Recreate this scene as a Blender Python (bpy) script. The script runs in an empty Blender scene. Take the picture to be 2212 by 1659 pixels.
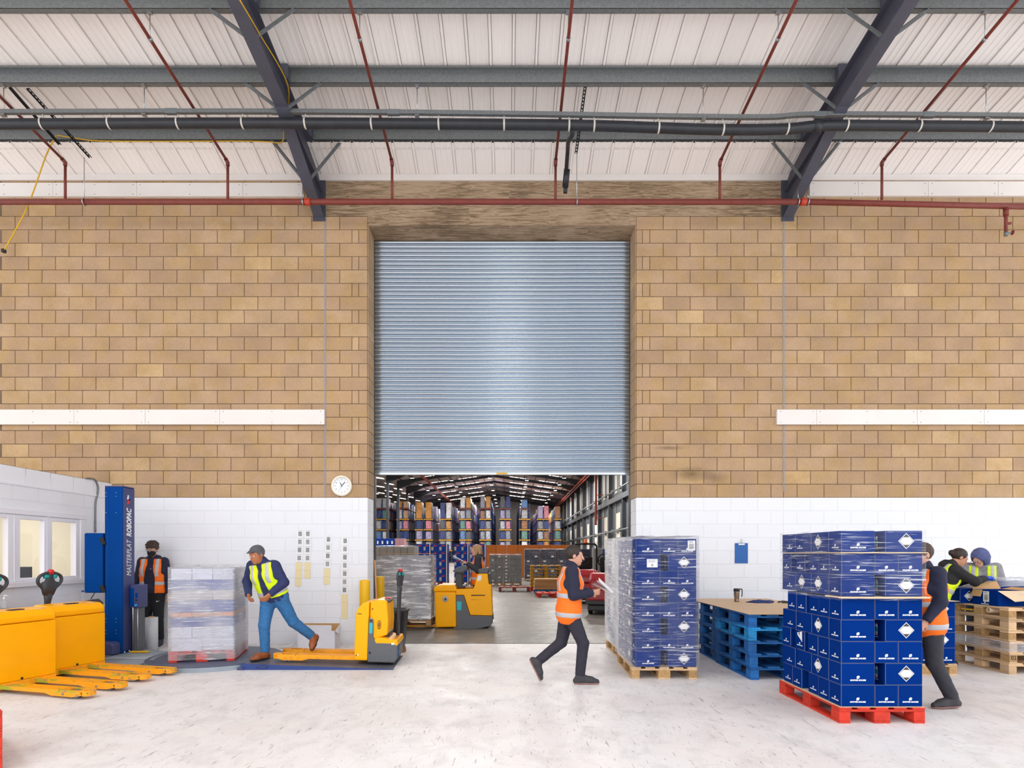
import bpy, bmesh, math, random
import numpy as np
from mathutils import Vector, Matrix, Euler

C = bpy.context.collection
SC = bpy.context.scene
F, CX, CY, H = 1300.0, 1100.0, 1197.0, 1.51      # focal length in pixels, horizon point, eye height
D = 10.156                                       # distance to the block wall
PI = math.pi
random.seed(7)

# ---------------------------------------------------------------- camera, world, lights, exposure
cam = bpy.data.cameras.new('camera')
cam.sensor_width = 36.0
cam.lens = F / 2212 * 36.0
cam.shift_x = (1106 - CX) / 2212
cam.shift_y = (CY - 829.5) / 2212
cam.clip_end = 600
cam_o = bpy.data.objects.new('camera', cam)
cam_o.location = (0, 0, H)
cam_o.rotation_euler = (PI / 2, 0, 0)
C.objects.link(cam_o)
SC.camera = cam_o

world = bpy.data.worlds.new('world')
world.use_nodes = True
world.node_tree.nodes['Background'].inputs[0].default_value = (0.95, 0.97, 1.0, 1)
world.node_tree.nodes['Background'].inputs[1].default_value = 1.5
SC.world = world
SC.view_settings.view_transform = 'Standard'
SC.view_settings.look = 'None'
SC.view_settings.gamma = 1
SC.view_settings.use_curve_mapping = False
SC.view_settings.exposure = 0.55

def area(name, loc, size, power, color=(1, 1, 1), rot=(0, 0, 0)):
    l = bpy.data.lights.new(name, 'AREA')
    l.shape = 'RECTANGLE'; l.size, l.size_y = size
    l.energy = power; l.color = color
    o = bpy.data.objects.new(name, l)
    o.location = loc; o.rotation_euler = rot
    C.objects.link(o)
    return o
# high-bay lamps hanging in the hall behind and above the camera
for lx, pw in ((-6, 110), (0, 50), (6, 50)):
    for ly in (-3.0, 2.5):
        area('high_bay_lamp', (lx, ly, 8.0), (1.2, 1.2), pw, (1.0, 0.97, 0.93))
# high-bay lamps of the far warehouse
for lx in (-14, -4, 7):
    for ly, pw in ((16, 260), (26, 480), (42, 1200), (65, 1800), (92, 2200), (125, 2600)):
        area('high_bay_lamp', (lx, ly, 13.2), (2, 2), pw, (1.0, 0.97, 0.92))

# ---------------------------------------------------------------- helpers
def P(px, py, d):
    return Vector(((px - CX) * d / F, d, H - (py - CY) * d / F))
def FL(px, py):
    d = F * H / (py - CY)
    return Vector(((px - CX) * d / F, d, 0))
def lin(c):
    return c / 12.92 if c <= 0.04045 else ((c + 0.055) / 1.055) ** 2.4
def rgb(h):
    if isinstance(h, str):
        h = h.lstrip('#')
        return tuple(lin(int(h[i:i + 2], 16) / 255) for i in (0, 2, 4)) + (1,)
    return tuple(h) + (1,)

MATS = {}
def mat(name, color, rough=0.6, metal=0.0, var=0.0, scale=8.0, bump=0.0, rnd=0.0, coat=0.0, emit=0.0, stretch=(1, 1, 1), detail=4, spec=None):
    if name in MATS: return MATS[name]
    m = bpy.data.materials.new(name); m.use_nodes = True
    nt = m.node_tree; b = nt.nodes['Principled BSDF']
    c = rgb(color)
    b.inputs['Base Color'].default_value = c
    b.inputs['Roughness'].default_value = rough
    b.inputs['Metallic'].default_value = metal
    if spec is not None: b.inputs['Specular IOR Level'].default_value = spec
    if coat: b.inputs['Coat Weight'].default_value = coat
    if emit:
        b.inputs['Emission Color'].default_value = c
        b.inputs['Emission Strength'].default_value = emit
    m.diffuse_color = c
    if var or bump or rnd:
        N, L = nt.nodes, nt.links
        tc = N.new('ShaderNodeTexCoord'); mp = N.new('ShaderNodeMapping')
        mp.inputs['Scale'].default_value = stretch
        oi = N.new('ShaderNodeObjectInfo')
        L.new(tc.outputs['Object'], mp.inputs['Vector'])
        off = N.new('ShaderNodeVectorMath'); off.operation = 'MULTIPLY_ADD'
        L.new(oi.outputs['Random'], off.inputs[0]); off.inputs[1].default_value = (37, 91, 53)
        L.new(mp.outputs[0], off.inputs[2])
        nz = N.new('ShaderNodeTexNoise'); nz.inputs['Scale'].default_value = scale; nz.inputs['Detail'].default_value = detail
        L.new(off.outputs[0], nz.inputs['Vector'])
        val = None
        if var:
            mr = N.new('ShaderNodeMapRange'); mr.inputs[1].default_value = 0.3; mr.inputs[2].default_value = 0.7
            mr.inputs[3].default_value = 1 - var; mr.inputs[4].default_value = 1 + var
            L.new(nz.outputs[0], mr.inputs[0]); val = mr.outputs[0]
        if rnd:
            m2 = N.new('ShaderNodeMapRange'); m2.inputs[3].default_value = 1 - rnd; m2.inputs[4].default_value = 1 + rnd
            L.new(oi.outputs['Random'], m2.inputs[0])
            if val is not None:
                mu = N.new('ShaderNodeMath'); mu.operation = 'MULTIPLY'
                L.new(val, mu.inputs[0]); L.new(m2.outputs[0], mu.inputs[1]); val = mu.outputs[0]
            else: val = m2.outputs[0]
        if val is not None:
            vm = N.new('ShaderNodeVectorMath'); vm.operation = 'SCALE'
            vm.inputs[0].default_value = c[:3]; L.new(val, vm.inputs['Scale'])
            L.new(vm.outputs[0], b.inputs['Base Color'])
        if bump:
            bp = N.new('ShaderNodeBump'); bp.inputs['Strength'].default_value = bump; bp.inputs['Distance'].default_value = 0.01
            L.new(nz.outputs[0], bp.inputs['Height']); L.new(bp.outputs[0], b.inputs['Normal'])
    MATS[name] = m
    return m

class MB:
    """collects shapes and builds them as one mesh"""
    def __init__(s): s.v, s.f, s.m, s.sm = [], [], [], []
    def add(s, vs, fs, mi=0, smooth=False):
        o = len(s.v); s.v += [tuple(p) for p in vs]
        for f in fs: s.f.append(tuple(i + o for i in f)); s.m.append(mi); s.sm.append(smooth)
        return s
    def box(s, x0, x1, y0, y1, z0, z1, bev=0.0, mi=0, M=None, emi=None):
        if bev <= 0:
            vs = [(x, y, z) for z in (z0, z1) for y in (y0, y1) for x in (x0, x1)]
            fs = [(0, 2, 3, 1), (4, 5, 7, 6), (0, 1, 5, 4), (2, 6, 7, 3), (0, 4, 6, 2), (1, 3, 7, 5)]
        else:
            X, Y, Z = (x0, x1), (y0, y1), (z0, z1); sg = (1, -1); vs = []; idx = {}
            for i in (0, 1):
                for j in (0, 1):
                    for k in (0, 1):
                        for a in range(3):
                            p = [X[i] + sg[i] * bev, Y[j] + sg[j] * bev, Z[k] + sg[k] * bev]
                            p[a] = (X, Y, Z)[a][(i, j, k)[a]]
                            idx[i, j, k, a] = len(vs); vs.append(tuple(p))
            q = idx; fs = []
            for a in range(3):
                for t in (0, 1):
                    b, c = (a + 1) % 3, (a + 2) % 3
                    def key(u, w):
                        r = [0, 0, 0]; r[a] = t; r[b] = u; r[c] = w; return q[r[0], r[1], r[2], a]
                    loop = [key(0, 0), key(1, 0), key(1, 1), key(0, 1)]
                    fs.append(tuple(loop if t else loop[::-1]))
                    # edges along axis a
                    pass
            for a in range(3):
                b, c = (a + 1) % 3, (a + 2) % 3
                for u in (0, 1):
                    for w in (0, 1):
                        def kk(t, n):
                            r = [0, 0, 0]; r[a] = t; r[b] = u; r[c] = w; return q[r[0], r[1], r[2], n]
                        loop = [kk(0, b), kk(1, b), kk(1, c), kk(0, c)]
                        fs.append(tuple(loop if (u != w) else loop[::-1]))
            for i in (0, 1):
                for j in (0, 1):
                    for k in (0, 1):
                        loop = [q[i, j, k, 0], q[i, j, k, 1], q[i, j, k, 2]]
                        fs.append(tuple(loop if (i + j + k) % 2 else loop[::-1]))
        if M is not None: vs = [M @ Vector(p) for p in vs]
        s.add(vs, fs, mi)
        if emi is not None and bev > 0:
            for i in range(len(fs) - 20, len(fs)): s.m[len(s.m) - len(fs) + i] = emi
        return s
    def prism(s, poly, axis, a, b, mi=0, M=None, smooth=False):
        """poly of 2d points extruded along axis ('x','y','z') from a to b"""
        n = len(poly)
        def pt(u, w, t): return {'x': (t, u, w), 'y': (u, t, w), 'z': (u, w, t)}[axis]
        vs = [pt(u, w, a) for u, w in poly] + [pt(u, w, b) for u, w in poly]
        ar = sum(poly[i][0] * poly[(i + 1) % n][1] - poly[(i + 1) % n][0] * poly[i][1] for i in range(n))
        fl = (ar > 0) ^ (axis == 'y') ^ (b < a)
        c0, c1 = list(range(n)), list(range(n, 2 * n))
        sides = [(i, (i + 1) % n, n + (i + 1) % n, n + i) for i in range(n)]
        if fl: c0 = c0[::-1]
        else: c1 = c1[::-1]; sides = [t[::-1] for t in sides]
        if M is not None: vs = [M @ Vector(p) for p in vs]
        o = len(s.v)
        s.add(vs, [tuple(c0), tuple(c1)], mi)
        for t in sides: s.f.append(tuple(i + o for i in t)); s.m.append(mi); s.sm.append(smooth)
        return s
    def loft(s, rings, mi=0, caps=True, smooth=True, closed=True):
        n = len(rings[0]); vs = [p for r in rings for p in r]; fs = []
        for k in range(len(rings) - 1):
            for i in range(n if closed else n - 1):
                j = (i + 1) % n
                fs.append((k * n + i, k * n + j, (k + 1) * n + j, (k + 1) * n + i))
        o = len(s.v); s.add(vs, fs, mi, smooth)
        if caps and closed:
            s.f.append(tuple(o + i for i in range(n))[::-1]); s.m.append(mi); s.sm.append(False)
            e = o + (len(rings) - 1) * n
            s.f.append(tuple(e + i for i in range(n))); s.m.append(mi); s.sm.append(False)
        return s
    def tube(s, pts, r, n=10, mi=0, caps=True, smooth=True):
        pts = [Vector(p) for p in pts]; rings = []
        up = None
        for i, p in enumerate(pts):
            t = (pts[min(i + 1, len(pts) - 1)] - pts[max(i - 1, 0)]).normalized()
            if up is None:
                up = Vector((0, 0, 1)) if abs(t.z) < 0.9 else Vector((1, 0, 0))
            a = t.cross(up).normalized(); b = a.cross(t).normalized(); up = b
            rr = r[i] if isinstance(r, (list, tuple)) else r
            rings.append([p + a * math.cos(-2 * PI * k / n) * rr + b * math.sin(-2 * PI * k / n) * rr for k in range(n)])
        return s.loft(rings[::-1] if False else rings, mi, caps, smooth)
    def lathe(s, prof, n=16, mi=0, M=None, caps=True, smooth=True):
        rings = []
        for r, z in prof:
            ring = [Vector((r * math.cos(2 * PI * k / n), r * math.sin(2 * PI * k / n), z)) for k in range(n)]
            if M is not None: ring = [M @ p for p in ring]
            rings.append(ring)
        return s.loft(rings, mi, caps, smooth)
    def quad(s, a, b, c, d, mi=0): return s.add([a, b, c, d], [(0, 1, 2, 3)], mi)
    def mesh(s, name, mats):
        me = bpy.data.meshes.new(name)
        me.from_pydata(s.v, [], s.f)
        for m in (mats if isinstance(mats, (list, tuple)) else [mats]): me.materials.append(m)
        me.polygons.foreach_set('material_index', s.m)
        me.polygons.foreach_set('use_smooth', s.sm)
        me.update()
        return me
    def build(s, name, mats, parent=None, loc=None, rz=0.0, bevel=0.0, seg=2):
        o = bpy.data.objects.new(name, s.mesh(name, mats)); C.objects.link(o)
        if parent is not None: o.parent = parent
        if loc is not None: o.location = loc
        o.rotation_euler = (0, 0, rz)
        if bevel:
            md = o.modifiers.new('bevel', 'BEVEL'); md.width = bevel; md.segments = seg; md.limit_method = 'ANGLE'; md.angle_limit = 0.6
        return o

def tag(o, label=None, cat=None, group=None, kind=None):
    if label: o['label'] = label
    if cat: o['category'] = cat
    if group: o['group'] = group
    if kind: o['kind'] = kind
    return o
def thing(name, label, cat, loc=(0, 0, 0), rz=0.0, group=None):
    o = bpy.data.objects.new(name, None); C.objects.link(o)
    o.empty_display_size = 0.1
    o.location = loc; o.rotation_euler = (0, 0, rz)
    return tag(o, label, cat, group)
def inst(name, me, parent=None, loc=(0, 0, 0), rot=(0, 0, 0)):
    o = bpy.data.objects.new(name, me); C.objects.link(o)
    if parent is not None: o.parent = parent
    o.location = loc; o.rotation_euler = rot
    return o
def kids(o): return KID.get(o.name, [])
def copy_tree(o, loc=None, rz=None, label=None, group=None):
    c = o.copy(); C.objects.link(c)
    if loc is not None: c.location = loc
    if rz is not None: c.rotation_euler = (0, 0, rz)
    if label: c['label'] = label
    if group: c['group'] = group
    def rec(a, b):
        for ch in list(a.children):
            d = ch.copy(); C.objects.link(d); d.parent = b; rec(ch, d)
    rec(o, c)
    return c

TXT = {}
def text_mesh(txt, size, m, shear=0.0, bold=0.0, align='CENTER', space=1.0):
    k = (txt, size, m.name, shear, bold, align)
    if k in TXT: return TXT[k]
    cu = bpy.data.curves.new('lettering', 'FONT')
    cu.body = txt; cu.size = size; cu.shear = shear; cu.offset = bold; cu.align_x = align; cu.resolution_u = 2; cu.space_character = space
    o = bpy.data.objects.new('tmp_text', cu); C.objects.link(o)
    bpy.context.view_layer.update()
    me = bpy.data.meshes.new_from_object(o.evaluated_get(bpy.context.evaluated_depsgraph_get()))
    bpy.data.objects.remove(o); me.materials.clear(); me.materials.append(m)
    TXT[k] = me
    return me
def text_to_mb(mb, me, M, mi=0):
    mb.add([M @ v.co for v in me.vertices], [tuple(p.vertices) for p in me.polygons], mi)

def rrect(w, h, r, n=4, cx=0, cy=0):
    """rounded rectangle outline, counter-clockwise"""
    out = []
    for k, (sx, sy) in enumerate(((1, 1), (-1, 1), (-1, -1), (1, -1))):
        for i in range(n + 1):
            a = PI / 2 * (k + i / n)
            out.append((cx + sx * (w / 2 - r) + r * math.cos(a), cy + sy * (h / 2 - r) + r * math.sin(a)))
    return out
# ---------------------------------------------------------------- setting materials
def block_mat():
    m = bpy.data.materials.new('concrete_block'); m.use_nodes = True
    nt = m.node_tree; N, L = nt.nodes, nt.links; b = N['Principled BSDF']; b.inputs['Roughness'].default_value = 0.9
    oi = N.new('ShaderNodeObjectInfo'); tc = N.new('ShaderNodeTexCoord')
    cr = N.new('ShaderNodeValToRGB'); e = cr.color_ramp.elements
    e[0].position = 0; e[0].color = rgb('#ab8d6e'); e[1].position = 1; e[1].color = rgb('#c6a67c')
    for p, c in ((0.25, '#b09172'), (0.5, '#b39475'), (0.75, '#b69878'), (0.93, '#b89a78')):
        q = e.new(p); q.color = rgb(c)
    L.new(oi.outputs['Random'], cr.inputs[0])
    g = N.new('ShaderNodeNewGeometry')
    n0 = N.new('ShaderNodeTexNoise'); n0.inputs['Scale'].default_value = 3.6; n0.inputs['Detail'].default_value = 3; L.new(g.outputs['Position'], n0.inputs['Vector'])
    r0 = N.new('ShaderNodeMapRange'); r0.inputs[1].default_value = .44; r0.inputs[2].default_value = .66; r0.inputs[4].default_value = .6; L.new(n0.outputs[0], r0.inputs[0])
    mo = N.new('ShaderNodeMix'); mo.data_type = 'RGBA'; L.new(r0.outputs[0], mo.inputs[0]); L.new(cr.outputs[0], mo.inputs[6]); mo.inputs[7].default_value = rgb('#b2915f')
    n1 = N.new('ShaderNodeTexNoise'); n1.inputs['Scale'].default_value = 2.2; n1.inputs['Detail'].default_value = 5
    n2 = N.new('ShaderNodeTexNoise'); n2.inputs['Scale'].default_value = 95; n2.inputs['Detail'].default_value = 2
    L.new(g.outputs['Position'], n1.inputs['Vector']); L.new(g.outputs['Position'], n2.inputs['Vector'])
    a1 = N.new('ShaderNodeMapRange'); a1.inputs[1].default_value = .3; a1.inputs[2].default_value = .7; a1.inputs[3].default_value = .9; a1.inputs[4].default_value = 1.1
    a2 = N.new('ShaderNodeMapRange'); a2.inputs[1].default_value = .3; a2.inputs[2].default_value = .7; a2.inputs[3].default_value = .86; a2.inputs[4].default_value = 1.1
    L.new(n1.outputs[0], a1.inputs[0]); L.new(n2.outputs[0], a2.inputs[0])
    mu = N.new('ShaderNodeMath'); mu.operation = 'MULTIPLY'; L.new(a1.outputs[0], mu.inputs[0]); L.new(a2.outputs[0], mu.inputs[1])
    # old black smudges on the right-hand pier
    for (sx, sz, rx, rz_, amt) in ((3.08, 2.86, .42, .14, .55), (3.45, 2.80, .28, .16, .5), (2.70, 3.30, .30, .04, .5)):
        sv = N.new('ShaderNodeVectorMath'); sv.operation = 'SUBTRACT'; L.new(g.outputs['Position'], sv.inputs[0]); sv.inputs[1].default_value = (sx, D, sz)
        sc = N.new('ShaderNodeVectorMath'); sc.operation = 'MULTIPLY'; L.new(sv.outputs[0], sc.inputs[0]); sc.inputs[1].default_value = (1 / rx, 0, 1 / rz_)
        ln = N.new('ShaderNodeVectorMath'); ln.operation = 'LENGTH'; L.new(sc.outputs[0], ln.inputs[0])
        ra = N.new('ShaderNodeMapRange'); ra.inputs[1].default_value = 0; ra.inputs[2].default_value = 1; ra.inputs[3].default_value = 1 - amt; ra.inputs[4].default_value = 1; L.new(ln.outputs['Value'], ra.inputs[0])
        m3 = N.new('ShaderNodeMath'); m3.operation = 'MULTIPLY'; L.new(mu.outputs[0], m3.inputs[0]); L.new(ra.outputs[0], m3.inputs[1]); mu = m3
    vm = N.new('ShaderNodeVectorMath'); vm.operation = 'SCALE'; L.new(mo.outputs[2], vm.inputs[0]); L.new(mu.outputs[0], vm.inputs['Scale'])
    L.new(vm.outputs[0], b.inputs['Base Color'])
    bp = N.new('ShaderNodeBump'); bp.inputs['Strength'].default_value = .35; bp.inputs['Distance'].default_value = .004
    L.new(n2.outputs[0], bp.inputs['Height']); L.new(bp.outputs[0], b.inputs['Normal'])
    return m
M_BLOCK = block_mat()
XO = -6.7
M_MORTAR = mat('mortar', '#78624f', .95, var=.12, scale=6)
M_PAINT = mat('white_wall_paint', '#e9ebf1', .75, var=.012, scale=2.5, bump=.08)
M_PAINTJ = mat('white_painted_joint', '#e0e2e8', .85)
M_LINER = mat('liner_sheet', '#fbf5f1', .5, var=.014, scale=1.1, rnd=.03, stretch=(1, .35, 1))
M_TRIM = mat('white_trim', '#e6dfda', .5, var=.03, scale=2)
M_GALV = mat('galvanised_steel', '#7c7f80', .5, .4, var=.14, scale=30)
M_NAVYSTEEL = mat('dark_blue_painted_steel', '#4b4c59', .5, .0, var=.08, scale=6)
M_REDPIPE = mat('oxide_red_paint', '#7a3328', .55, var=.12, scale=9)
M_BLACKPL = mat('black_plastic_pipe', '#22242a', .45, var=.2, scale=7)
M_GREYSEAL = mat('grey_sealant', '#8b8f9c', .7)
M_SILVER = mat('bright_steel', '#b8bcc0', .3, .9)
M_CREAM = mat('cream_wall_paint', '#ddd6c2', .8, var=.02, scale=3)

def concrete_lintel_mat():
    m = bpy.data.materials.new('board_marked_concrete'); m.use_nodes = True
    nt = m.node_tree; N, L = nt.nodes, nt.links; b = N['Principled BSDF']; b.inputs['Roughness'].default_value = .9
    g = N.new('ShaderNodeNewGeometry'); mp = N.new('ShaderNodeMapping'); mp.inputs['Scale'].default_value = (.8, 6, 9)
    bk = N.new('ShaderNodeTexBrick'); bk.inputs['Scale'].default_value = 1; bk.inputs['Brick Width'].default_value = 1.35; bk.inputs['Row Height'].default_value = .31; bk.inputs['Mortar Size'].default_value = .004
    bk.inputs['Color1'].default_value = (0, 0, 0, 1); bk.inputs['Color2'].default_value = (1, 1, 1, 1); bk.inputs['Mortar'].default_value = (.6, .6, .6, 1)
    cx = N.new('ShaderNodeSeparateXYZ'); L.new(g.outputs['Position'], cx.inputs[0]); cb = N.new('ShaderNodeCombineXYZ'); L.new(cx.outputs[0], cb.inputs[0])
    yz = N.new('ShaderNodeMath'); yz.operation = 'SUBTRACT'; L.new(cx.outputs[2], yz.inputs[0]); L.new(cx.outputs[1], yz.inputs[1]); L.new(yz.outputs[0], cb.inputs[1]); L.new(cb.outputs[0], bk.inputs[0])
    of = N.new('ShaderNodeVectorMath'); of.operation = 'MULTIPLY_ADD'; L.new(bk.outputs[0], of.inputs[0]); of.inputs[1].default_value = (3.1, 0, 1.7); L.new(g.outputs['Position'], of.inputs[2])
    L.new(of.outputs[0], mp.inputs['Vector'])
    w = N.new('ShaderNodeTexNoise'); w.inputs['Scale'].default_value = 3.2; w.inputs['Detail'].default_value = 9; w.inputs['Roughness'].default_value = .72; w.inputs['Distortion'].default_value = 1.2
    L.new(mp.outputs[0], w.inputs['Vector'])
    big = N.new('ShaderNodeTexNoise'); big.inputs['Scale'].default_value = .8; big.inputs['Detail'].default_value = 2
    L.new(g.outputs['Position'], big.inputs['Vector'])
    ad = N.new('ShaderNodeMath'); ad.operation = 'MULTIPLY_ADD'; ad.inputs[1].default_value = .42; L.new(big.outputs[0], ad.inputs[0]); L.new(w.outputs[0], ad.inputs[2])
    cr = N.new('ShaderNodeValToRGB'); e = cr.color_ramp.elements
    e[0].position = .60; e[0].color = rgb('#b59c82'); e[1].position = .86; e[1].color = rgb('#705d47')
    q = e.new(.70); q.color = rgb('#a68c70'); q = e.new(.76); q.color = rgb('#8a745a')
    L.new(ad.outputs[0], cr.inputs[0]); L.new(cr.outputs[0], b.inputs['Base Color'])
    bp = N.new('ShaderNodeBump'); bp.inputs['Strength'].default_value = .4; bp.inputs['Distance'].default_value = .01
    L.new(w.outputs[0], bp.inputs['Height']); L.new(bp.outputs[0], b.inputs['Normal'])
    return m
M_LINTEL = concrete_lintel_mat()

def floor_mat(name, base, scuff, amt, rough, warm):
    m = bpy.data.materials.new(name); m.use_nodes = True
    nt = m.node_tree; N, L = nt.nodes, nt.links; b = N['Principled BSDF']
    g = N.new('ShaderNodeNewGeometry')
    def noise(sc, det, scale3=(1, 1, 1), rot=0.0, dist=0.0, r=.55):
        mp = N.new('ShaderNodeMapping'); mp.inputs['Scale'].default_value = scale3; mp.inputs['Rotation'].default_value = (0, 0, rot)
        L.new(g.outputs['Position'], mp.inputs['Vector'])
        t = N.new('ShaderNodeTexNoise'); t.inputs['Scale'].default_value = sc; t.inputs['Detail'].default_value = det; t.inputs['Distortion'].default_value = dist; t.inputs['Roughness'].default_value = r
        L.new(mp.outputs[0], t.inputs['Vector']); return t.outputs[0]
    def rng(x, a, c, lo=0.0, hi=1.0):
        t = N.new('ShaderNodeMapRange'); t.inputs[1].default_value = a; t.inputs[2].default_value = c; t.inputs[3].default_value = lo; t.inputs[4].default_value = hi
        L.new(x, t.inputs[0]); return t.outputs[0]
    def mix(f, a, c):
        t = N.new('ShaderNodeMix'); t.data_type = 'RGBA'
        L.new(f, t.inputs[0])
        for k, v in ((6, a), (7, c)):
            if isinstance(v, tuple): t.inputs[k].default_value = v
            else: L.new(v, t.inputs[k])
        return t.outputs[2]
    def mul(x, y):
        t = N.new('ShaderNodeMath'); t.operation = 'MULTIPLY'; L.new(x, t.inputs[0])
        if isinstance(y, float): t.inputs[1].default_value = y
        else: L.new(y, t.inputs[1])
        return t.outputs[0]
    col = mix(rng(noise(.7, 3), .35, .68), rgb(base), rgb(warm))
    col = mix(mul(rng(noise(2.6, 8, (1.5, 1, 1), .3, .4, .68), .48, .74), .42 * amt), col, rgb(scuff))
    # tyre scuffs in several directions
    for sc, rot, s3, th in ((3, .15, (9, 1, 1), .67), (4, -.5, (8, 1, 1), .675), (2.5, .05, (14, 1, 1), .68), (4, .8, (7, 1, 1), .68), (5, .3, (1, 7, 1), .69), (14, 1.0, (2.5, 1, 1), .68), (17, -.2, (1, 2, 1), .685), (26, .5, (1.6, 1, 1), .70), (38, .1, (1, 1, 1), .715)):
        col = mix(mul(rng(noise(sc, 3, s3, rot, .3), th, th + .04), min(1.0, .8 * amt)), col, rgb(scuff))
    # fine scribble lines
    for sc, rot in ((.9, 0), (1.3, 1.0)):
        n = noise(sc, 2, (1, 1, 1), rot, .8)
        t = N.new('ShaderNodeMath'); t.operation = 'PINGPONG'; t.inputs[1].default_value = .05; L.new(n, t.inputs[0])
        col = mix(mul(rng(t.outputs[0], .0012, .0, 0, 1), .35 * amt), col, rgb(scuff))
    L.new(col, b.inputs['Base Color'])
    L.new(rng(noise(4, 5), .3, .7, rough - .1, rough + .12), b.inputs['Roughness'])
    b.inputs['Specular IOR Level'].default_value = .35
    return m
M_FLOOR = floor_mat('painted_floor', '#e4e3e4', '#6b6766', .62, .5, '#dfd9d8')
M_FLOOR2 = floor_mat('bare_concrete_floor', '#7d7975', '#45413e', 1.0, .42, '#706c68')

# ---------------------------------------------------------------- floors
MB().box(-16, 14, -6, D + .05, -.3, 0).build('floor', M_FLOOR)['kind'] = 'structure'
tag(MB().box(-60, 16, D + .05, 160, -.3, 0).build('floor', M_FLOOR2), kind='structure')

tag(MB().box(-2.38, 2.13, D - .012, D + .03, 0, .003).build('trim_7', mat('floor_joint_filler', '#4b4744', .8)), kind='structure')
# ---------------------------------------------------------------- block wall
CO = .2258                                  # course height
Z0 = 2.463                                  # top of the white paint
XL, XR = (794 - CX) / 128, (1374 - CX) / 128
XJL, XJR = (703 - CX) / 128, (1692 - CX) / 128
T = .48
BW = .4547
BLK = {}
def block_mesh(w, white):
    k = (round(w, 3), white)
    if k not in BLK:
        j = .005
        BLK[k] = MB().box(-w / 2 + j, w / 2 - j, -.012 if not white else -.0025, .01, -CO / 2 + j, CO / 2 - j, .003).mesh('block', M_PAINT if white else M_BLOCK)
    return BLK[k]
def spans(x0, x1, start, first=None):
    """widths of one course between x0 and x1 from a start offset of full blocks"""
    out, x = [], x0
    for w in (first or []): out.append((x, x + w)); x += w
    while x < x1 - .02:
        w = min(BW, x1 - x)
        if x1 - (x + w) < .05: w = x1 - x
        out.append((x, x + w)); x += w
    return out
def wall(name, x0, x1, ztop, fn, cap=300):
    g = .0
    slab = MB().box(x0, x1, D, D + T, Z0, ztop, mi=0).box(x0, x1, D, D + T, 0, Z0, mi=1)
    w = slab.build(name, [M_MORTAR, M_PAINTJ]); tag(w, kind='structure')
    todo = []
    for k in range(-11, int((ztop - Z0) / CO) + 1):
        zc = Z0 + (k + .5) * CO
        if zc + CO / 2 > ztop + .08: continue
        for a, b in fn(k): todo.append((k < 0, a, b, zc))
    todo = [t for t in todo if t[1] > -8.9 and not (t[0] and t[2] < XO - .1)]
    todo.sort(key=lambda t: (t[0], abs(t[3] - 2.3)))
    rest = MB()
    for i, (white, a, b, zc) in enumerate(todo):
        if i < cap:
            o = inst('block', block_mesh(b - a, white), w, ((a + b) / 2, D, zc))
        else:
            j = .005; rest.box(a + j, b - j, D - (.0025 if white else .012), D + .01, zc - CO / 2 + j, zc + CO / 2 - j, .003, mi=0 if white else 1)
    if rest.v: tag(rest.build('painted_blocks', [M_PAINT, M_BLOCK], w), kind='stuff')
    return w
def far_left(k):
    s, x, out = -1, XJL, []
    first = BW / 2 if k % 2 == 0 else BW
    while x > -9.5:
        w = first if x == XJL else BW
        out.append((x - w, x)); x -= w
    return out
def far_right(k):
    return [t for t in spans(XJR, 9.6, 0, [BW / 2] if k % 2 == 0 else [])]
def pier_left(k):
    if k % 2 == 0: return [(XJL, XJL + .245), (XJL + .245, XL)]
    return [(XJL, XJL + .45), (XJL + .45, XJL + .565), (XJL + .565, XL)]
def pier_right(k):
    return spans(XR, XJR, 0, [] if k % 2 == 0 else [.105, .125])
wl = wall('wall_back_left', -9.6, XJL, 7.86, far_left)
wpl = wall('wall_pier_left', XJL, XL, 7.21, pier_left)
wpr = wall('wall_pier_right', XR, XJR, 7.21, pier_right)
wr = wall('wall_back_right', XJR, 9.6, 7.86, far_right)
# reveals of the doorway
def reveal(w, x, sgn):
    for k in range(-11, 21):
        white = k < 0
        cuts = [0, T] if k % 2 == 0 else [0, .2, T]
        for a, b in zip(cuts, cuts[1:]):
            key = ('rev', a, b, white)
            if key not in BLK:
                j = .004
                BLK[key] = MB().box(-.012 if not white else -.004, .01, a + j, b - j, -CO / 2 + j, CO / 2 - j, .003).mesh('block', M_PAINT if white else M_BLOCK)
            inst('block', BLK[key], w, (x, D, Z0 + (k + .5) * CO), (0, 0, 0) if sgn > 0 else (0, 0, 0)).scale = (sgn, 1, 1)
reveal(wpl, XL, -1)
reveal(wpr, XR, 1)
# movement joints
tag(MB().box(XJL - .012, XJL + .012, D - .018, D, Z0 + .002, 7.2).build('trim_1', M_GREYSEAL), kind='structure')
tag(MB().box(XJR - .012, XJR + .012, D - .018, D, Z0 + .1, 7.15).build('trim_2', M_GREYSEAL), kind='structure')
# concrete lintel
zb, zn, zt = 7.06, 7.205, 7.86
lt = MB().box(XJL, XJR, D + .0, D + T + .1, zn, zt).box(XL, XR, D - .0, D + T + .1, zb, zn)
tag(lt.build('lintel', M_LINTEL), 'brown board-marked concrete lintel with dark stains over the doorway', kind='structure')
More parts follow.
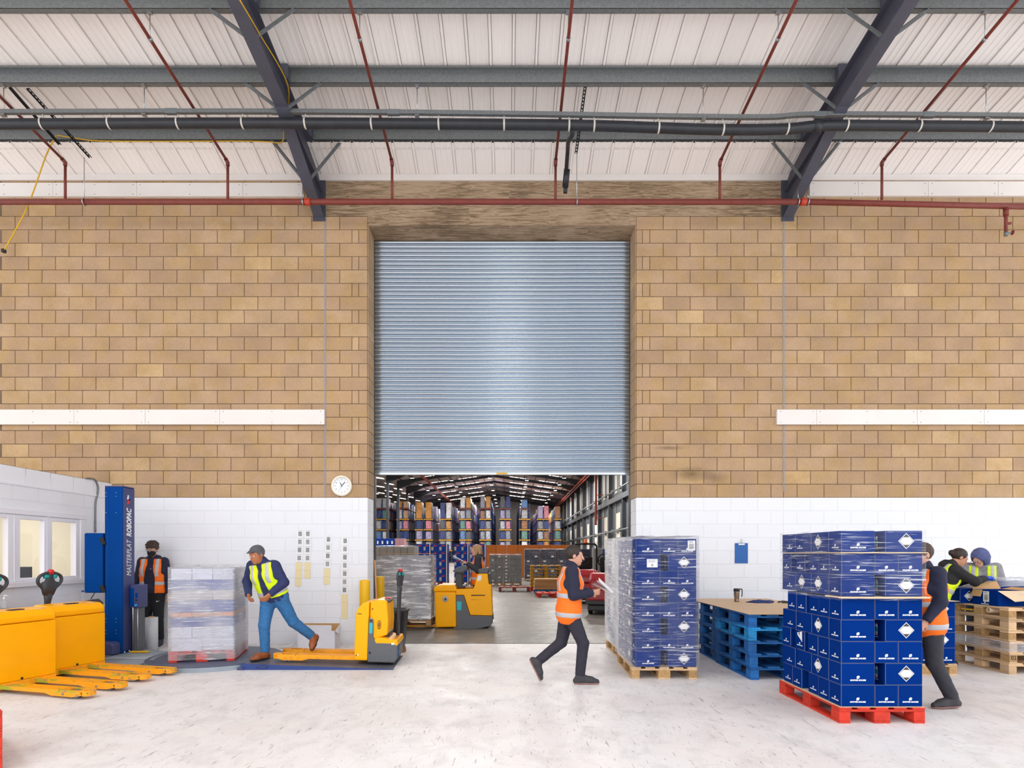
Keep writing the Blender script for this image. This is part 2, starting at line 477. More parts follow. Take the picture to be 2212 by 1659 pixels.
# white boards on the wall
def board(nm, px0, px1, y0, y1, cuts):
    x0, x1 = (px0 - CX) / 128, (px1 - CX) / 128
    za, zb_ = H + (CY - y1) / 128, H + (CY - y0) / 128
    o = MB().box(x0, x1, D - .05, D - .005, za, zb_).build(nm, M_TRIM); tag(o, kind='structure')
    xs = [x0] + [(c - CX) / 128 for c in cuts] + [x1]
    for a, b in zip(xs, xs[1:]):
        p = MB().box(a + .002, b - .002, D - .062, D - .05, za - .004, zb_ + .004, .002)
        n = max(2, int((b - a) / .45))
        for i in range(n):
            for zz in (za + .03, zb_ - .03):
                X = a + .06 + (b - a - .12) * i / (n - 1)
                p.box(X - .006, X + .006, D - .065, D - .06, zz - .006, zz + .006, mi=1)
        p.build('panel', [M_TRIM, M_GALV], o)
board('trim_3', -90, 656, 400, 428, (120, 300, 528))
board('trim_4', 1745, 2300, 397, 427, (1850, 2000, 2150))
board('trim_5', -90, 703, 887, 918, (165, 318, 478))
board('trim_6', 1675, 2300, 887, 918, (1760, 1976, 2120))

# ---------------------------------------------------------------- roof
SL = .114                                    # roof slope
def zr(y): return 8.2 + SL * (D - y)
ceil = MB().quad((-16, -6, zr(-6) + .06), (14, -6, zr(-6) + .06), (14, D + .4, zr(D + .4) + .06), (-16, D + .4, zr(D + .4) + .06)).build('ceiling', M_LINER)
tag(ceil, kind='structure')
RP = .318
prof = [(0, 0), (.001, .03), (.007, .03), (.009, -.022), (.041, -.022), (.043, .03), (.049, .03), (.05, 0), (.13, 0), (.14, -.006), (.165, -.006), (.175, 0), (.22, 0), (.23, -.006), (.255, -.006), (.265, 0), (RP, 0)]
ym, yn = 9.6, -5.8
pm = MB().loft([[Vector((x, yy, zr(yy) + z)) for x, z in prof] for yy in (yn, 3, ym)], closed=False, smooth=False).mesh('panel', M_LINER)
for k in range(-46, 40): inst('panel', pm, ceil, (.035 + k * RP, 0, 0))
# sloping eaves strip between the lowest purlin and the wall
def ze(y): return 7.84 + .27 * (D - y)
eav = MB().box(-16, 14, D - .035, D - .002, 7.80, 7.85).build('ceiling', M_TRIM); tag(eav, kind='structure')
MB().add([(-16, 9.53, ze(9.53) + .01), (14, 9.53, ze(9.53) + .01), (14, 9.62, ze(9.62) - .005), (-16, 9.62, ze(9.62) - .005)], [(0, 1, 2, 3)]).build('edge_strip', M_TRIM, eav)
MB().add([(-16, D - .1, ze(D - .1) - .005), (14, D - .1, ze(D - .1) - .005), (14, D - .03, 7.80), (-16, D - .03, 7.80)], [(0, 1, 2, 3)]).build('edge_strip', M_TRIM, eav)
pe = MB().loft([[Vector((x, yy, ze(yy) + z * .55)) for x, z in prof] for yy in (9.5, D - .02)], closed=False, smooth=False).mesh('panel', M_LINER)
for k in range(-46, 40): inst('panel', pe, eav, (.035 + k * RP, 0, 0))

# purlins, Z section
def purlin(y):
    zt_, zb_ = zr(y) - .036, zr(y) - .222
    p = MB()
    p.box(-16, 14, y, y + .004, zb_, zt_)
    p.box(-16, 14, y, y + .075, zb_, zb_ + .004)
    p.box(-16, 14, y + .071, y + .075, zb_, zb_ + .02)
    p.box(-16, 14, y - .07, y, zt_ - .004, zt_)
    p.box(-16, 14, y - .07, y - .066, zt_ - .022, zt_)
    o = p.build('purlin', M_GALV)
    return tag(o, kind='structure')
PY = [9.5, 8.5, 7.47, 6.45, 5.4, 4.4, 3.4, 2.4, 1.4, .4, -.6, -2, -3.4, -4.8]
for y in PY: purlin(y)

# rafters with haunch and stays
def rafter(x, side):
    w, t = .17, .018
    def zbt(y): return 7.955 - SL * (y - 7.0)
    def ztp(y): return zr(y) - .235
    yh = 8.45
    r = MB()
    ys = [-5.8, yh, D - .02]
    zb0 = [zbt(-5.8), zbt(yh), 7.166]
    for i in range(2):
        a, b = ys[i], ys[i + 1]
        def sl(z0a, z1a, z0b, z1b, hx0, hx1):
            r.add([(hx0, a, z0a), (hx1, a, z0a), (hx1, b, z0b), (hx0, b, z0b), (hx0, a, z1a), (hx1, a, z1a), (hx1, b, z1b), (hx0, b, z1b)],
                  [(0, 3, 2, 1), (4, 5, 6, 7), (0, 1, 5, 4), (1, 2, 6, 5), (2, 3, 7, 6), (3, 0, 4, 7)])
        sl(zb0[i], zb0[i] + t, zb0[i + 1], zb0[i + 1] + t, x - w / 2, x + w / 2)
        sl(ztp(a) - t, ztp(a), ztp(b) - t, ztp(b), x - w / 2, x + w / 2)
        sl(zb0[i] + t, ztp(a) - t, zb0[i + 1] + t, ztp(b) - t, x - .008, x + .008)
        if i == 1:                           # the straight section's own bottom flange runs on inside the haunch
            sl(zbt(a), zbt(a) + t, zbt(b) , zbt(b) + t, x - w / 2 + .01, x + w / 2 - .01)
    r.box(x - w / 2 - .02, x + w / 2 + .02, D - .03, D - .002, 7.12, 8.0)
    o = r.build('rafter', M_NAVYSTEEL); tag(o, kind='structure')
    for y in PY[:5]:
        for s in (-1, 1):
            zb_ = 7.166 + (zbt(yh) - 7.166) * (D - y) / (D - yh) if y > yh else zbt(y)
            p0 = Vector((x + s * .60, y + .02, zr(y) - .16)); p1 = Vector((x + s * .07, y + .0, zb_ + .04))
            dd = (p1 - p0).normalized(); q = Vector((0, 1, 0)); n = dd.cross(q).normalized()
            st = MB()
            def strip(u, v, wd, th):
                c = [p0 - u * wd / 2 - v * th / 2, p0 + u * wd / 2 - v * th / 2, p0 + u * wd / 2 + v * th / 2, p0 - u * wd / 2 + v * th / 2]
                e = [k + (p1 - p0) for k in c]
                st.loft([c, e], smooth=False)
            strip(q, n, .05, .005)
            st2 = [p0 + q * .025, p1 + q * .025]
            strip(n, q, .05, .005)
            st.build('stay', M_GALV, o)
        cl = MB().box(x - .09 * 1, x + .11, y - .1, y - .004, zr(y) - .235, zr(y) - .03); cl.build('cleat', M_NAVYSTEEL, o)
    return o
rafter(-3.2, 1); rafter(4.69, -1)

# ---------------------------------------------------------------- roller shutter door
YS = D + T + .01
dr = thing('door_1', 'silver corrugated roller shutter half lowered in the big doorway', None, (0, YS, 0)); dr['kind'] = 'structure'
def shutter_mat():
    m = bpy.data.materials.new('galvanised_shutter'); m.use_nodes = True
    nt = m.node_tree; N, L = nt.nodes, nt.links; b = N['Principled BSDF']
    b.inputs['Base Color'].default_value = rgb('#b9c4cf'); b.inputs['Metallic'].default_value = .95
    g = N.new('ShaderNodeNewGeometry'); n = N.new('ShaderNodeTexNoise'); n.inputs['Scale'].default_value = 1.2
    mp = N.new('ShaderNodeMapping'); mp.inputs['Scale'].default_value = (.6, 1, 8); L.new(g.outputs['Position'], mp.inputs['Vector']); L.new(mp.outputs[0], n.inputs['Vector'])
    r = N.new('ShaderNodeMapRange'); r.inputs[3].default_value = .10; r.inputs[4].default_value = .22
    L.new(n.outputs[0], r.inputs[0]); L.new(r.outputs[0], b.inputs['Roughness'])
    return m
M_SHUT = shutter_mat()
zlo = H + (CY - 1022) * (YS / F); zhi = H + (CY - 500) * (YS / F)
ns = 56; sh = (zhi - zlo) / ns
lp = []
for i in range(17):
    t = i / 16
    lp.append((-.031 * math.sin(PI * min(1, t / .86)) ** .8 if t < .86 else .012 * math.sin(PI * (t - .86) / .14), t * sh))
sm_ = MB().loft([[Vector((x, y, z)) for y, z in lp] for x in (XL - .05, XR + .05)], closed=False, smooth=True).mesh('slat', M_SHUT)
for k in range(ns): inst('slat', sm_, dr, (0, 0, zlo + k * sh))
MB().box(XL + .01, XR - .01, -.03, .03, zlo - .035, zlo + .012, .006).build('bottom_rail', M_SHUT, dr)
M_YLAB = mat('yellow_label', '#e8b40c', .5)
MB().box((1072 - CX) * YS / F, (1097 - CX) * YS / F, -.034, -.028, zlo - .026, zlo + .004, mi=0).box((1076 - CX) * YS / F, (1093 - CX) * YS / F, -.036, -.028, zlo - .016, zlo - .01, mi=1).build('safety_label', [M_YLAB, mat('label_brown', '#8a6508', .6)], dr)
for x, s in ((XL, 1), (XR, -1)):
    MB().box(x - s * .1, x + s * .012, -.06, .1, 0, zhi + .2).build('guide_rail', mat('guide_steel', '#3f464c', .5, .5), dr)

# ---------------------------------------------------------------- office on the left
XO = -6.7
def dpx(px): return XO * F / (px - CX)
ow = MB()
yA, yB, yC, yD = dpx(180), dpx(-8), 6.0, 4.0
zs, zh_ = 1.12, 2.10
ow.box(XO - .2, XO, yA, D - .002, 0, 2.70).box(XO - .2, XO, yC, yA, 0, zs).box(XO - .2, XO, yC, yA, zh_, 2.70).box(XO - .2, XO, yC - 2, yC, 0, 2.70)
o_wall = ow.build('wall_office', M_PAINT); tag(o_wall, kind='structure')
# painted block courses of the office wall, joints recessed
for r_, (za, zb_) in enumerate([(2.70 - .2258 * (i + 1), 2.70 - .2258 * i) for i in range(12)]):
    y = D - .002
    y -= BW * (.5 if r_ % 2 else 1)
    cuts = [D - .002]
    while y > 5.6: cuts.append(y); y -= BW
    for a, b in zip(cuts[1:], cuts):
        lo, hi = max(za, 0.0), zb_
        if b > yC and a < yA and hi > zs and lo < zh_:
            continue
        if hi - lo < .03: continue
        MB().box(XO, XO + .004, a + .004, b - .004, lo + .004, hi - .004).build('block', M_PAINT, o_wall)
MB().box(XO, XO + .02, yC - 2, D - .002, 2.44, 2.48, .008).build('ledge', M_PAINT, o_wall)
tag(MB().box(-9.6, XO - .2, D - .03, D - .016, 0, 2.6).build('wall_office_back', M_CREAM), kind='structure')
tag(MB().box(-9.6, -9.5, 4, D, 0, 2.6).build('wall_office_side', M_CREAM), kind='structure')
tag(MB().box(-9.6, XO, 4, D - .002, 2.6, 2.70).build('ceiling', M_TRIM), kind='structure')
M_GLASS = bpy.data.materials.new('window_glass'); M_GLASS.use_nodes = True
_n = M_GLASS.node_tree.nodes; _l = M_GLASS.node_tree.links
_t = _n.new('ShaderNodeBsdfTransparent'); _g = _n.new('ShaderNodeBsdfGlossy'); _g.inputs['Roughness'].default_value = .03; _mx = _n.new('ShaderNodeMixShader')
_fr = _n.new('ShaderNodeValue'); _fr.outputs[0].default_value = .05
_l.new(_fr.outputs[0], _mx.inputs[0]); _l.new(_t.outputs[0], _mx.inputs[1]); _l.new(_g.outputs[0], _mx.inputs[2]); _l.new(_mx.outputs[0], _n['Material Output'].inputs[0])
M_FRAME = mat('white_window_frame', '#e9e9f0', .45)
wn = 0
area('office_lamp', (-8.1, 8.2, 2.5), (.6, 2.5), 32, (1, .96, .88))
wo = thing('window_1', 'white framed three-light office window in the painted wall', None, (0, 0, 0)); wo['kind'] = 'structure'
fr = MB()
fr.box(XO - .05, XO + .025, yA - .09, yA + .02, zs + .01, zh_ - .05, .006).box(XO - .05, XO + .026, yC, yA + .02, zh_ - .049, zh_ + .03, .006)
for pa, pb in ((106, 100), (36, 22)):
    fr.box(XO - .065, XO + .018, dpx(pb) + .047, dpx(pa) - .052, zs + .01, zh_ - .05, .006)
fr.build('frame', M_FRAME, wo)
MB().box(XO - .1, XO + .07, yC, yA + .06, zs - .06, zs + .01, .006).build('sill', M_FRAME, wo)
for a, b in ((dpx(168), dpx(106)), (dpx(100), dpx(36)), (dpx(22), dpx(-60))):
    y1, y0 = a, b
    f2 = MB().box(XO - .06, XO + .01, y1 - .05, y1 + .045, zs + .012, zh_ - .051, .005).box(XO - .06, XO + .01, y0 - .045, y0 + .05, zs + .012, zh_ - .051, .005)
    f2.box(XO - .06, XO + .009, y0 + .051, y1 - .051, zs + .012, zs + .06, .005).box(XO - .06, XO + .009, y0 + .051, y1 - .051, zh_ - .11, zh_ - .051, .005)
    f2.build('sash', M_FRAME, wo)
    MB().box(XO - .034, XO - .03, y0 + .04, y1 - .04, zs + .05, zh_ - .1).build('pane', M_GLASS, wo)
# ---------------------------------------------------------------- pipes and cables under the roof
def bez(pts, n=8):
    """Catmull-Rom through pts"""
    pts = [Vector(p) for p in pts]; out = []
    for i in range(len(pts) - 1):
        p0, p1, p2, p3 = pts[max(i - 1, 0)], pts[i], pts[i + 1], pts[min(i + 2, len(pts) - 1)]
        for k in range(n):
            t = k / n
            out.append(.5 * ((2 * p1) + (p2 - p0) * t + (2 * p0 - 5 * p1 + 4 * p2 - p3) * t * t + (3 * p1 - p0 - 3 * p2 + p3) * t ** 3))
    out.append(pts[-1])
    return out
yP = 9.6
def RPT(px, py, d=yP): return P(px, py, d)
# sprinkler main along the wall
main = thing('sprinkler_main', 'long horizontal oxide-red sprinkler main running along the block wall', 'pipe', P(1100, 436, yP))
def rel(root, pts): return [Vector(p) - root.location for p in pts]
zm = P(0, 436, yP).z
MB().tube(rel(main, [P(-120, 436, yP), P(1735, 436, yP)]), .044, 14).build('pipe', M_REDPIPE, main)
MB().tube(rel(main, [P(1735, 436, yP), P(2300, 448, yP)]), .044, 14).build('pipe', M_REDPIPE, main)
for px, py in ((665, 436), (1735, 436)):
    p = P(px, py, yP) - main.location
    MB().tube([p - Vector((.045, 0, 0)), p + Vector((.045, 0, 0))], .056, 14).build('coupling', mat('orange_red_coupling', '#b8371f', .5), main)
# drain with a tap near the right end
p = P(2173, 447, yP) - main.location
MB().tube([p, p + Vector((0, 0, -.4))], .026, 10).tube([p + Vector((0, 0, -.03)), p + Vector((0, 0, -.14))], .04, 10).tube([p + Vector((0, 0, -.27)), p + Vector((.07, -.02, -.27))], .02, 8).build('drain_leg', M_REDPIPE, main)
MB().tube([p + Vector((0, 0, -.4)), p + Vector((.0, 0, -.46))], .03, 8).tube([p + Vector((0, 0, -.43)), p + Vector((.1, 0, -.41))], .014, 8).build('valve', M_GALV, main)
MB().lathe([(.001, 0), (.035, 0), (.035, .012), (.001, .012)], 12, M=Matrix.Translation(p + Vector((.1, 0, -.41))) @ Matrix.Rotation(PI / 2, 4, 'Y')).build('valve_wheel', mat('valve_red', '#8d1f24', .5), main)
# ring hangers of the main
for i, px in enumerate((182, 655, 1246, 1724, 1745)):
    py = 436 + max(0, px - 1735) * .02
    p = P(px, py, yP)
    hz = {182: P(0, 340, yP).z, 655: P(0, 405, yP).z, 1246: P(0, 332, yP).z}.get(px, P(0, 410, yP).z)
    h = MB().tube([(0, 0, .05), (0, 0, hz - p.z)], .006, 6)
    h.tube([(0, .052 * math.cos(a), .052 * math.sin(a)) for a in [2 * PI * k / 16 for k in range(17)]], .009, 6, caps=False)
    h.build('ring_hanger', M_SILVER, main, p - main.location)
# range pipes: dropper from the roof slope to the main
RX = (141, 492, 847, 1200, 1555, 1905)
names = ('first', 'second', 'third', 'fourth', 'fifth', 'sixth')
for i, px in enumerate(RX):
    e = P(px, 350, yP); x = e.x
    t = bpy.data.objects.new('branch_pipe', None); C.objects.link(t); t.location = Vector((x, yP, zm)) - main.location; t.parent = main
    z1 = 7.955 + .04; s_ = (z1 - e.z) / (yP - 7.0)
    L0 = Vector((x, yP, zm))
    MB().tube([(0, 0, .04), (0, 0, e.z - L0.z)], .021, 10).build('dropper', M_REDPIPE, t)
    up = [(0, -k, e.z - L0.z + s_ * k) for k in (0, 2.6, 7.5)]
    MB().tube(up, .021, 10).build('sloping_pipe', M_REDPIPE, t)
    MB().tube([(0, 0, e.z - L0.z - .06), (0, -.005, e.z - L0.z - .01), (0, -.07, e.z - L0.z + .004)], .03, 10).build('elbow', M_REDPIPE, t)
    for yq in (PY[2] + .05, PY[4] + .05):
        zp = e.z + s_ * (yP - yq); zq = zr(yq) - .21
        hh = MB().tube([(0, 0, 0), (0, 0, zq - zp)], .006, 6).tube([(0, -.02, 0), (0, .02, 0)], .028, 10).box(-.03, .03, -.02, .02, zq - zp - .03, zq - zp)
        hh.build('hanger_rod', M_SILVER, t, (0, yq - yP, zp - L0.z))
# strut rail and black drain pipe under it
yT = 8.56
ctrl = [(-120, 243), (0, 243), (600, 242), (1105, 247), (1480, 253), (1660, 254), (1790, 248), (2300, 252)]
rail = thing('hanging_rail', 'grey metal channel rail hung on rods above the black drain pipe', 'rail', P(1100, 247, yT))
rp = bez([P(a, b - 1, yT) for a, b in ctrl], 6)
def sweep(mb, pts, poly):
    rings = []
    for i, p in enumerate(pts):
        t = (pts[min(i + 1, len(pts) - 1)] - pts[max(i - 1, 0)]).normalized()
        sd = Vector((0, 0, 1)).cross(t).normalized(); up = t.cross(sd)
        rings.append([p + sd * u + up * w for u, w in poly])
    return mb.loft(rings, smooth=False)
ch = [(-.024, -.028), (.024, -.028), (.024, .028), (-.024, .028)]
sweep(MB(), rel(rail, rp), ch).build('channel', M_GALV, rail)
for px in (371, 600, 850, 1770, 2005):
    py = np.interp(px, [c[0] for c in ctrl], [c[1] for c in ctrl])
    p = P(px, py - 1, yT) - rail.location
    MB().box(p.x - .085, p.x + .085, p.y - .03, p.y + .03, p.z - .034, p.z + .036, .004).build('joint_plate', mat('galvanised_plate', '#7f868a', .45, .5), rail)
for px in (8, 312, 901, 1519, 2130):
    py = np.interp(px, [c[0] for c in ctrl], [c[1] for c in ctrl])
    p = P(px, py, yT); top = zr(8.5) - .215
    MB().tube([(0, 0, .03), (0, 0, top - p.z - .03)], .006, 6).tube([(0, 0, top - p.z - .03), (-.02, .0, top - p.z + .02)], .008, 6).box(-.03, .03, -.03, .03, -.05, -.03).box(-.025, .025, -.045, .03, top - p.z - .02, top - p.z + .012).build('hanger_rod', M_SILVER, rail, p - rail.location)
pipe = thing('drain_pipe', 'thick black drain pipe slung in white clips below the roof purlins', 'pipe', P(1100, 268, yT))
ctp = [(-120, 268), (0, 268), (600, 266), (1105, 269), (1300, 272), (1540, 280), (1690, 279), (1765, 272), (1850, 271), (2300, 275)]
pp = bez([P(a, b, yT) for a, b in ctp], 6)
MB().tube(rel(pipe, pp), .069, 16).build('pipe', M_BLACKPL, pipe)
pj = P(1765, 272, yT) - pipe.location
MB().tube([pj - Vector((.05, 0, 0)), pj + Vector((.05, 0, 0))], .076, 16).build('coupling', M_BLACKPL, pipe)
for px in (92, 237, 385, 525, 660, 803, 948, 1089, 1229, 1283, 1422, 1561, 1700, 1828, 1985, 2138):
    py = np.interp(px, [c[0] for c in ctp], [c[1] for c in ctp])
    p = P(px, py, yT)
    ty = np.interp(px, [c[0] for c in ctrl], [c[1] for c in ctrl]); zz = P(px, ty, yT).z - .03
    cl = MB().loft([[(sx, .074 * math.cos(a), .074 * math.sin(a)) for sx in (-.012, .012)] for a in [2 * PI * k / 20 for k in range(21)]], closed=False)
    cl.tube([(0, 0, .07), (0, 0, zz - p.z)], .011, 6)
    cl.build('clip', mat('white_clip', '#c9c3b8', .5), pipe, p - pipe.location)
# drain branch that drops towards the lintel
b0 = P(1237, 272, yT)
br = [b0, P(1236, 292, 8.65), P(1228, 305, 8.85), P(1226, 330, 9.2), P(1223, 375, 9.55), P(1221, 418, 9.68)]
MB().tube(rel(pipe, bez(br, 5)), .032, 10).tube(rel(pipe, [P(1225, 365, 9.5), P(1221, 405, 9.62)]), .05, 10).build('branch', M_BLACKPL, pipe)
# perforated straps
def strap(label, a, b, holes=True):
    t = thing('perforated_strap', label, 'strap', a)
    d = (b - a); n = d.normalized(); w = Vector((1, 0, 0)); w = (w - n * w.dot(n)).normalized(); th = n.cross(w)
    L_ = d.length; k = max(2, int(L_ / .05)); m = MB()
    def q(u0, u1, v0, v1):
        m.add([n * u0 + w * v0, n * u1 + w * v0, n * u1 + w * v1, n * u0 + w * v1], [(0, 1, 2, 3)])
    if holes:
        q(0, L_, -.022, -.008); q(0, L_, .008, .022)
        for i in range(k + 1): q(i * L_ / (k + 1), i * L_ / (k + 1) + .022, -.008, .008)
    else: q(0, L_, -.022, .022)
    m.add([n * 0 + w * -.022, n * L_ + w * -.022, n * L_ + w * -.022 + th * .02, w * -.022 + th * .02], [(0, 1, 2, 3)])
    m.add([n * 0 + w * .022, n * L_ + w * .022, n * L_ + w * .022 + th * .02, w * .022 + th * .02], [(0, 1, 2, 3)])
    m.build('channel', mat('dark_slotted_steel', '#2f3436', .5, .4), t)
    return t
strap('dark solid channel strap under the roof, leftmost of the sloping straps', P(22, 188, 8.58), P(130, 312, 9.45), False)
strap('dark slotted strap sloping between purlins beside the leftmost channel strap', P(60, 190, 8.58), P(196, 340, 9.6))
strap('dark slotted strap above the doorway beside the black branch pipe', P(1264, 186, 8.58), P(1244, 332, 9.5))
# yellow cables
M_YCAB = mat('yellow_cable', '#d9a90e', .5)
def cable(label, pts, r=.009, m=None, name='cable'):
    root = thing(name, label, 'cable', pts[0])
    MB().tube([p - root.location for p in bez(pts, 6)], r, 6).build('sheath', m or M_YCAB, root)
cable('yellow cable laid along the left rafter and the lowest purlin', [P(518, 0, 6.95), P(560, 72, 7.45), P(622, 186, 8.35), P(614, 268, 9.15), P(613, 290, 9.40), P(611, 304, 9.46), P(600, 309, 9.47), P(540, 305, 9.47), P(240, 305, 9.47), P(160, 298, 9.46), P(124, 292, 9.46)], .008)
cable('slack yellow cable hanging from the lowest purlin across the left wall', [P(122, 293, 9.44), P(100, 335, 9.5), P(60, 445, 9.7), P(18, 525, 9.9), P(8, 542, 9.95)], .011)
MB().box(-.03, .03, -.03, .03, -.03, .03, .01).build('plug', M_BLACKPL, bpy.data.objects['cable.001'], P(8, 542, 9.95) - P(122, 293, 9.44))
# conduit on the office wall
cd = thing('conduit', 'thin grey metal conduit bent down the painted office wall', 'conduit', (XO + .02, 9.5, 2.6))
def onw(px, py, off=.02): d = (XO + off) * F / (px - CX); return P(px, py, d)
MB().tube([p - cd.location for p in bez([onw(185, 1033), onw(203, 1035), onw(210, 1045), onw(212, 1060), onw(207, 1085), onw(206, 1110), onw(206, 1150)], 5)], .014, 8).build('tube', M_GALV, cd)
# ---------------------------------------------------------------- pallets
M_PRED = mat('red_pallet_paint', '#c8331f', .75, var=.16, scale=14, rnd=.12, bump=.2)
M_PBLUE = mat('blue_pallet_paint', '#0f5a9c', .7, var=.3, scale=11, rnd=.28, bump=.2)
M_PCYAN = mat('bright_blue_pallet_paint', '#1a86c4', .7, var=.28, scale=11, rnd=.2, bump=.2)
M_PWOOD = mat('pine_pallet_wood', '#cfae88', .8, var=.14, scale=9, rnd=.2, bump=.25, stretch=(1, .25, 1))
M_PWOOD2 = mat('worn_pallet_wood', '#a58560', .8, var=.2, scale=9, rnd=.22, bump=.25, stretch=(1, .25, 1))
M_PBROWN = mat('red_brown_pallet_paint', '#8a3f33', .75, var=.16, scale=14, rnd=.12)
M_PYEL = mat('yellowed_pallet_wood', '#b88a2e', .75, var=.2, scale=9, rnd=.2)
M_CHIP = mat('pressed_chip_block', '#b08c5e', .9, var=.22, scale=45, rnd=.1)
PLM = {}
def pallet(label, loc, rz, m, W=.8, L=1.2, h=.144, blk=None, group=None, simple=False, tree=None):
    """W runs along x, L along y"""
    t = thing('pallet', label, 'pallet', loc, rz, group)
    key = (m.name, W, L, h, blk.name if blk else '', simple)
    if key not in PLM:
        bt = .02; hb = h - 3 * bt; b = m if blk is None else blk
        xs = [-W / 2 + .05, 0, W / 2 - .05]; ys = [-L / 2 + .0725, 0, L / 2 - .0725]
        items = []
        bw = W * .145; gp = (W - 5 * bw) / 4
        for i in range(5):
            x = -W / 2 + bw / 2 + i * (bw + gp)
            items.append(('deck_board', ('d', bw), (x, 0, h - bt / 2), lambda bw=bw: MB().box(-bw / 2, bw / 2, -L / 2, L / 2, -bt / 2, bt / 2, .003).mesh('deck_board', m)))
        for y in ys:
            items.append(('cross_board', ('c', 0), (0, y, h - bt * 1.5), lambda: MB().box(-W / 2, W / 2, -.07, .07, -bt / 2 + .0006, bt / 2 - .0006, .003).mesh('cross_board', m)))
        for i, x in enumerate(xs):
            w = .145 if i == 1 else .1
            for y in ys:
                items.append(('block', ('b', w), (x, y, bt + hb / 2), lambda w=w: MB().box(-w / 2, w / 2, -.0725, .0725, -hb / 2 + .0006, hb / 2 - .0006, .004).mesh('block', b)))
            items.append(('skid', ('s', w), (x, 0, bt / 2), lambda w=w: MB().box(-w / 2, w / 2, -L / 2, L / 2, -bt / 2, bt / 2, .003).mesh('skid', m)))
        cache = {}
        PLM[key] = []
        if simple:
            g = {}
            for nm, k, p, fn in items:
                if k not in cache: cache[k] = fn()
                me = cache[k]; mb = g.setdefault(nm, MB())
                mb.add([v.co + Vector(p) for v in me.vertices], [tuple(q.vertices) for q in me.polygons])
            for nm, mb in g.items(): PLM[key].append((nm + 's' if False else {'deck_board': 'deck', 'cross_board': 'cross_rail', 'block': 'feet', 'skid': 'skid'}[nm], mb.mesh(nm, b if nm == 'block' else m), (0, 0, 0)))
        else:
            for nm, k, p, fn in items:
                if k not in cache: cache[k] = fn()
                PLM[key].append((nm, cache[k], p))
    for nm, me, p in PLM[key]: inst(nm, me, t, p)
    return t

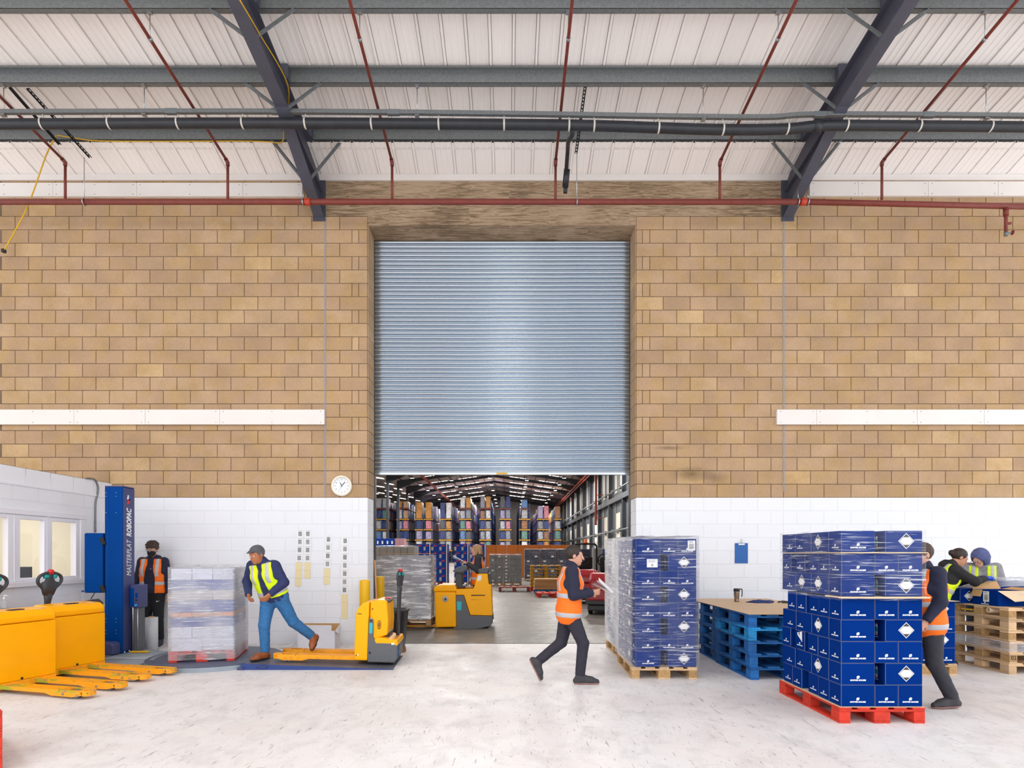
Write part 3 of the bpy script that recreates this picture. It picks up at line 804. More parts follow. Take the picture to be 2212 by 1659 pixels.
# ---------------------------------------------------------------- cartons
M_NAVY = mat('navy_carton', '#002c78', .6, var=.04, scale=3, rnd=.08, spec=.03)
M_KRAFT = mat('kraft_cardboard', '#c79d6c', .8, var=.05, scale=6)
M_KRAFTL = mat('pale_cardboard', '#dcc3a4', .8, var=.06, scale=6)
M_WHITE = mat('white_print', '#eceff2', .5)
M_BLACK = mat('black_print', '#26262a', .5)
M_DGREY = mat('dark_grey_print', '#3d3b3b', .5)
M_LABEL = mat('white_paper_label', '#f1f1f3', .6)
M_TEAL = mat('teal_print', '#169a9c', .5)
M_PINK = mat('pink_print', '#d0457b', .5)
M_GOLD = mat('gold_print', '#d69a35', .5)
PRM = {}
def print_mesh(kind, s=1.0):
    """flat print, in the x-z plane facing -y, 1.5 mm proud"""
    k = (kind, round(s, 2))
    if k in PRM: return PRM[k]
    m = MB(); e = -.0015
    def poly(pts, mi=0, y=e): m.add([(x, y, z) for x, z in pts], [tuple(range(len(pts)))], mi)
    if kind == 'logo':
        w = .013 * s
        out = []
        for cx, cz, a0, r in ((w - .003, w - .003, 0, .003), (-w + w, w - w, 90, w), (-w + .003, -w + .003, 180, .003), (0, 0, 270, w)):
            for i in range(5):
                a = math.radians(a0 + 90 * i / 4); out.append((cx + r * math.cos(a), cz + r * math.sin(a) + .018 * s))
        poly(out)
        for i in range(3): poly([(-.006 * s + i * .0045 * s, .017 * s), (-.0035 * s + i * .0045 * s, .017 * s), (-.0035 * s + i * .0045 * s, .0195 * s), (-.006 * s + i * .0045 * s, .0195 * s)], 1, e * 1.6)
        tm = text_mesh('SHOWER MOUSSE', .0165 * s, M_WHITE, bold=.0011, space=1.05)
        text_to_mb(m, tm, Matrix.Translation((0, e, -.014 * s)) @ Matrix.Rotation(PI / 2, 4, 'X'))
        me = m.mesh('print', [M_WHITE, M_NAVY])
    elif kind == 'diamond':
        r = .072 * s
        poly([(r, 0), (0, r), (-r, 0), (0, -r)], 0)
        q = r * .9; poly([(q, 0), (0, q), (-q, 0), (0, -q)], 1, e * 1.5)
        q = r * .82; c = q * .44; e2 = e * 2
        poly([(q, 0), (c, q - c), (-c, q - c), (-q, 0), (-c, -q + c), (c, -q + c)], 2, e2)
        poly([(c, q - c), (0, q), (-c, q - c)], 1, e2); poly([(-c, -q + c), (0, -q), (c, -q + c)], 1, e2)
        me = m.mesh('diamond_mark', [M_WHITE, M_DGREY, M_LABEL])
    elif kind == 'bottles':
        for i, x in enumerate((-.018, .018)):
            poly([(x - .014, -.06), (x + .014, -.06), (x + .014, .03), (x + .009, .045), (x - .009, .045), (x - .014, .03)], 0, e)
            poly([(x - .008, .045), (x + .008, .045), (x + .008, .07), (x - .008, .07)], 1, e)
            poly([(x - .013, -.025), (x + .013, -.03), (x + .013, .012), (x - .013, .018)], 2, e * 1.5)
            poly([(x - .013, -.05), (x + .013, -.055), (x + .013, -.045), (x - .013, -.038)], 3 if i else 4, e * 1.5)
        tm = text_mesh('SHOWER MOUSSE', .010, M_WHITE, bold=.0006)
        text_to_mb(m, tm, Matrix.Translation((0, e, -.078)) @ Matrix.Rotation(PI / 2, 4, 'X'))
        me = m.mesh('bottle_picture', [M_WHITE, M_DGREY, M_TEAL, M_GOLD, M_PINK])
    elif kind == 'barcode':
        poly([(-.045, -.06), (.045, -.06), (.045, .06), (-.045, .06)], 0)
        rr = random.Random(3); z = -.045
        while z < .02:
            h = rr.choice((.002, .003, .005)); poly([(-.03, z), (.03, z), (.03, z + h), (-.03, z + h)], 1, e * 1.5); z += h + rr.choice((.003, .004))
        for z in (.032, .041, .05): poly([(-.03, z), (rr.uniform(.0, .03), z), (.02, z + .003), (-.03, z + .003)], 1, e * 1.5)
        me = m.mesh('barcode_label', [M_LABEL, M_BLACK])
    elif kind == 'sheet':
        poly([(-.065, -.05), (.065, -.05), (.065, .05), (-.065, .05)], 0)
        poly([(.018, -.024), (0, -.006), (-.018, -.024), (0, -.042)], 1, e * 1.5)
        poly([(.014, -.024), (.007, -.019), (-.007, -.019), (-.014, -.024), (-.007, -.029), (.007, -.029)], 0, e * 2)
        for z in (.034, .022, .010): poly([(-.05, z), (.03, z), (.03, z + .004), (-.05, z + .004)], 2, e * 1.5)
        me = m.mesh('paper_label', [M_LABEL, M_BLACK, mat('grey_print', '#9a9aa0', .6)])
    elif kind == 'torn':
        poly([(-.055, .05), (.05, .075), (.052, -.035), (.03, -.02), (-.02, .012), (-.04, .022)], 0)
        poly([(-.02, .05), (.0, .065), (.0, .03), (-.012, .03)], 1, e * 1.5)
        me = m.mesh('torn_label', [M_LABEL, M_BLACK])
    PRM[k] = me
    return me
CTM = {}
EDGES = {}
def edge_of(m):
    """worn card shows paler along the folds"""
    c = m.diffuse_color; e = mat(m.name + '_worn_fold', tuple(.78 * v + .11 for v in c[:3]), .7); EDGES[m.name] = e
    return e
def carton(label, x0, x1, y0, y1, z0, z1, prints=(), m=None, group=None, rz=0.0, parent=None, name='carton'):
    """prints: (face, kind, u, v[, scale]); face 'f' looks to -y, 'l' to -x, 'r' to +x; u from the face's middle, v from its bottom"""
    m = m or M_NAVY
    w, d, h = round(x1 - x0, 3), round(y1 - y0, 3), round(z1 - z0, 3)
    k = (w, d, h, m.name)
    if k not in CTM:
        b = MB().box(-w / 2, w / 2, -d / 2, d / 2, 0, h - .0015, .0035, emi=1)
        CTM[k] = b.mesh('carton', [m, EDGES.get(m.name) or edge_of(m)])
    o = inst(name, CTM[k], parent, ((x0 + x1) / 2, (y0 + y1) / 2, z0), (0, 0, rz))
    tag(o, label, 'box' if parent is None else None, group)
    for p in prints:
        f, kind, u, v = p[:4]; s = p[4] if len(p) > 4 else 1.0
        me = print_mesh(kind, s)
        if f == 'f': inst(me.name.split('.')[0], me, o, (u, -d / 2, v))
        elif f == 'l': inst(me.name.split('.')[0], me, o, (-w / 2, -u, v), (0, 0, -PI / 2))
        elif f == 'r': inst(me.name.split('.')[0], me, o, (w / 2, u, v), (0, 0, PI / 2))
    return o

# stretch film
def film_mat(name, base, dens, streak, tint='#e9ecf4', face=.3, zs=22, th=(.565, .64)):
    m = bpy.data.materials.new(name); m.use_nodes = True
    nt = m.node_tree; N, L = nt.nodes, nt.links; b = N['Principled BSDF']
    b.inputs['Base Color'].default_value = rgb(tint); b.inputs['Roughness'].default_value = .16
    b.inputs['Specular IOR Level'].default_value = .7
    tc = N.new('ShaderNodeTexCoord'); mp = N.new('ShaderNodeMapping'); mp.inputs['Scale'].default_value = (.7, .7, zs)
    mp.inputs['Rotation'].default_value = (.10, .07, 0)
    L.new(tc.outputs['Object'], mp.inputs['Vector'])
    n = N.new('ShaderNodeTexNoise'); n.inputs['Scale'].default_value = 3.4; n.inputs['Detail'].default_value = 6; n.inputs['Distortion'].default_value = .6; n.inputs['Roughness'].default_value = .65
    L.new(mp.outputs[0], n.inputs['Vector'])
    big = N.new('ShaderNodeTexNoise'); big.inputs['Scale'].default_value = 2.3; big.inputs['Detail'].default_value = 2; L.new(tc.outputs['Object'], big.inputs['Vector'])
    r = N.new('ShaderNodeMapRange'); r.inputs[1].default_value = th[0]; r.inputs[2].default_value = th[1]; r.inputs[3].default_value = 0; r.inputs[4].default_value = streak  # the film's bright glints, painted in as more opaque white streaks
    L.new(n.outputs[0], r.inputs[0])
    r2 = N.new('ShaderNodeMapRange'); r2.inputs[1].default_value = .35; r2.inputs[2].default_value = .65; r2.inputs[3].default_value = dens * .4; r2.inputs[4].default_value = dens * 1.4
    L.new(big.outputs[0], r2.inputs[0])
    ad = N.new('ShaderNodeMath'); ad.operation = 'ADD'; ad.use_clamp = True; L.new(r.outputs[0], ad.inputs[0]); L.new(r2.outputs[0], ad.inputs[1])
    lw = N.new('ShaderNodeLayerWeight'); lw.inputs[0].default_value = .25
    ad2 = N.new('ShaderNodeMath'); ad2.operation = 'MULTIPLY_ADD'; ad2.use_clamp = True; ad2.inputs[1].default_value = face; L.new(lw.outputs['Facing'], ad2.inputs[0]); L.new(ad.outputs[0], ad2.inputs[2])
    L.new(ad2.outputs[0], b.inputs['Alpha'])
    bp = N.new('ShaderNodeBump'); bp.inputs['Strength'].default_value = .9; bp.inputs['Distance'].default_value = .02
    L.new(n.outputs[0], bp.inputs['Height']); L.new(bp.outputs[0], b.inputs['Normal'])
    return m
M_FILM = film_mat('stretch_film', '', .045, .62, face=.12, th=(.55, .64))
M_FILM2 = film_mat('heavy_stretch_film', '', .06, .62, face=.6)
M_FILM3 = film_mat('milky_stretch_film', '', .38, .8, face=.5)
def film(label, x0, x1, y0, y1, z0, z1, m, rz=0.0, nz=10, top=False, amp=.006, seed=1, lean=0.0):
    """a thin loose wrap around a box-shaped load"""
    rr = random.Random(seed); rings = []
    w, d = x1 - x0, y1 - y0
    base = rrect(w, d, .02, 2)
    pts = []
    for i in range(len(base)):
        a, b = Vector(base[i]).to_3d(), Vector(base[(i + 1) % len(base)]).to_3d()
        k = max(1, int((b - a).length / .09))
        for j in range(k): pts.append(a.lerp(b, j / k))
    for k in range(nz + 1):
        t = k / nz
        rings.append([Vector((p.x * (1 + rr.uniform(0, 1) * amp) + lean * t, p.y * (1 + rr.uniform(0, 1) * amp), (z1 - z0) * t + (rr.uniform(0, .015) if k in (0, nz) else 0))) for p in pts])
    b = MB().loft(rings, caps=False)
    if top:
        n = len(pts); o = [p + Vector((0, 0, .004)) for p in rings[-1]]
        b.loft([o, [Vector((p.x * .55 + lean * .4, p.y * .55, z1 - z0 + rr.uniform(.006, .03))) for p in rings[-1]], [Vector((lean, 0, z1 - z0 + .012))] * n], caps=False)
    o = b.build('stretch_film', m, None, ((x0 + x1) / 2, (y0 + y1) / 2, z0), rz)
    tag(o, label, 'film')
    return o
def sheet(label, x0, x1, y0, y1, z, m, ragged=0.0, seed=2, t=.006, name='cardboard_sheet'):
    rr = random.Random(seed); out = []
    n = 14
    for (ax, ay), (bx, by) in (((x0, y0), (x1, y0)), ((x1, y0), (x1, y1)), ((x1, y1), (x0, y1)), ((x0, y1), (x0, y0))):
        for i in range(n):
            f = i / n
            out.append((ax + (bx - ax) * f + rr.uniform(-1, 1) * ragged, ay + (by - ay) * f + rr.uniform(-1, 1) * ragged))
    cx, cy = (x0 + x1) / 2, (y0 + y1) / 2
    o = MB().prism([(a - cx, b - cy) for a, b in out], 'z', 0, t).build(name, m, None, (cx, cy, z))
    return tag(o, label, 'cardboard')

# ---- stack on the red pallet
LW, SW, TH = .30, .2, .194
ORD = ('first', 'second', 'third', 'fourth', 'fifth', 'sixth', 'seventh', 'eighth')
TIER = ('lowest', 'second', 'third', 'fourth', 'fifth', 'sixth', 'seventh', 'eighth')
def stack_rows(tag_name, X0, Y0, Zb, ntier, odd_first, W, depth_boxes, special, leftside=True, gaps={}):
    """tier by tier: front row, then the left side. odd_first: tier 1 has the long-short-short front"""
    for k in range(ntier):
        z = Zb + k * TH + sum(g_ for kk, g_ in gaps.items() if k >= kk); lss = (k % 2 == 0) == odd_first
        tn = f'{TIER[k]} tier of {tag_name}'
        g = f'navy cartons of {tag_name}'
        j = random.uniform(-.004, .004)
        sp = special.get(k, {})
        lg = .05
        if lss:
            sw = (W - LW - .006) / 2
            carton(f'navy carton at front left corner, {tn}', X0 + j, X0 + LW - .004, Y0, Y0 + SW, z, z + TH, [('f', 'logo', .0, lg), ('l', 'logo', 0, lg, .8)], group=g)
            carton(f'narrow navy carton in middle of front, {tn}', X0 + LW, X0 + LW + sw - .004, Y0, Y0 + LW, z, z + TH, [('f', 'logo', .0, lg)], group=g)
            carton(f'{"navy carton with barcode" if sp.get("bar") else "narrow navy carton"} at front right corner, {tn}', X0 + LW + sw, X0 + W, Y0, Y0 + LW, z, z + TH, [('f', 'logo', .0, lg)] + ([('f', 'barcode', .05, .11, .9)] if sp.get('bar') else []), group=g)
            if leftside:
                for i, yy in enumerate(sp.get('ys', (.205, .41, .68, .97))):
                    dx = random.uniform(0, .012)
                    pr = [('l', 'logo', 0, lg, .8)]
                    tt = sp.get('torn') == i
                    if tt: pr.append(('l', 'torn', 0, .115))
                    carton(f'navy carton {"with torn label" if tt else "end-on"}, {ORD[i + 1]} along left side, {tn}', X0 + dx, X0 + LW + dx - .01, Y0 + yy, Y0 + yy + SW - .003, z, z + TH, pr, group=g)
        else:
            carton(f'navy carton {"with paper label" if sp.get("sheet") else "long side out"}, front left, {tn}', X0 + j, X0 + LW, Y0, Y0 + SW, z, z + TH, [('f', 'sheet' if sp.get('sheet') else 'logo', .05 if sp.get('sheet') else 0, .09 if sp.get('sheet') else lg), ('l', 'logo', 0, lg, .8)], group=g)
            x2 = X0 + LW + .094
            carton(f'navy carton set back in the front gap, {tn}', X0 + LW + .004, X0 + LW + .004 + SW, Y0 + .21, Y0 + .2 + LW, z, z + TH, group=g)
            carton(f'diamond marked navy carton, front right, {tn}', x2, X0 + W, Y0, Y0 + SW - .004, z, z + TH, [('f', 'diamond', .02, .1), ('l', 'bottles', -.045, .1)], group=g)
            if leftside:
                mk = sp.get('mk', ('diamond', 'logo', 'logo'))
                for i in range(3):
                    dx = random.uniform(0, .01); ya = Y0 + .215 + i * .325
                    carton(f'{"diamond marked navy carton" if mk[i] == "diamond" else "navy carton lengthwise"}, {ORD[i + 1]} along left side, {tn}', X0 + dx, X0 + SW + dx, ya, ya + LW, z, z + TH,
                           [('l', 'diamond', -.04, .1)] if mk[i] == 'diamond' else [('l', 'logo', .02 - .1 * (i == 1), lg, .8)], group=g)
XS, YS_ = 2.945, 5.365
pallet('bright red pallet under the tall navy carton stack in the right foreground', (XS + .382, YS_ + .6, 0), 0, M_PRED, .765, 1.2, .142)
sheet('pale cardboard layer sheet lying on the bright red pallet', XS + .003, XS + .76, YS_ + .004, YS_ + 1.18, .1425, M_KRAFTL, .002, t=.004)
stack_rows('red pallet stack', XS + .022, YS_ + .012, .148, 8, True, .725, 5,
           {1: {}, 2: {'torn': 2, 'ys': (.205, .41, .68, .99)}, 0: {'ys': (.205, .41, .73, .94)}, 4: {'ys': (.205, .41, .64, .86)}, 5: {'mk': ('diamond', 'diamond', 'logo')}}, gaps={5: .013, 7: .008})
film('clear stretch film around the top tiers of the red pallet stack', XS + .0, XS + .772, YS_ - .012, YS_ + 1.19, 1.09, 1.728, M_FILM, seed=5, amp=.008)
sheet('ragged pale cardboard sheet between fifth and sixth tiers of red pallet stack', XS - .0, XS + .785, YS_ - .04, YS_ + .25, .148 + 5 * TH - .0008, M_KRAFTL, .016, 3, .0125)
sheet('ragged pale cardboard sheet under the topmost tier of red pallet stack', XS + .0, XS + .775, YS_ - .02, YS_ + 1.1, .148 + 7 * TH + .0125, M_KRAFTL, .008, 4, .0075)

# ---- two film-wrapped pallets beside the doorway
XW, YW = 1.50, 7.27
pallet('pine pallet under the nearer film wrapped navy carton load by the doorway', (XW + .39, YW + .56, 0), math.radians(-1.5), M_PWOOD, .79, 1.12, .142, M_CHIP)
pallet('pine pallet under the farther film wrapped load beside the doorway', (XW + .47, YW + 1.92, 0), 0, M_PWOOD, .79, 1.2, .142, M_CHIP)
stack_rows('nearer wrapped load', XW + .03, YW + .012, .146, 8, False, .735, 5, {7: {'bar': 1}, 6: {'sheet': 1}})
for k in range(8):
    z = .146 + k * TH
    for i in range(3):
        carton(f'navy carton behind cloudy film, {("near", "middle", "far")[i]} one, {TIER[k]} tier of farther wrapped load', XW + .1, XW + .4, YW + 1.36 + i * .38, YW + 1.72 + i * .38, z, z + TH, [('l', 'logo', 0, .05, .8)], group='navy cartons of farther wrapped load')
film('glossy clear film wrapped around the nearer navy load by the doorway', XW - .015, XW + .795, YW - .015, YW + 1.18, .1435, 1.715, M_FILM2, math.radians(0), 16, True, .01, 8)
film('cloudy film wrapped around the farther load by the doorway', XW + .06, XW + .87, YW + 1.33, YW + 2.56, .1435, 1.74, M_FILM3, 0, 16, True, .012, 9)

# ---- blue pallets with a board on top
XB, YB = 2.885, 7.22
for i in range(5):
    nm = ('lowest', 'second', 'third', 'fourth', 'topmost')[i]
    pallet(f'worn blue pallet, {nm} in the nearer blue pallet stack', (XB + .5 + random.uniform(-.012, .012), YB + .6, i * .157), random.uniform(-.012, .012), M_PCYAN if i in (3,) else M_PBLUE, 1.0, 1.2, .156, group='nearer stack of blue pallets')
    pallet(f'worn blue pallet, {nm} in the farther blue pallet stack', (XB + .52 + random.uniform(-.012, .012), YB + 1.86, i * .157), random.uniform(-.012, .012), M_PBLUE, 1.0, 1.2, .156, group='farther stack of blue pallets')
M_BOARD = mat('tan_board', '#c8aa88', .6, var=.04, scale=4)
o = MB().box(-.65, .65, -1.27, 1.27, 0, .008, .002).build('hardboard_sheet', M_BOARD, None, (XB + .63, YB + 1.25, 5 * .157 + .0005)); tag(o, 'large tan board lying as a table top on the blue pallet stacks', 'board')
ZT = 5 * .157 + .009
mg = thing('travel_mug', 'stainless travel mug with black lid on the tan board', 'mug', (3.42, 9.05, ZT))
MB().lathe([(.001, 0), (.038, 0), (.034, .02), (.034, .05), (.041, .10), (.043, .15), (.043, .158)], 20).build('body', mat('mug_steel', '#a08f82', .25, .9), mg)
MB().lathe([(.001, .157), (.045, .157), (.046, .19), (.04, .2), (.001, .2)], 20).build('lid', M_BLACKPL, mg)
MB().tube(bez([(.04, 0, .185), (.075, 0, .19), (.082, 0, .16), (.08, 0, .10), (.072, 0, .075)], 4), .008, 8).build('handle', M_BLACKPL, mg)
rr = random.Random(4); ring = []
cl = MB()
for s_, (w, dd) in enumerate(((.2, .13), (.17, .11), (.11, .07))):
    ring.append([Vector((w * math.cos(a) * (1 + .15 * math.sin(3 * a + s_)), dd * math.sin(a) * (1 + .2 * math.sin(5 * a)), .016 * s_ + .002 + (.012 * math.sin(4 * a + s_) if s_ else 0) * 0.5 + .003)) for a in [2 * PI * k / 24 for k in range(24)]])
cl.loft(ring).build('cloth', mat('navy_cloth', '#24346a', .9, var=.2, scale=20), None, (3.72, 8.9, ZT - .003)); tag(bpy.data.objects['cloth'], 'crumpled navy cloth lying on the tan board', 'cloth')
gl = thing('work_glove', 'dark grey work glove lying beside the navy cloth', 'glove', (4.03, 8.86, ZT))
b = MB()
for i in range(4): b.tube([(-.01 + .025 * i, .0, .014), (-.02 + .03 * i, -.09 - .01 * (i in (1, 2)), .013)], [.012, .009], 8)
b.tube([(-.03, .04, .014), (-.075, -.01, .012)], [.012, .01], 8)
b.loft([[Vector((x * (.05 + .004 * k), .06 - .02 * k * 1.5, .016 + z * .013)) + Vector((.03, 0, 0)) for x, z in [(math.cos(a), math.sin(a)) for a in [2 * PI * q / 12 for q in range(12)]]] for k in range(4)])
b.build('fingers', mat('grey_glove', '#4a463f', .9, var=.3, scale=25), gl)

# ---- wooden pallets with the packing cartons
XK, YK = 6.27, 7.55
for i in range(6):
    nm = ('lowest', 'second', 'third', 'fourth', 'fifth', 'topmost')[i]
    t = pallet(f'pine pallet, {nm} in the stack used as packing bench', (XK + .6, YK + .5, i * .139), 0 if i == 0 else random.uniform(-.012, .012), M_PWOOD, 1.2, 1.0, .138, M_CHIP if i % 2 else M_PWOOD, group='pine pallets of the packing bench')
    if i == 1:
        nm_ = text_mesh('02', .075, M_BLACK, bold=.001); q = MB(); text_to_mb(q, nm_, Matrix.Translation((-.55, -.5025, .045)) @ Matrix.Rotation(PI / 2, 4, 'X')); q.build('lettering', M_BLACK, t)
film('torn clear film left around the third pallet of the packing bench', XK - .012, XK + 1.212, YK - .012, YK + 1.012, .275, .40, M_FILM3, 0, 3, False, .008, 12)
tb = thing('cardboard_tube', 'pale cardboard tube stuck in the topmost pine pallet', 'tube', (XK + .02, YK + .33, .742))
MB().lathe([(.028, 0), (.035, 0), (.035, .3), (.028, .3), (.028, 0)], 16, M=Matrix.Rotation(PI / 2, 4, 'Y') , caps=False).build('tube', M_KRAFTL, tb, (-.02, 0, .014 + .021))
yl = MB().box(-.02, .02, -.09, .09, 0, .02, .004).build('yellow_tape_measure', M_YLAB, None, (XK + .03, YK + .72, .7435)); tag(yl, 'small yellow tool lying inside the topmost pine pallet', 'tool')
ZK = 6 * .139 + .0005
carton('closed navy carton with diamond mark at left end of the packing bench', XK - .06, XK + .19, YK + .74, YK + .99, ZK, ZK + .205, [('f', 'diamond', .0, .1)])
# open carton with flaps
oc = thing('open_carton', 'open navy carton with brown flaps on the packing bench', 'box', (XK + .245, YK + .45, ZK))
b = MB(); w, d, h = .19, .21, .2; t_ = .006
b.box(-w, w, -d, -d + t_, 0, h).box(-w, w, d - t_, d, 0, h).box(-w, -w + t_, -d + t_, d - t_, 0, h).box(w - t_, w, -d + t_, d - t_, 0, h).box(-w + t_, w - t_, -d + t_, d - t_, 0, t_)
b.build('body', M_NAVY, oc)
def flap(p, q, o1, o2, m=M_KRAFT):
    p, q, o1, o2 = Vector(p), Vector(q), Vector(o1), Vector(o2)
    n = (q - p).cross(o1).normalized() * .004
    MB().loft([[p, q, q + o2, p + o1], [p + n, q + n, q + o2 + n, p + o1 + n]], smooth=False).build('flap', m, oc)
flap((-w, d, h), (w, d, h), (0, .04, .10), (-.02, .04, .10)); flap((-w, -d, h), (w, -d, h), (.10, -.15, -.13), (.03, -.17, -.10), M_KRAFTL); flap((w, -d, h), (w, d, h), (.15, 0, .03), (.15, 0, .03)); flap((-w, d, h), (-w, d * .2, h), (-.03, 0, -.09), (-.03, 0, -.09))
inst('barcode_label', print_mesh('barcode'), oc, (-w, -.02, .115), (0, 0, -PI / 2)).scale = (1.1, 1, 1.15); inst('print', print_mesh('logo', .9), oc, (-w, .0, .022), (0, 0, -PI / 2))
bt = thing('foam_can', 'small white and teal can standing in front of the open carton', 'can', (XK + .13, YK + .70, ZK))
MB().lathe([(.001, 0), (.021, 0), (.021, .12), (.012, .135)], 14).build('body', M_WHITE, bt)
MB().lathe([(.0215, .03), (.0215, .085)], 14, caps=False).build('label_band', M_TEAL, bt)
MB().lathe([(.016, .13), (.016, .165), (.001, .165)], 14).build('cap', M_DGREY, bt)
carton('tall navy carton at the back right of the packing bench', XK + .47, XK + .95, YK + .73, YK + .99, ZK, ZK + .3, [('f', 'diamond', .13, .18), ('f', 'logo', -.14, .05)])
carton('navy carton at right front of the packing bench beside the open one', XK + .62, XK + 1.0, YK + .25, YK + .6, ZK, ZK + .2, [])
film('crumpled clear film heaped over the tall carton on the packing bench', XK + .46, XK + .965, YK + .72, YK + .998, ZK + .22, ZK + .33, M_FILM3, 0, 3, True, .02, 21)
# ---- short navy stack between red stack and the bench
XM, YM = 4.80, 7.5
pallet('pine pallet under the short navy carton stack behind the walking person', (XM + .39, YM + .6, 0), 0, M_PWOOD, .79, 1.2, .142, M_CHIP)
stack_rows('short rear stack', XM + .03, YM + .01, .146, 4, True, .735, 5, {})
sheet('pale cardboard sheet on top of the short rear stack', XM - .0, XM + .79, YM - .02, YM + 1.1, .146 + 4 * TH, M_KRAFTL, .006, 14, .004)

# ---- red pallets cut by the left picture edge
for i in range(3):
    pallet(f'red pallet, {("lowest", "middle", "topmost")[i]} of three at the left picture edge', (-3.40 - .885, 4.0 + .06, i * .142), math.radians(48), M_PRED, 1.2, 1.0, .1415, group='red pallets at the left edge')
# ---------------------------------------------------------------- pallet trucks
M_TY = mat('truck_yellow_paint', '#ffb000', .34, var=.03, scale=3, coat=.08, spec=.2)
M_TY2 = mat('worn_yellow_paint', '#f7a200', .5, var=.12, scale=14)
M_TG = mat('truck_grey_plastic', '#5c5e63', .5, var=.05, scale=20)
M_TD = mat('dark_grey_plastic', '#35373b', .45)
M_RED = mat('switch_red', '#d11f26', .4)
M_RUB = mat('black_rubber', '#1c1c1e', .7)
M_STEELW = mat('worn_steel_roller', '#9a9a9c', .45, .6)
M_DECALW = mat('white_decal', '#e9e9ea', .5)
M_TEALS = mat('teal_sticker', '#2fb2bf', .5)
def fork_mat():
    m = bpy.data.materials.new('scuffed_fork_paint'); m.use_nodes = True
    nt = m.node_tree; N, L = nt.nodes, nt.links; b = N['Principled BSDF']; b.inputs['Roughness'].default_value = .5
    tc = N.new('ShaderNodeTexCoord')
    def nz(sc, s3, a, c):
        mp = N.new('ShaderNodeMapping'); mp.inputs['Scale'].default_value = s3; L.new(tc.outputs['Object'], mp.inputs['Vector'])
        n = N.new('ShaderNodeTexNoise'); n.inputs['Scale'].default_value = sc; n.inputs['Detail'].default_value = 6; L.new(mp.outputs[0], n.inputs['Vector'])
        r = N.new('ShaderNodeMapRange'); r.inputs[1].default_value = a; r.inputs[2].default_value = c; L.new(n.outputs[0], r.inputs[0]); return r.outputs[0]
    def mix(f, a, c):
        t = N.new('ShaderNodeMix'); t.data_type = 'RGBA'; L.new(f, t.inputs[0])
        for k, v in ((6, a), (7, c)):
            if isinstance(v, tuple): t.inputs[k].default_value = v
            else: L.new(v, t.inputs[k])
        return t.outputs[2]
    col = mix(nz(3, (1, 4, 3), .58, .64), rgb('#f7a409'), rgb('#a3ac2c'))
    col = mix(nz(5, (1, 3, 2), .6, .66), col, rgb('#b98a55'))
    col = mix(nz(9, (1, 3, 3), .66, .7), col, rgb('#5f3a14'))
    L.new(col, b.inputs['Base Color']); return m
M_FORK = fork_mat()
def fork(parent, y, x0, x1, m, w=.165, z0=.035, z1=.088):
    """one fork along +x from x0 to the rounded tip at x1, at lateral position y"""
    p = parent
    out = [(x0, y - w / 2), (x1 - .10, y - w / 2)] + [(x1 - .10 + .10 * math.sin(a), y - w / 2 * math.cos(a) ** .6 if a < PI / 2 else y) for a in (PI / 6, PI / 3, PI / 2.3)] + [(x1 - .10 + .10 * math.sin(a), y + w / 2 * math.cos(a) ** .6) for a in (PI / 2.3, PI / 3, PI / 6)] + [(x1 - .10, y + w / 2), (x0, y + w / 2)]
    b = MB()
    # top plate in pieces around the roller window
    rx0, rx1, ry = x1 - .30, x1 - .13, .048
    b.box(x0, rx0 - .06, y - w / 2, y + w / 2, z1 - .012, z1)
    b.box(rx0 - .045, rx0, y - w / 2, y + w / 2, z1 - .012, z1)
    b.box(rx0, rx1, y - w / 2, y - ry, z1 - .012, z1).box(rx0, rx1, y + ry, y + w / 2, z1 - .012, z1)
    tipo = [(x, yy) for x, yy in out if x >= x1 - .1001]
    b.prism([(rx1, y - w / 2)] + tipo + [(rx1, y + w / 2)], 'z', z1 - .012, z1)
    # side skirts, deeper near the tip
    for sy in (-1, 1):
        yy = y + sy * (w / 2 - .006)
        pr = [(x0, z1 - .012), (x0, z0 + .012), (x1 - .55, z0 + .012), (x1 - .46, z0 - .012), (x1 - .16, z0 - .012), (x1 - .06, z0 + .01), (x1 - .08, z1 - .012)]
        b.prism(pr, 'y', yy - .006, yy + .006)
    tip = [(x, yy) for x, yy in tipo]
    b.prism([(x1 - .07, y - w / 2 + .02)] + [(x - .002, yy) for x, yy in tip[1:-1]] + [(x1 - .07, y + w / 2 - .02)], 'z', z0, z1 - .012)
    f = b.build('fork', m, p)
    r = MB()
    for cx in (x1 - .245, x1 - .18): r.tube([(cx, y - .04, .04), (cx, y + .04, .04)], .04, 14)
    r.build('load_roller', M_STEELW, f)
    MB().tube([(x1 - .30, y - w / 2 - .001, .05), (x1 - .30, y - w / 2 - .008, .05)], .012, 8).build('pin', M_STEELW, f)
    return f
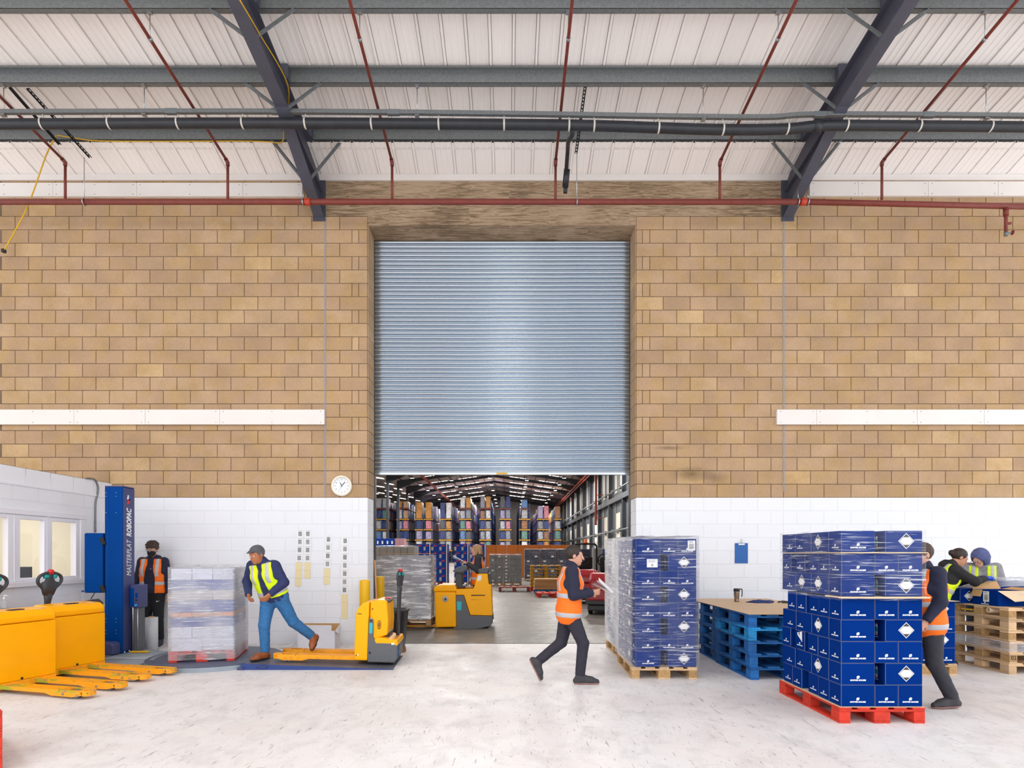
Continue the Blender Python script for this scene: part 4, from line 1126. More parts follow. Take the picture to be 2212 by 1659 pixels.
def tiller(parent, base, top, wdt=.20, k=1.0, style=0):
    """arm from base to head at top with a closed loop handle; the loop lies across y"""
    t = bpy.data.objects.new('tiller', None); C.objects.link(t); t.parent = parent
    base, top = Vector(base), Vector(top)
    d = top - base; up = d.normalized()
    neck = top - up * .21 * k
    side = Vector((0, 1, 0)) if style == 0 else Vector((.35, .94, 0)).normalized()
    fw = side.cross(up).normalized()
    rings = []
    for q, a, c in ((base, .035, .022), (base + d * .3, .036, .022), (neck - up * .1, .04, .026), (neck - up * .0, .06, .03)):
        rings.append([q + side * u * a / .03 + fw * w * c / .03 for u, w in rrect(.06, .06, .02, 2)])
    MB().loft(rings).build('arm', M_TD, t)
    hw = wdt / 2
    head = [neck + side * x + up * z * k for x, z in ((0, -.01), (-hw * .55, .05), (-hw, .11), (-hw * .92, .165), (-hw * .45, .195), (0, .20), (hw * .45, .195), (hw * .92, .165), (hw, .11), (hw * .55, .05), (0, -.01))]
    MB().tube(bez(head, 4), .02, 10).build('loop_grip', M_TD, t)
    rings = [[neck + up * z * k + side * u * a / .05 * k + fw * w * c / .05 for u, w in rrect(.1, .1, .03, 2)] for z, a, c in ((-.02, .05, .028), (.05, .075, .03), (.105, .08, .026), (.12, .05, .02), (.17, .03, .022), (.215, .026, .026))]
    MB().loft(rings).build('control_head', M_TD, t)
    MB().loft([[neck + up * z * k + side * u + fw * w for u, w in rrect(.065 - s, .06 - s, .018, 2)] for z, s in ((.19, 0), (.225, 0), (.235, .02))]).build('belly_switch', M_RED, t)
    for s in (-1, 1):
        c = neck + up * .165 * k + side * s * .055
        MB().loft([[c + side * s * z + up * u + fw * w for u, w in rrect(.055 - q, .055 - q, .02, 2)] for z, q in ((-.028, 0), (.02, 0), (.03, .02))]).build('thumb_switch', MATS['teal_print'], t)
    return t
M_GD = MATS['dark_grey_plastic']
def battery_truck(label, px, py, ang, fl=1.16):
    """pallet truck seen from the fork side; face centre at (px, py)"""
    t = thing('pallet_truck', label, 'truck', (px, py, 0), ang)
    hw = .36
    # battery housing: profile in x-z, extruded across
    MB().prism([(-.30, .10), (0, .10), (0, .735), (-.30, .735)], 'y', -hw, hw).build('battery_housing', M_TY, t, bevel=.008)
    lid = [(-.30, .738), (.002, .738), (.002, .80), (-.02, .85), (-.07, .875), (-.30, .89)]
    MB().prism(lid, 'y', -hw - .003, hw + .003).build('battery_lid', M_TY, t, bevel=.03, seg=4)
    hd = MB().box(-.16, -.09, -.09, .07, .868, .887, .004)
    hd.build('lid_handle', M_GD, t)
    MB().box(-.145, -.105, -.075, .055, .8872, .8885).build('handle_recess', M_RUB, t)
    st = MB().box(-.12, -.06, hw - .16, hw - .10, .8765, .8795, .001); st.build('sticker', M_DECALW, t)
    MB().box(-.05, .004, -hw - .002, hw + .002, .03, .098, .006).build('fork_carriage', M_TY2, t)
    MB().prism([(-.80, .06), (-.302, .06), (-.302, .72), (-.36, .80), (-.62, .76), (-.78, .40)], 'y', -hw + .02, hw - .02).build('drive_body', M_TY, t, bevel=.03, seg=3)
    MB().prism([(-.83, .04), (-.31, .04), (-.31, .058), (-.805, .058), (-.805, .3), (-.83, .28)], 'y', -hw, hw).build('chassis_skirt', M_TG, t, bevel=.005)
    MB().tube([(-.62, -.06, .11), (-.62, .06, .11)], .11, 18).build('drive_wheel', M_RUB, t)
    for s in (-1, 1): fork(t, s * .19, -.02, fl, M_FORK)
    MB().tube([(.001, -.03, .118), (.006, -.03, .118)], .014, 10).build('pivot_boss', M_RUB, t)
    tiller(t, (-.55, 0, .70), (-.50, .02, 1.28), .30, 1.3)
    return t
battery_truck('yellow pallet truck, nearer of two at left, cut by the picture edge', -5.46, 6.78, math.radians(-15), 1.20)
battery_truck('yellow pallet truck, farther of two at left beside the blue mast', -5.45, 7.63, math.radians(-15), 1.28)

# ---- pedestrian truck on the ramp; local x points to the fork tips (left in the picture)
tr = thing('pallet_truck', 'yellow and grey pedestrian pallet truck parked on the blue ramp', 'truck', (-2.10, 8.40, .034), PI + math.radians(3))
tr.rotation_euler[1] = math.radians(-2.0); tr.scale = (.88, 1, 1)
hw = .33
MB().prism([(-.20, .05), (0, .05), (.005, .20), (0, .68), (-.03, .75), (-.10, .82), (-.20, .845)], 'y', -hw, hw).build('battery_housing', M_TY, tr, bevel=.02, seg=3)
MB().prism([(-.205, .84), (-.30, .865), (-.42, .87), (-.46, .845), (-.49, .60), (-.485, .40), (-.205, .30)], 'y', -hw + .03, hw - .03).build('motor_cover', M_TY, tr, bevel=.035, seg=3)
MB().prism([(-.20, .03), (-.61, .03), (-.645, .09), (-.645, .26), (-.60, .30), (-.33, .30), (-.275, .36), (-.265, .60), (-.23, .63), (-.20, .63)], 'y', -hw - .006, hw + .006).build('grey_skirt', M_TG, tr, bevel=.018, seg=3)
MB().prism([(-.285, .275), (-.60, .235), (-.655, .27), (-.64, .345), (-.55, .34), (-.44, .365), (-.30, .365)], 'y', -hw - .004, hw + .004).build('foot_cover', M_TY, tr, bevel=.02, seg=3)
MB().prism([(-.24, .852), (-.44, .874), (-.475, .85), (-.455, .80), (-.40, .84), (-.33, .78), (-.29, .81)], 'y', -.20, .20).build('top_tray', M_GD, tr, bevel=.01)
MB().box(-.47, -.385, .05 - .12, .17 - .12, .868, .885, .006).build('emergency_switch', M_RED, tr)
MB().box(-.495, -.36, -.19, .19, .335, .425, .01).build('tiller_mount', M_GD, tr)
yy = hw + .007
MB().box(-.263, -.215, yy - .004, yy + .0015, .42, .56, .001).build('teal_sticker', M_TEALS, tr)
MB().box(-.245, -.225, yy - .004, yy + .002, .575, .61, .001).build('socket', M_RUB, tr)
hk = MB().tube(bez([(-.235, yy, .655 - .03), (-.228, yy, .62), (-.238, yy, .612), (-.246, yy, .62)], 4), .004, 6).build('hook_mark', M_DECALW, tr)
MB().box(-.09, -.03, hw - .002, hw + .0015, .672, .682).build('lettering', M_RUB, tr)
MB().lathe([(.001, 0), (.014, 0), (.014, .003), (.001, .003)], 4, M=Matrix.Translation((-.055, hw, .125)) @ Matrix.Rotation(-PI / 2, 4, 'X')).build('lifting_mark', M_DECALW, tr)
MB().lathe([(.001, 0), (.05, 0), (.05, .003), (.001, .003)], 20, M=Matrix.Translation((-.355, hw - .03, .535)) @ Matrix.Rotation(-PI / 2, 4, 'X') @ Matrix.Diagonal((.62, 1.25, 1, 1))).build('round_badge', mat('brown_badge', '#8a5a22', .5), tr)
MB().lathe([(.030, .003), (.038, .003), (.038, .005), (.030, .005), (.030, .003)], 20, M=Matrix.Translation((-.355, hw - .03, .535)) @ Matrix.Rotation(-PI / 2, 4, 'X') @ Matrix.Diagonal((.62, 1.25, 1, 1)), caps=False).build('badge_ring', M_TY, tr)
MB().box(-.60, -.555, hw + .004, hw + .0075, .275, .30).build('type_plate', M_DECALW, tr)
MB().tube([(-.235, yy - .004, .16), (-.235, yy + .003, .16)], .016, 12).tube([(-.03, hw, .12), (-.03, hw + .003, .12)], .008, 8).tube([(-.245, hw - .03, .745), (-.245, hw - .026, .745)], .01, 8).build('screw_heads', M_RUB, tr)
MB().tube([(-.5, -.05, .085), (-.5, .05, .085)], .075, 18).build('drive_wheel', M_RUB, tr)
MB().loft([[Vector((-.64 - .012 * math.sin(PI * t_), .18 + .05 * math.cos(a), .17 + .09 * math.sin(a))) for a in [2 * PI * k / 14 for k in range(14)]] for t_ in (0, .5, 1)]).build('blue_bumper_tag', mat('bright_blue_plastic', '#3a9be0', .4), tr)
for s in (-1, 1): fork(tr, s * .20, -.01, 1.25, M_TY2, z0=.035, z1=.10)
tiller(tr, (-.60, 0, .36), (-.605, 0, 1.265), .17, style=1)

# ---------------------------------------------------------------- stretch wrapping machine
M_MBLUE = mat('machine_blue_paint', '#003f8a', .45, var=.03, scale=4, spec=.06)
M_MBLUE2 = mat('machine_dark_blue_paint', '#3d4476', .5, var=.05, scale=4)
M_MGREY = mat('machine_grey_paint', '#8f9aa4', .5, var=.08, scale=7)
M_MPLATE = mat('turntable_plate', '#50556a', .42, var=.08, scale=12)
wm = thing('stretch_wrapper', 'blue pallet stretch wrapping machine with tall mast and turntable', 'machine', (-4.14, 8.41, 0))
def W(x, y, z): return Vector((x + 4.14, y - 8.41, z))
TC = 8.41
prof_ = [(.001, .0), (.87, .0), (.87, .062), (.001, .062)]
TM = Matrix.Translation((0, .09, 0))
MB().lathe(prof_, 64, M=TM, smooth=False).build('turntable_ring', M_MGREY, wm)
dm = MB().lathe([(.001, .063), (.865, .063), (.87, .068), (.87, .074), (.86, .08), (.001, .08)], 64, M=TM)
disc = dm.build('turntable_disc', M_MPLATE, wm)
st = MB()
for k in range(10):
    a = math.radians(172 + 4 * k); st.box(-.03, .03, -.003, .003, 0, .003, M=TM @ Matrix.Translation((.78 * math.cos(a), .78 * math.sin(a), .08)) @ Matrix.Rotation(a, 4, 'Z'))
st.build('tread_studs', M_MGREY, disc)
# frame between mast and turntable
MB().prism([(-1.62, .02), (-1.30, -.30), (-.80, -.46), (-.70, .55), (-1.62, .95)], 'z', 0, .045).build('base_frame', M_MGREY, wm, bevel=.006)
MB().box(-1.50, -.62, -.02, .18, .046, .06, .004).build('cover_plate', mat('pale_grey_plate', '#b3bcc3', .4, .3), wm)
mast = MB().prism(rrect(.27, .30, .03, 3, -1.685, .59), 'z', .05, 2.50).build('mast', M_MBLUE, wm, bevel=.012, seg=2)
MB().prism(rrect(.274, .304, .034, 3, -1.685, .59), 'z', 2.50, 2.515).build('mast_cap', M_MBLUE2, mast)
MB().box(-1.5495, -1.546, .46, .72, .08, 2.49).build('side_cover', M_MBLUE2, mast)
MB().box(-1.772, -1.769, .437, .4395, .08, 2.49).build('front_seam', M_MBLUE2, mast)
sc_ = MB()
for z in (2.41, 2.36, 2.12, .56, .51, .39, .34):
    for x in (-1.79, -1.64): sc_.lathe([(.001, 0), (.007, 0), (.005, .003), (.001, .003)], 8, M=Matrix.Translation((x, .439, z)) @ Matrix.Rotation(PI / 2, 4, 'X'))
sc_.build('cover_screws', M_SILVER, mast)
# lettering on the side of the mast, reads upwards
RW = Matrix.Rotation(PI / 2, 4, 'Z') @ Matrix.Rotation(PI / 2, 4, 'X')          # text plane facing +x
UP = Matrix.Rotation(PI / 2, 4, 'Z')                                            # run upwards in the text plane
def side_text(txt, size, z, y, bold, sh, nm, length):
    tm = text_mesh(txt, size, M_WHITE, shear=sh, bold=bold, align='LEFT')
    k = length / max(v.co.x for v in tm.vertices)
    q = MB(); text_to_mb(q, tm, Matrix.Translation((-1.5440, y, z)) @ RW @ UP @ Matrix.Diagonal((k, 1, 1, 1)))
    q.build(nm, M_WHITE, mast)
side_text('MASTERPLAT', .155, 1.18, .64, 0, .25, 'lettering', .55)
side_text('ROBOPAC', .155, 1.77, .64, .006, .25, 'lettering', .43)
def flat(pts, mt, nm, x=-1.5440): MB().add([(x, y, z) for y, z in pts], [tuple(range(len(pts)))]).build(nm, mt, mast)
zl = 2.25
flat([(.54, zl), (.60, zl + .02), (.62, zl + .09), (.56, zl + .07)], M_RED, 'red_mark'); flat([(.54, zl + .075), (.575, zl + .075), (.59, zl + .14), (.555, zl + .14)], M_WHITE, 'white_mark'); flat([(.58, zl + .06), (.62, zl + .06), (.625, zl + .14), (.585, zl + .14)], mat('mark_blue', '#2b59b8', .5), 'blue_mark')
# control cabinet hinged beside the mast
cab = MB().prism(rrect(.275, .28, .03, 3, -1.975, .57), 'z', .94, 1.82).build('control_cabinet', M_MBLUE, wm, bevel=.02, seg=3)
hg = MB()
for z in (1.72, 1.02): hg.box(-1.868, -1.81, .415, .445, z - .035, z + .035, .008).box(-1.84, -1.79, .41, .44, z - .075, z - .02, .008)
hg.build('cabinet_hinge', M_RUB, cab)
MB().prism([(-1.95, .05), (-1.56, .05), (-1.56, .20), (-1.60, .235), (-1.95, .25)], 'y', .25, .43).build('motor_cover', M_MBLUE2, wm, bevel=.03, seg=3)
bl = MB()
for y in (.47, .58, .69): bl.tube([(-1.535, y, .045), (-1.535, y, .075)], .014, 8)
for x in (-1.78, -1.64): bl.tube([(x, .44, .045), (x, .44, .07)], .012, 8)
bl.build('anchor_bolts', M_SILVER, wm)
# film carriage
cg = MB().box(-1.54, -1.41, .60, .84, .70, 1.05, .012).build('film_carriage', M_MBLUE2, wm)
MB().box(-1.53, -1.48, .587, .60, .73, 1.0, .004).box(-1.455, -1.42, .59, .60, .86, .93, .003).build('carriage_panel', M_MBLUE, cg)
MB().box(-1.45, -1.425, .584, .59, .815, .835, .002).build('switch_slot', M_RUB, cg)
MB().tube([(-1.44, .60, .745), (-1.44, .575, .745)], .018, 10).build('knob', MATS['bright_blue_plastic'], cg)
MB().box(-1.50, -1.435, .62, .80, .06, .70, .004).build('carriage_shield', M_TG, cg)
MB().tube([(-1.50, .612, .05), (-1.50, .612, 1.0)], .012, 8).tube([(-1.43, .612, .05), (-1.43, .612, .72)], .008, 8).build('guide_rods', M_SILVER, cg)
MB().box(-1.48, -1.20, .50, .53, .05, .075, .005).build('yellow_guard', M_YLAB, cg)
# ramp
rmp = MB()
for (z0, z1) in ((0, 0),):
    rmp.add([(.66, -.56, .0), (2.62, -.56, 0.0), (2.56, .52, 0), (.74, .52, 0), (.66, -.56, .074), (2.62, -.56, .004), (2.56, .52, .004), (.74, .52, .074)],
            [(3, 2, 1, 0), (4, 5, 6, 7), (0, 1, 5, 4), (1, 2, 6, 5), (2, 3, 7, 6), (3, 0, 4, 7)])
rp_ = rmp.build('ramp', mat('ramp_tread_plate', '#646873', .5, .2, var=.14, scale=9), wm)
MB().add([(.64, -.566, 0), (2.63, -.566, 0), (2.63, -.566, .006), (.64, -.566, .08), (.64, -.55, 0), (2.63, -.55, 0), (2.63, -.55, .006), (.64, -.55, .08)],
         [(0, 1, 2, 3), (7, 6, 5, 4), (3, 2, 6, 7), (0, 3, 7, 4), (1, 5, 6, 2)]).build('ramp_cheek', mat('ramp_blue_paint', '#27407f', .5), rp_)
MB().tube([(.85, -.567, .03), (.86, -.59, .045), (.98, -.59, .042), (.99, -.567, .028)], .006, 6).build('ramp_handle', M_MBLUE2, rp_)
MB().box(.60, .68, -.59, -.55, .0, .03, .006).build('ramp_bolt', M_MBLUE2, rp_)

# load on the turntable
LTX, LTY = -4.20, 8.47
pt = pallet('red pallet turning on the grey turntable under a wrapped load', (LTX, LTY, .0815), math.radians(14), M_PRED, .8, 1.0, .142)
M_BANDA = mat('white_blue_carton', '#c9ccdc', .5, rnd=.12); M_BANDB = mat('slate_blue_carton', '#6a74ab', .5, rnd=.12); M_BANDC = mat('peach_carton', '#d39b80', .6, rnd=.1); M_BANDD = mat('pale_grey_carton', '#b9b4b4', .6, rnd=.1)
rows = [(M_BANDA, .17), (M_BANDA, .15), (M_BANDB, .13), (M_BANDC, .06), (M_BANDB, .16), (M_BANDD, .13), (M_BANDB, .14), (M_BANDA, .15)]
z = .0815 + .143; Rl = Matrix.Rotation(math.radians(14), 4, 'Z')
for k, (mm, h) in enumerate(rows):
    nx, ny = (2, 3) if k % 2 == 0 else (3, 2)
    for i in range(nx):
        for j in range(ny):
            if nx == 3 and ny == 3 and i == j == 1: continue
            w, d = .76 / nx, .94 / ny
            v = Rl @ Vector((-.38 + (i + .5) * w, -.47 + (j + .5) * d, 0))
            col = 'left middle right'.split()[i] if nx == 3 else 'left right'.split()[i]
            row = 'front middle back'.split()[j] if ny == 3 else 'front back'.split()[j]
            carton(f'{mm.name.replace("_", " ")} at {row} {col}, {TIER[k]} layer of the turntable load', LTX + v.x - w / 2 + .002, LTX + v.x + w / 2 - .002, LTY + v.y - d / 2 + .002, LTY + v.y + d / 2 - .002, z, z + h, m=mm, group='cartons of the turntable load', rz=math.radians(14))
    z += h + .0005
film('milky stretch film wound round the load on the turntable', LTX - .407, LTX + .407, LTY - .507, LTY + .507, .10, z + .01, film_mat('wound_stretch_film', '', .34, .75, face=.4), math.radians(14), 20, True, .012, 33)
# film roll standing beside the carriage
fr_ = thing('film_roll', 'upright roll of clear stretch film standing beside the blue mast', 'film roll', (-5.61, 9.44, 0))
MB().lathe([(.04, 0), (.09, 0), (.09, .52), (.04, .52), (.04, 0)], 24, caps=False).build('film', mat('rolled_film', '#cfd3d8', .35, var=.05, scale=40, stretch=(.2, .2, 3)), fr_)
MB().lathe([(.034, -.0), (.041, 0), (.041, .535), (.034, .535), (.034, 0)], 20, caps=False).build('core', M_KRAFT, fr_)

# ---------------------------------------------------------------- desk beside the office wall
dk = thing('desk', 'white topped desk against the office wall behind the blue mast', 'desk', (-6.425, 9.3, 0))
MB().box(-.265, .245, -.55, .55, .685, .71, .004).build('desktop', M_TRIM, dk)
for x in (-.23, .21):
    for y in (-.5, .5): MB().box(x - .025, x + .025, y - .025, y + .025, 0, .685).build('leg', M_GALV, dk)
wb = thing('water_bottle', 'clear water bottle with blue cap on the desk', 'bottle', (-6.52, 9.2, .7105))
MB().lathe([(.001, 0), (.036, .0), (.038, .01), (.038, .12), (.034, .13), (.038, .145), (.036, .18), (.016, .215), (.016, .225)], 18).build('body', film_mat('clear_plastic', '', .22, .2, face=.5), wb)
MB().lathe([(.018, .222), (.018, .245), (.001, .246)], 14).build('cap', mat('bottle_cap_blue', '#1f4f9c', .5), wb)
pf = thing('label_printer', 'small black label printer on the desk behind the mast', 'printer', (-6.32, 9.12, .7105))
MB().prism([(-.1, 0), (.12, 0), (.12, .06), (.05, .12), (-.06, .10)], 'y', -.08, .08).build('body', M_TD, pf, bevel=.01)
MB().box(-.03, .06, -.0805, -.079, .02, .07).build('tray', M_YLAB, pf)
MB().tube([(-.02, 0, .12), (.03, .02, .22)], .006, 6).build('spindle', M_RUB, pf)
bp_ = MB().box(-.13, .13, -.09, .09, 0, .012, .003).build('paper_pad', mat('pale_blue_paper', '#8fb3da', .7), None, (-6.52, 8.93, .711), .2); tag(bp_, 'pale blue paper pad lying on the desk edge', 'paper')
ck = thing('work_trolley', 'black topped trolley behind the nearer yellow truck', 'trolley', (-6.52, 7.62, 0))
MB().box(-.16, .22, -.3, .3, .77, .80, .006).build('top', M_TD, ck)
for x in (-.13, .19):
    for y in (-.27, .27): MB().tube([(x, y, 0), (x, y, .77)], .014, 8).build('leg', M_GALV, ck)
sb = thing('sanitiser_bottle', 'pump bottle of clear hand sanitiser on the black trolley', 'bottle', (-6.43, 7.66, .8005))
MB().lathe([(.001, 0), (.036, 0), (.038, .02), (.036, .10), (.012, .13)], 16).build('body', bpy.data.materials['clear_plastic'], sb)
MB().lathe([(.012, .128), (.012, .155), (.004, .156), (.004, .185)], 10).tube([(0, 0, .185), (.045, 0, .18)], .007, 6).build('pump', M_WHITE, sb)

# ---------------------------------------------------------------- things on and along the wall
ckx, ckz = (739 - CX) / 128, H + (CY - 1050) / 128
clk = thing('wall_clock', 'round white wall clock with black numerals above the white paint', 'clock', (ckx, D - .012, ckz))
RX90 = Matrix.Rotation(PI / 2, 4, 'X')
MB().lathe([(.135, .0), (.172, .0), (.174, .03), (.155, .045), (.138, .035), (.135, 0)], 40, M=RX90, caps=False).build('rim', mat('clock_rim', '#ece7da', .4), clk)
MB().lathe([(.001, .012), (.138, .012)], 40, M=RX90, caps=False).build('dial', M_WHITE, clk)
nb = MB()
for n in range(1, 13):
    a = PI / 2 - n * PI / 6
    text_to_mb(nb, text_mesh(str(n), .036, M_BLACK), Matrix.Translation((.107 * math.cos(a), -.0135, .107 * math.sin(a) - .012)) @ RX90)
nb.build('numerals', M_BLACK, clk)
def hand(ang, l, w, nm, y):
    a = math.radians(90 - ang); u = Vector((math.cos(a), 0, math.sin(a))); s = Vector((-math.sin(a), 0, math.cos(a)))
    c = Vector((0, y, 0)); MB().add([c - u * .015 - s * w, c - u * .015 + s * w, c + u * l * .7 + s * w * 1.6, c + u * l, c + u * l * .7 - s * w * 1.6], [(0, 1, 2, 3, 4)]).build(nm, M_BLACK, clk)
hand(334, .075, .004, 'hour_hand', -.017); hand(41, .10, .004, 'minute_hand', -.019); hand(206, .09, .0012, 'second_hand', -.021)
# label rolls taped to the wall
strips = [((641, 1145), (657, 1267), 4, 3, -3, 'first'), ((657, 1145), (674, 1250), 4, 2, -1, 'second'), ((701, 1157), (719, 1263), 4, 2, -3, 'third'), ((739, 1160), (753, 1337), 7, 3, -1, 'fourth')]
M_BACKP = mat('yellowed_backing_paper', '#ecdcae', .7)
for (a, b_, nl, ny, tilt, nm) in strips:
    x0, x1 = (a[0] - CX) / 128, (b_[0] - CX) / 128; zt_, zb_ = H + (CY - a[1]) / 128, H + (CY - b_[1]) / 128
    t = thing('label_strip', f'hanging strip of barcode labels on the white wall, {nm} from left', 'labels', ((x0 + x1) / 2, D - .006, zt_), group='barcode label strips')
    w = .105; n = nl + ny; h = (zt_ - zb_) / n
    for k in range(n):
        sx = math.radians(tilt) * k * h * .8; z0 = -(k + 1) * h; yl_ = k < nl
        q = MB().box(sx - w / 2, sx + w / 2, -.004 - .002 * (k % 2), -.001, z0 + .004, z0 + h, mi=0)
        if yl_:
            for i in range(7): q.box(sx - .03, sx + .03, -.0075, -.0062, z0 + h * .25 + i * h * .085, z0 + h * .25 + i * h * .085 + h * (.03 + .03 * (i % 2)), mi=1)
            q.box(sx - .04, sx + .045, -.0075, -.0062, z0 + h * .92, z0 + h * .95, mi=2)
        q.build('label' if yl_ else 'backing_paper', [M_LABEL if yl_ else M_BACKP, MATS['black_print'], MATS['grey_print']], t)
# clipboard
cbx, cbz = (1601 - CX) / 128, H + (CY - 1195) / 128
cb = thing('clipboard', 'blue clipboard hanging on the white wall above the tan board', 'clipboard', (cbx, D - .008, cbz))
MB().box(-.11, .11, -.006, 0, -.17, .17, .003).build('board', mat('clipboard_blue', '#0f5aa6', .45), cb)
MB().box(-.055, .055, -.014, -.006, .135, .165, .004).build('clip', M_SILVER, cb)
MB().tube(bez([(-.012, -.01, .165), (-.014, -.012, .21), (0, -.01, .235), (.012, -.01, .21), (.012, -.01, .165)], 4), .004, 6).build('hanging_loop', M_SILVER, cb)
MB().tube([(0, 0, .23), (0, -.02, .235)], .005, 6).build('nail', M_GALV, cb)
# bollards
for nm, X, Y in (('yellow bollard before the wall, left of the doorway', -2.38, 9.92), ('yellow bollard beyond the wall inside the doorway', -2.46, 11.45)):
    t = thing('bollard', nm, 'bollard', (X, Y, 0))
    MB().lathe([(.001, 0), (.085, 0), (.085, 1.06), (.08, 1.078), (.04, 1.088), (.001, 1.09)], 24).build('post', mat('bollard_yellow', '#efb800', .45), t)
    MB().box(-.13, .13, -.13, .13, 0, .012).build('foot_plate', mat('bollard_yellow', '#efb800', .45), t)
br_ = thing('broom_handle', 'wooden broom handle leaning at the left door jamb', 'broom', (-2.20, 10.02, 0))
MB().tube([(.05, -.12, .0), (-.06, .1, 1.41)], .014, 10).build('stick', mat('broom_wood', '#b98658', .6), br_)
MB().tube(bez([(.05, -.12, .02), (.05, -.13, .10)], 2), [.018] * 3, 10).build('socket', M_RED, br_)
bn = thing('waste_bin', 'black open plastic waste bin behind the pedestrian truck', 'bin', (-1.83, 9.62, 0))
rg = []
for z, w, d in ((0.02, .30, .26), (.60, .40, .36), (.60, .43, .39), (.64, .43, .39), (.64, .37, .33), (.06, .27, .23)):
    rg.append([Vector((x, y, z)) for x, y in rrect(w, d, .05, 4)])
MB().loft(rg).build('body', mat('bin_black', '#26272b', .5, var=.1, scale=12), bn, bevel=.0)
MB().box(-.08, .08, -.215, -.19, .585, .61, .006).build('grip', M_BLACKPL, bn)
ht = MB()
for x in (-.11, .11): ht.tube([(x - .02, .12, .03), (x + .02, .12, .03)], .03, 12)
ht.build('wheels', M_RUB, bn)
bx = thing('cardboard_box', 'open white cardboard box on the floor by the wall', 'box', (-3.07, 9.72, 0), math.radians(-2))
b = MB(); w, d, h, t_ = .30, .14, .29, .006
b.box(-w, w, -d, -d + t_, 0, h, mi=0).box(-w, w, d - t_, d, 0, h + .09, mi=0).box(-w, -w + t_, -d + t_, d - t_, 0, h, mi=0).box(w - t_, w, -d + t_, d - t_, 0, h, mi=0).box(-w + t_, w - t_, -d + t_, d - t_, 0, t_, mi=1)
b.box(-w + t_, w - t_, d - t_ * 2, d - t_, t_, h + .088, mi=1).box(-w + t_, -w + 2 * t_, -d + t_, d - 2 * t_, t_, h - .002, mi=1).box(w - 2 * t_, w - t_, -d + t_, d - 2 * t_, t_, h - .002, mi=1)
b.build('body', [mat('white_cardboard', '#dfe0e8', .7, var=.02), M_KRAFT], bx)
MB().box(-w, w - .05, -d - .003, -d, h * .55, h + .09, .001).build('front_flap', MATS['white_cardboard'], bx)
MB().add([(w + .002, -d, h), (w + .002, d, h + .09), (w + .012, d, h - .0), (w + .05, -d + .05, h - .06)], [(0, 1, 2, 3), (3, 2, 1, 0)]).build('side_flap', MATS['white_cardboard'], bx)
wp = MB().tube(bez([(-.36, 0, .15), (-.46, -.02, .06), (-.56, -.04, .03), (-.66, -.06, .012)], 4), .004, 5)
wp.add([(-.66, -.1, .006), (-.48, -.06, .03), (-.42, 0, .075), (-.52, 0, .03), (-.62, -.02, .012)], [(0, 1, 2, 3, 4)])
o = wp.build('paper_scrap', M_WHITE, None, (-3.04, 9.72, 0)); tag(o, 'crumpled white paper scrap on the floor left of the white box', 'paper')
bs = thing('brown_wedge', 'brown wooden wedge lying at the foot of the black bin', 'wedge', (-1.73, 9.30, 0))
MB().prism([(-.13, 0), (.13, 0), (.12, .08), (-.1, .06)], 'y', -.07, .07).build('wedge', mat('wedge_wood', '#8d5a3c', .8, var=.15), bs, bevel=.01)
# monitor on the office desk inside
mo = thing('monitor', 'dark computer monitor seen through the office window', 'monitor', (-7.35, 9.1, .72))
MB().box(-.13, .13, -.015, .015, .36, .60, .006).build('screen', M_TD, mo)
MB().box(-.02, .02, -.01, .01, .02, .36).box(-.1, .1, -.08, .08, 0, .02).build('stand', M_TD, mo)
od = thing('office_desk', 'pale office desk behind the office window', 'desk', (-7.9, 9.15, 0))
MB().box(-.9, .9, -.5, .5, .69, .719).build('desktop', M_TRIM, od)
for x in (-.85, .85): MB().box(x - .02, x + .02, -.45, .45, 0, .69).build('leg', M_GALV, od)
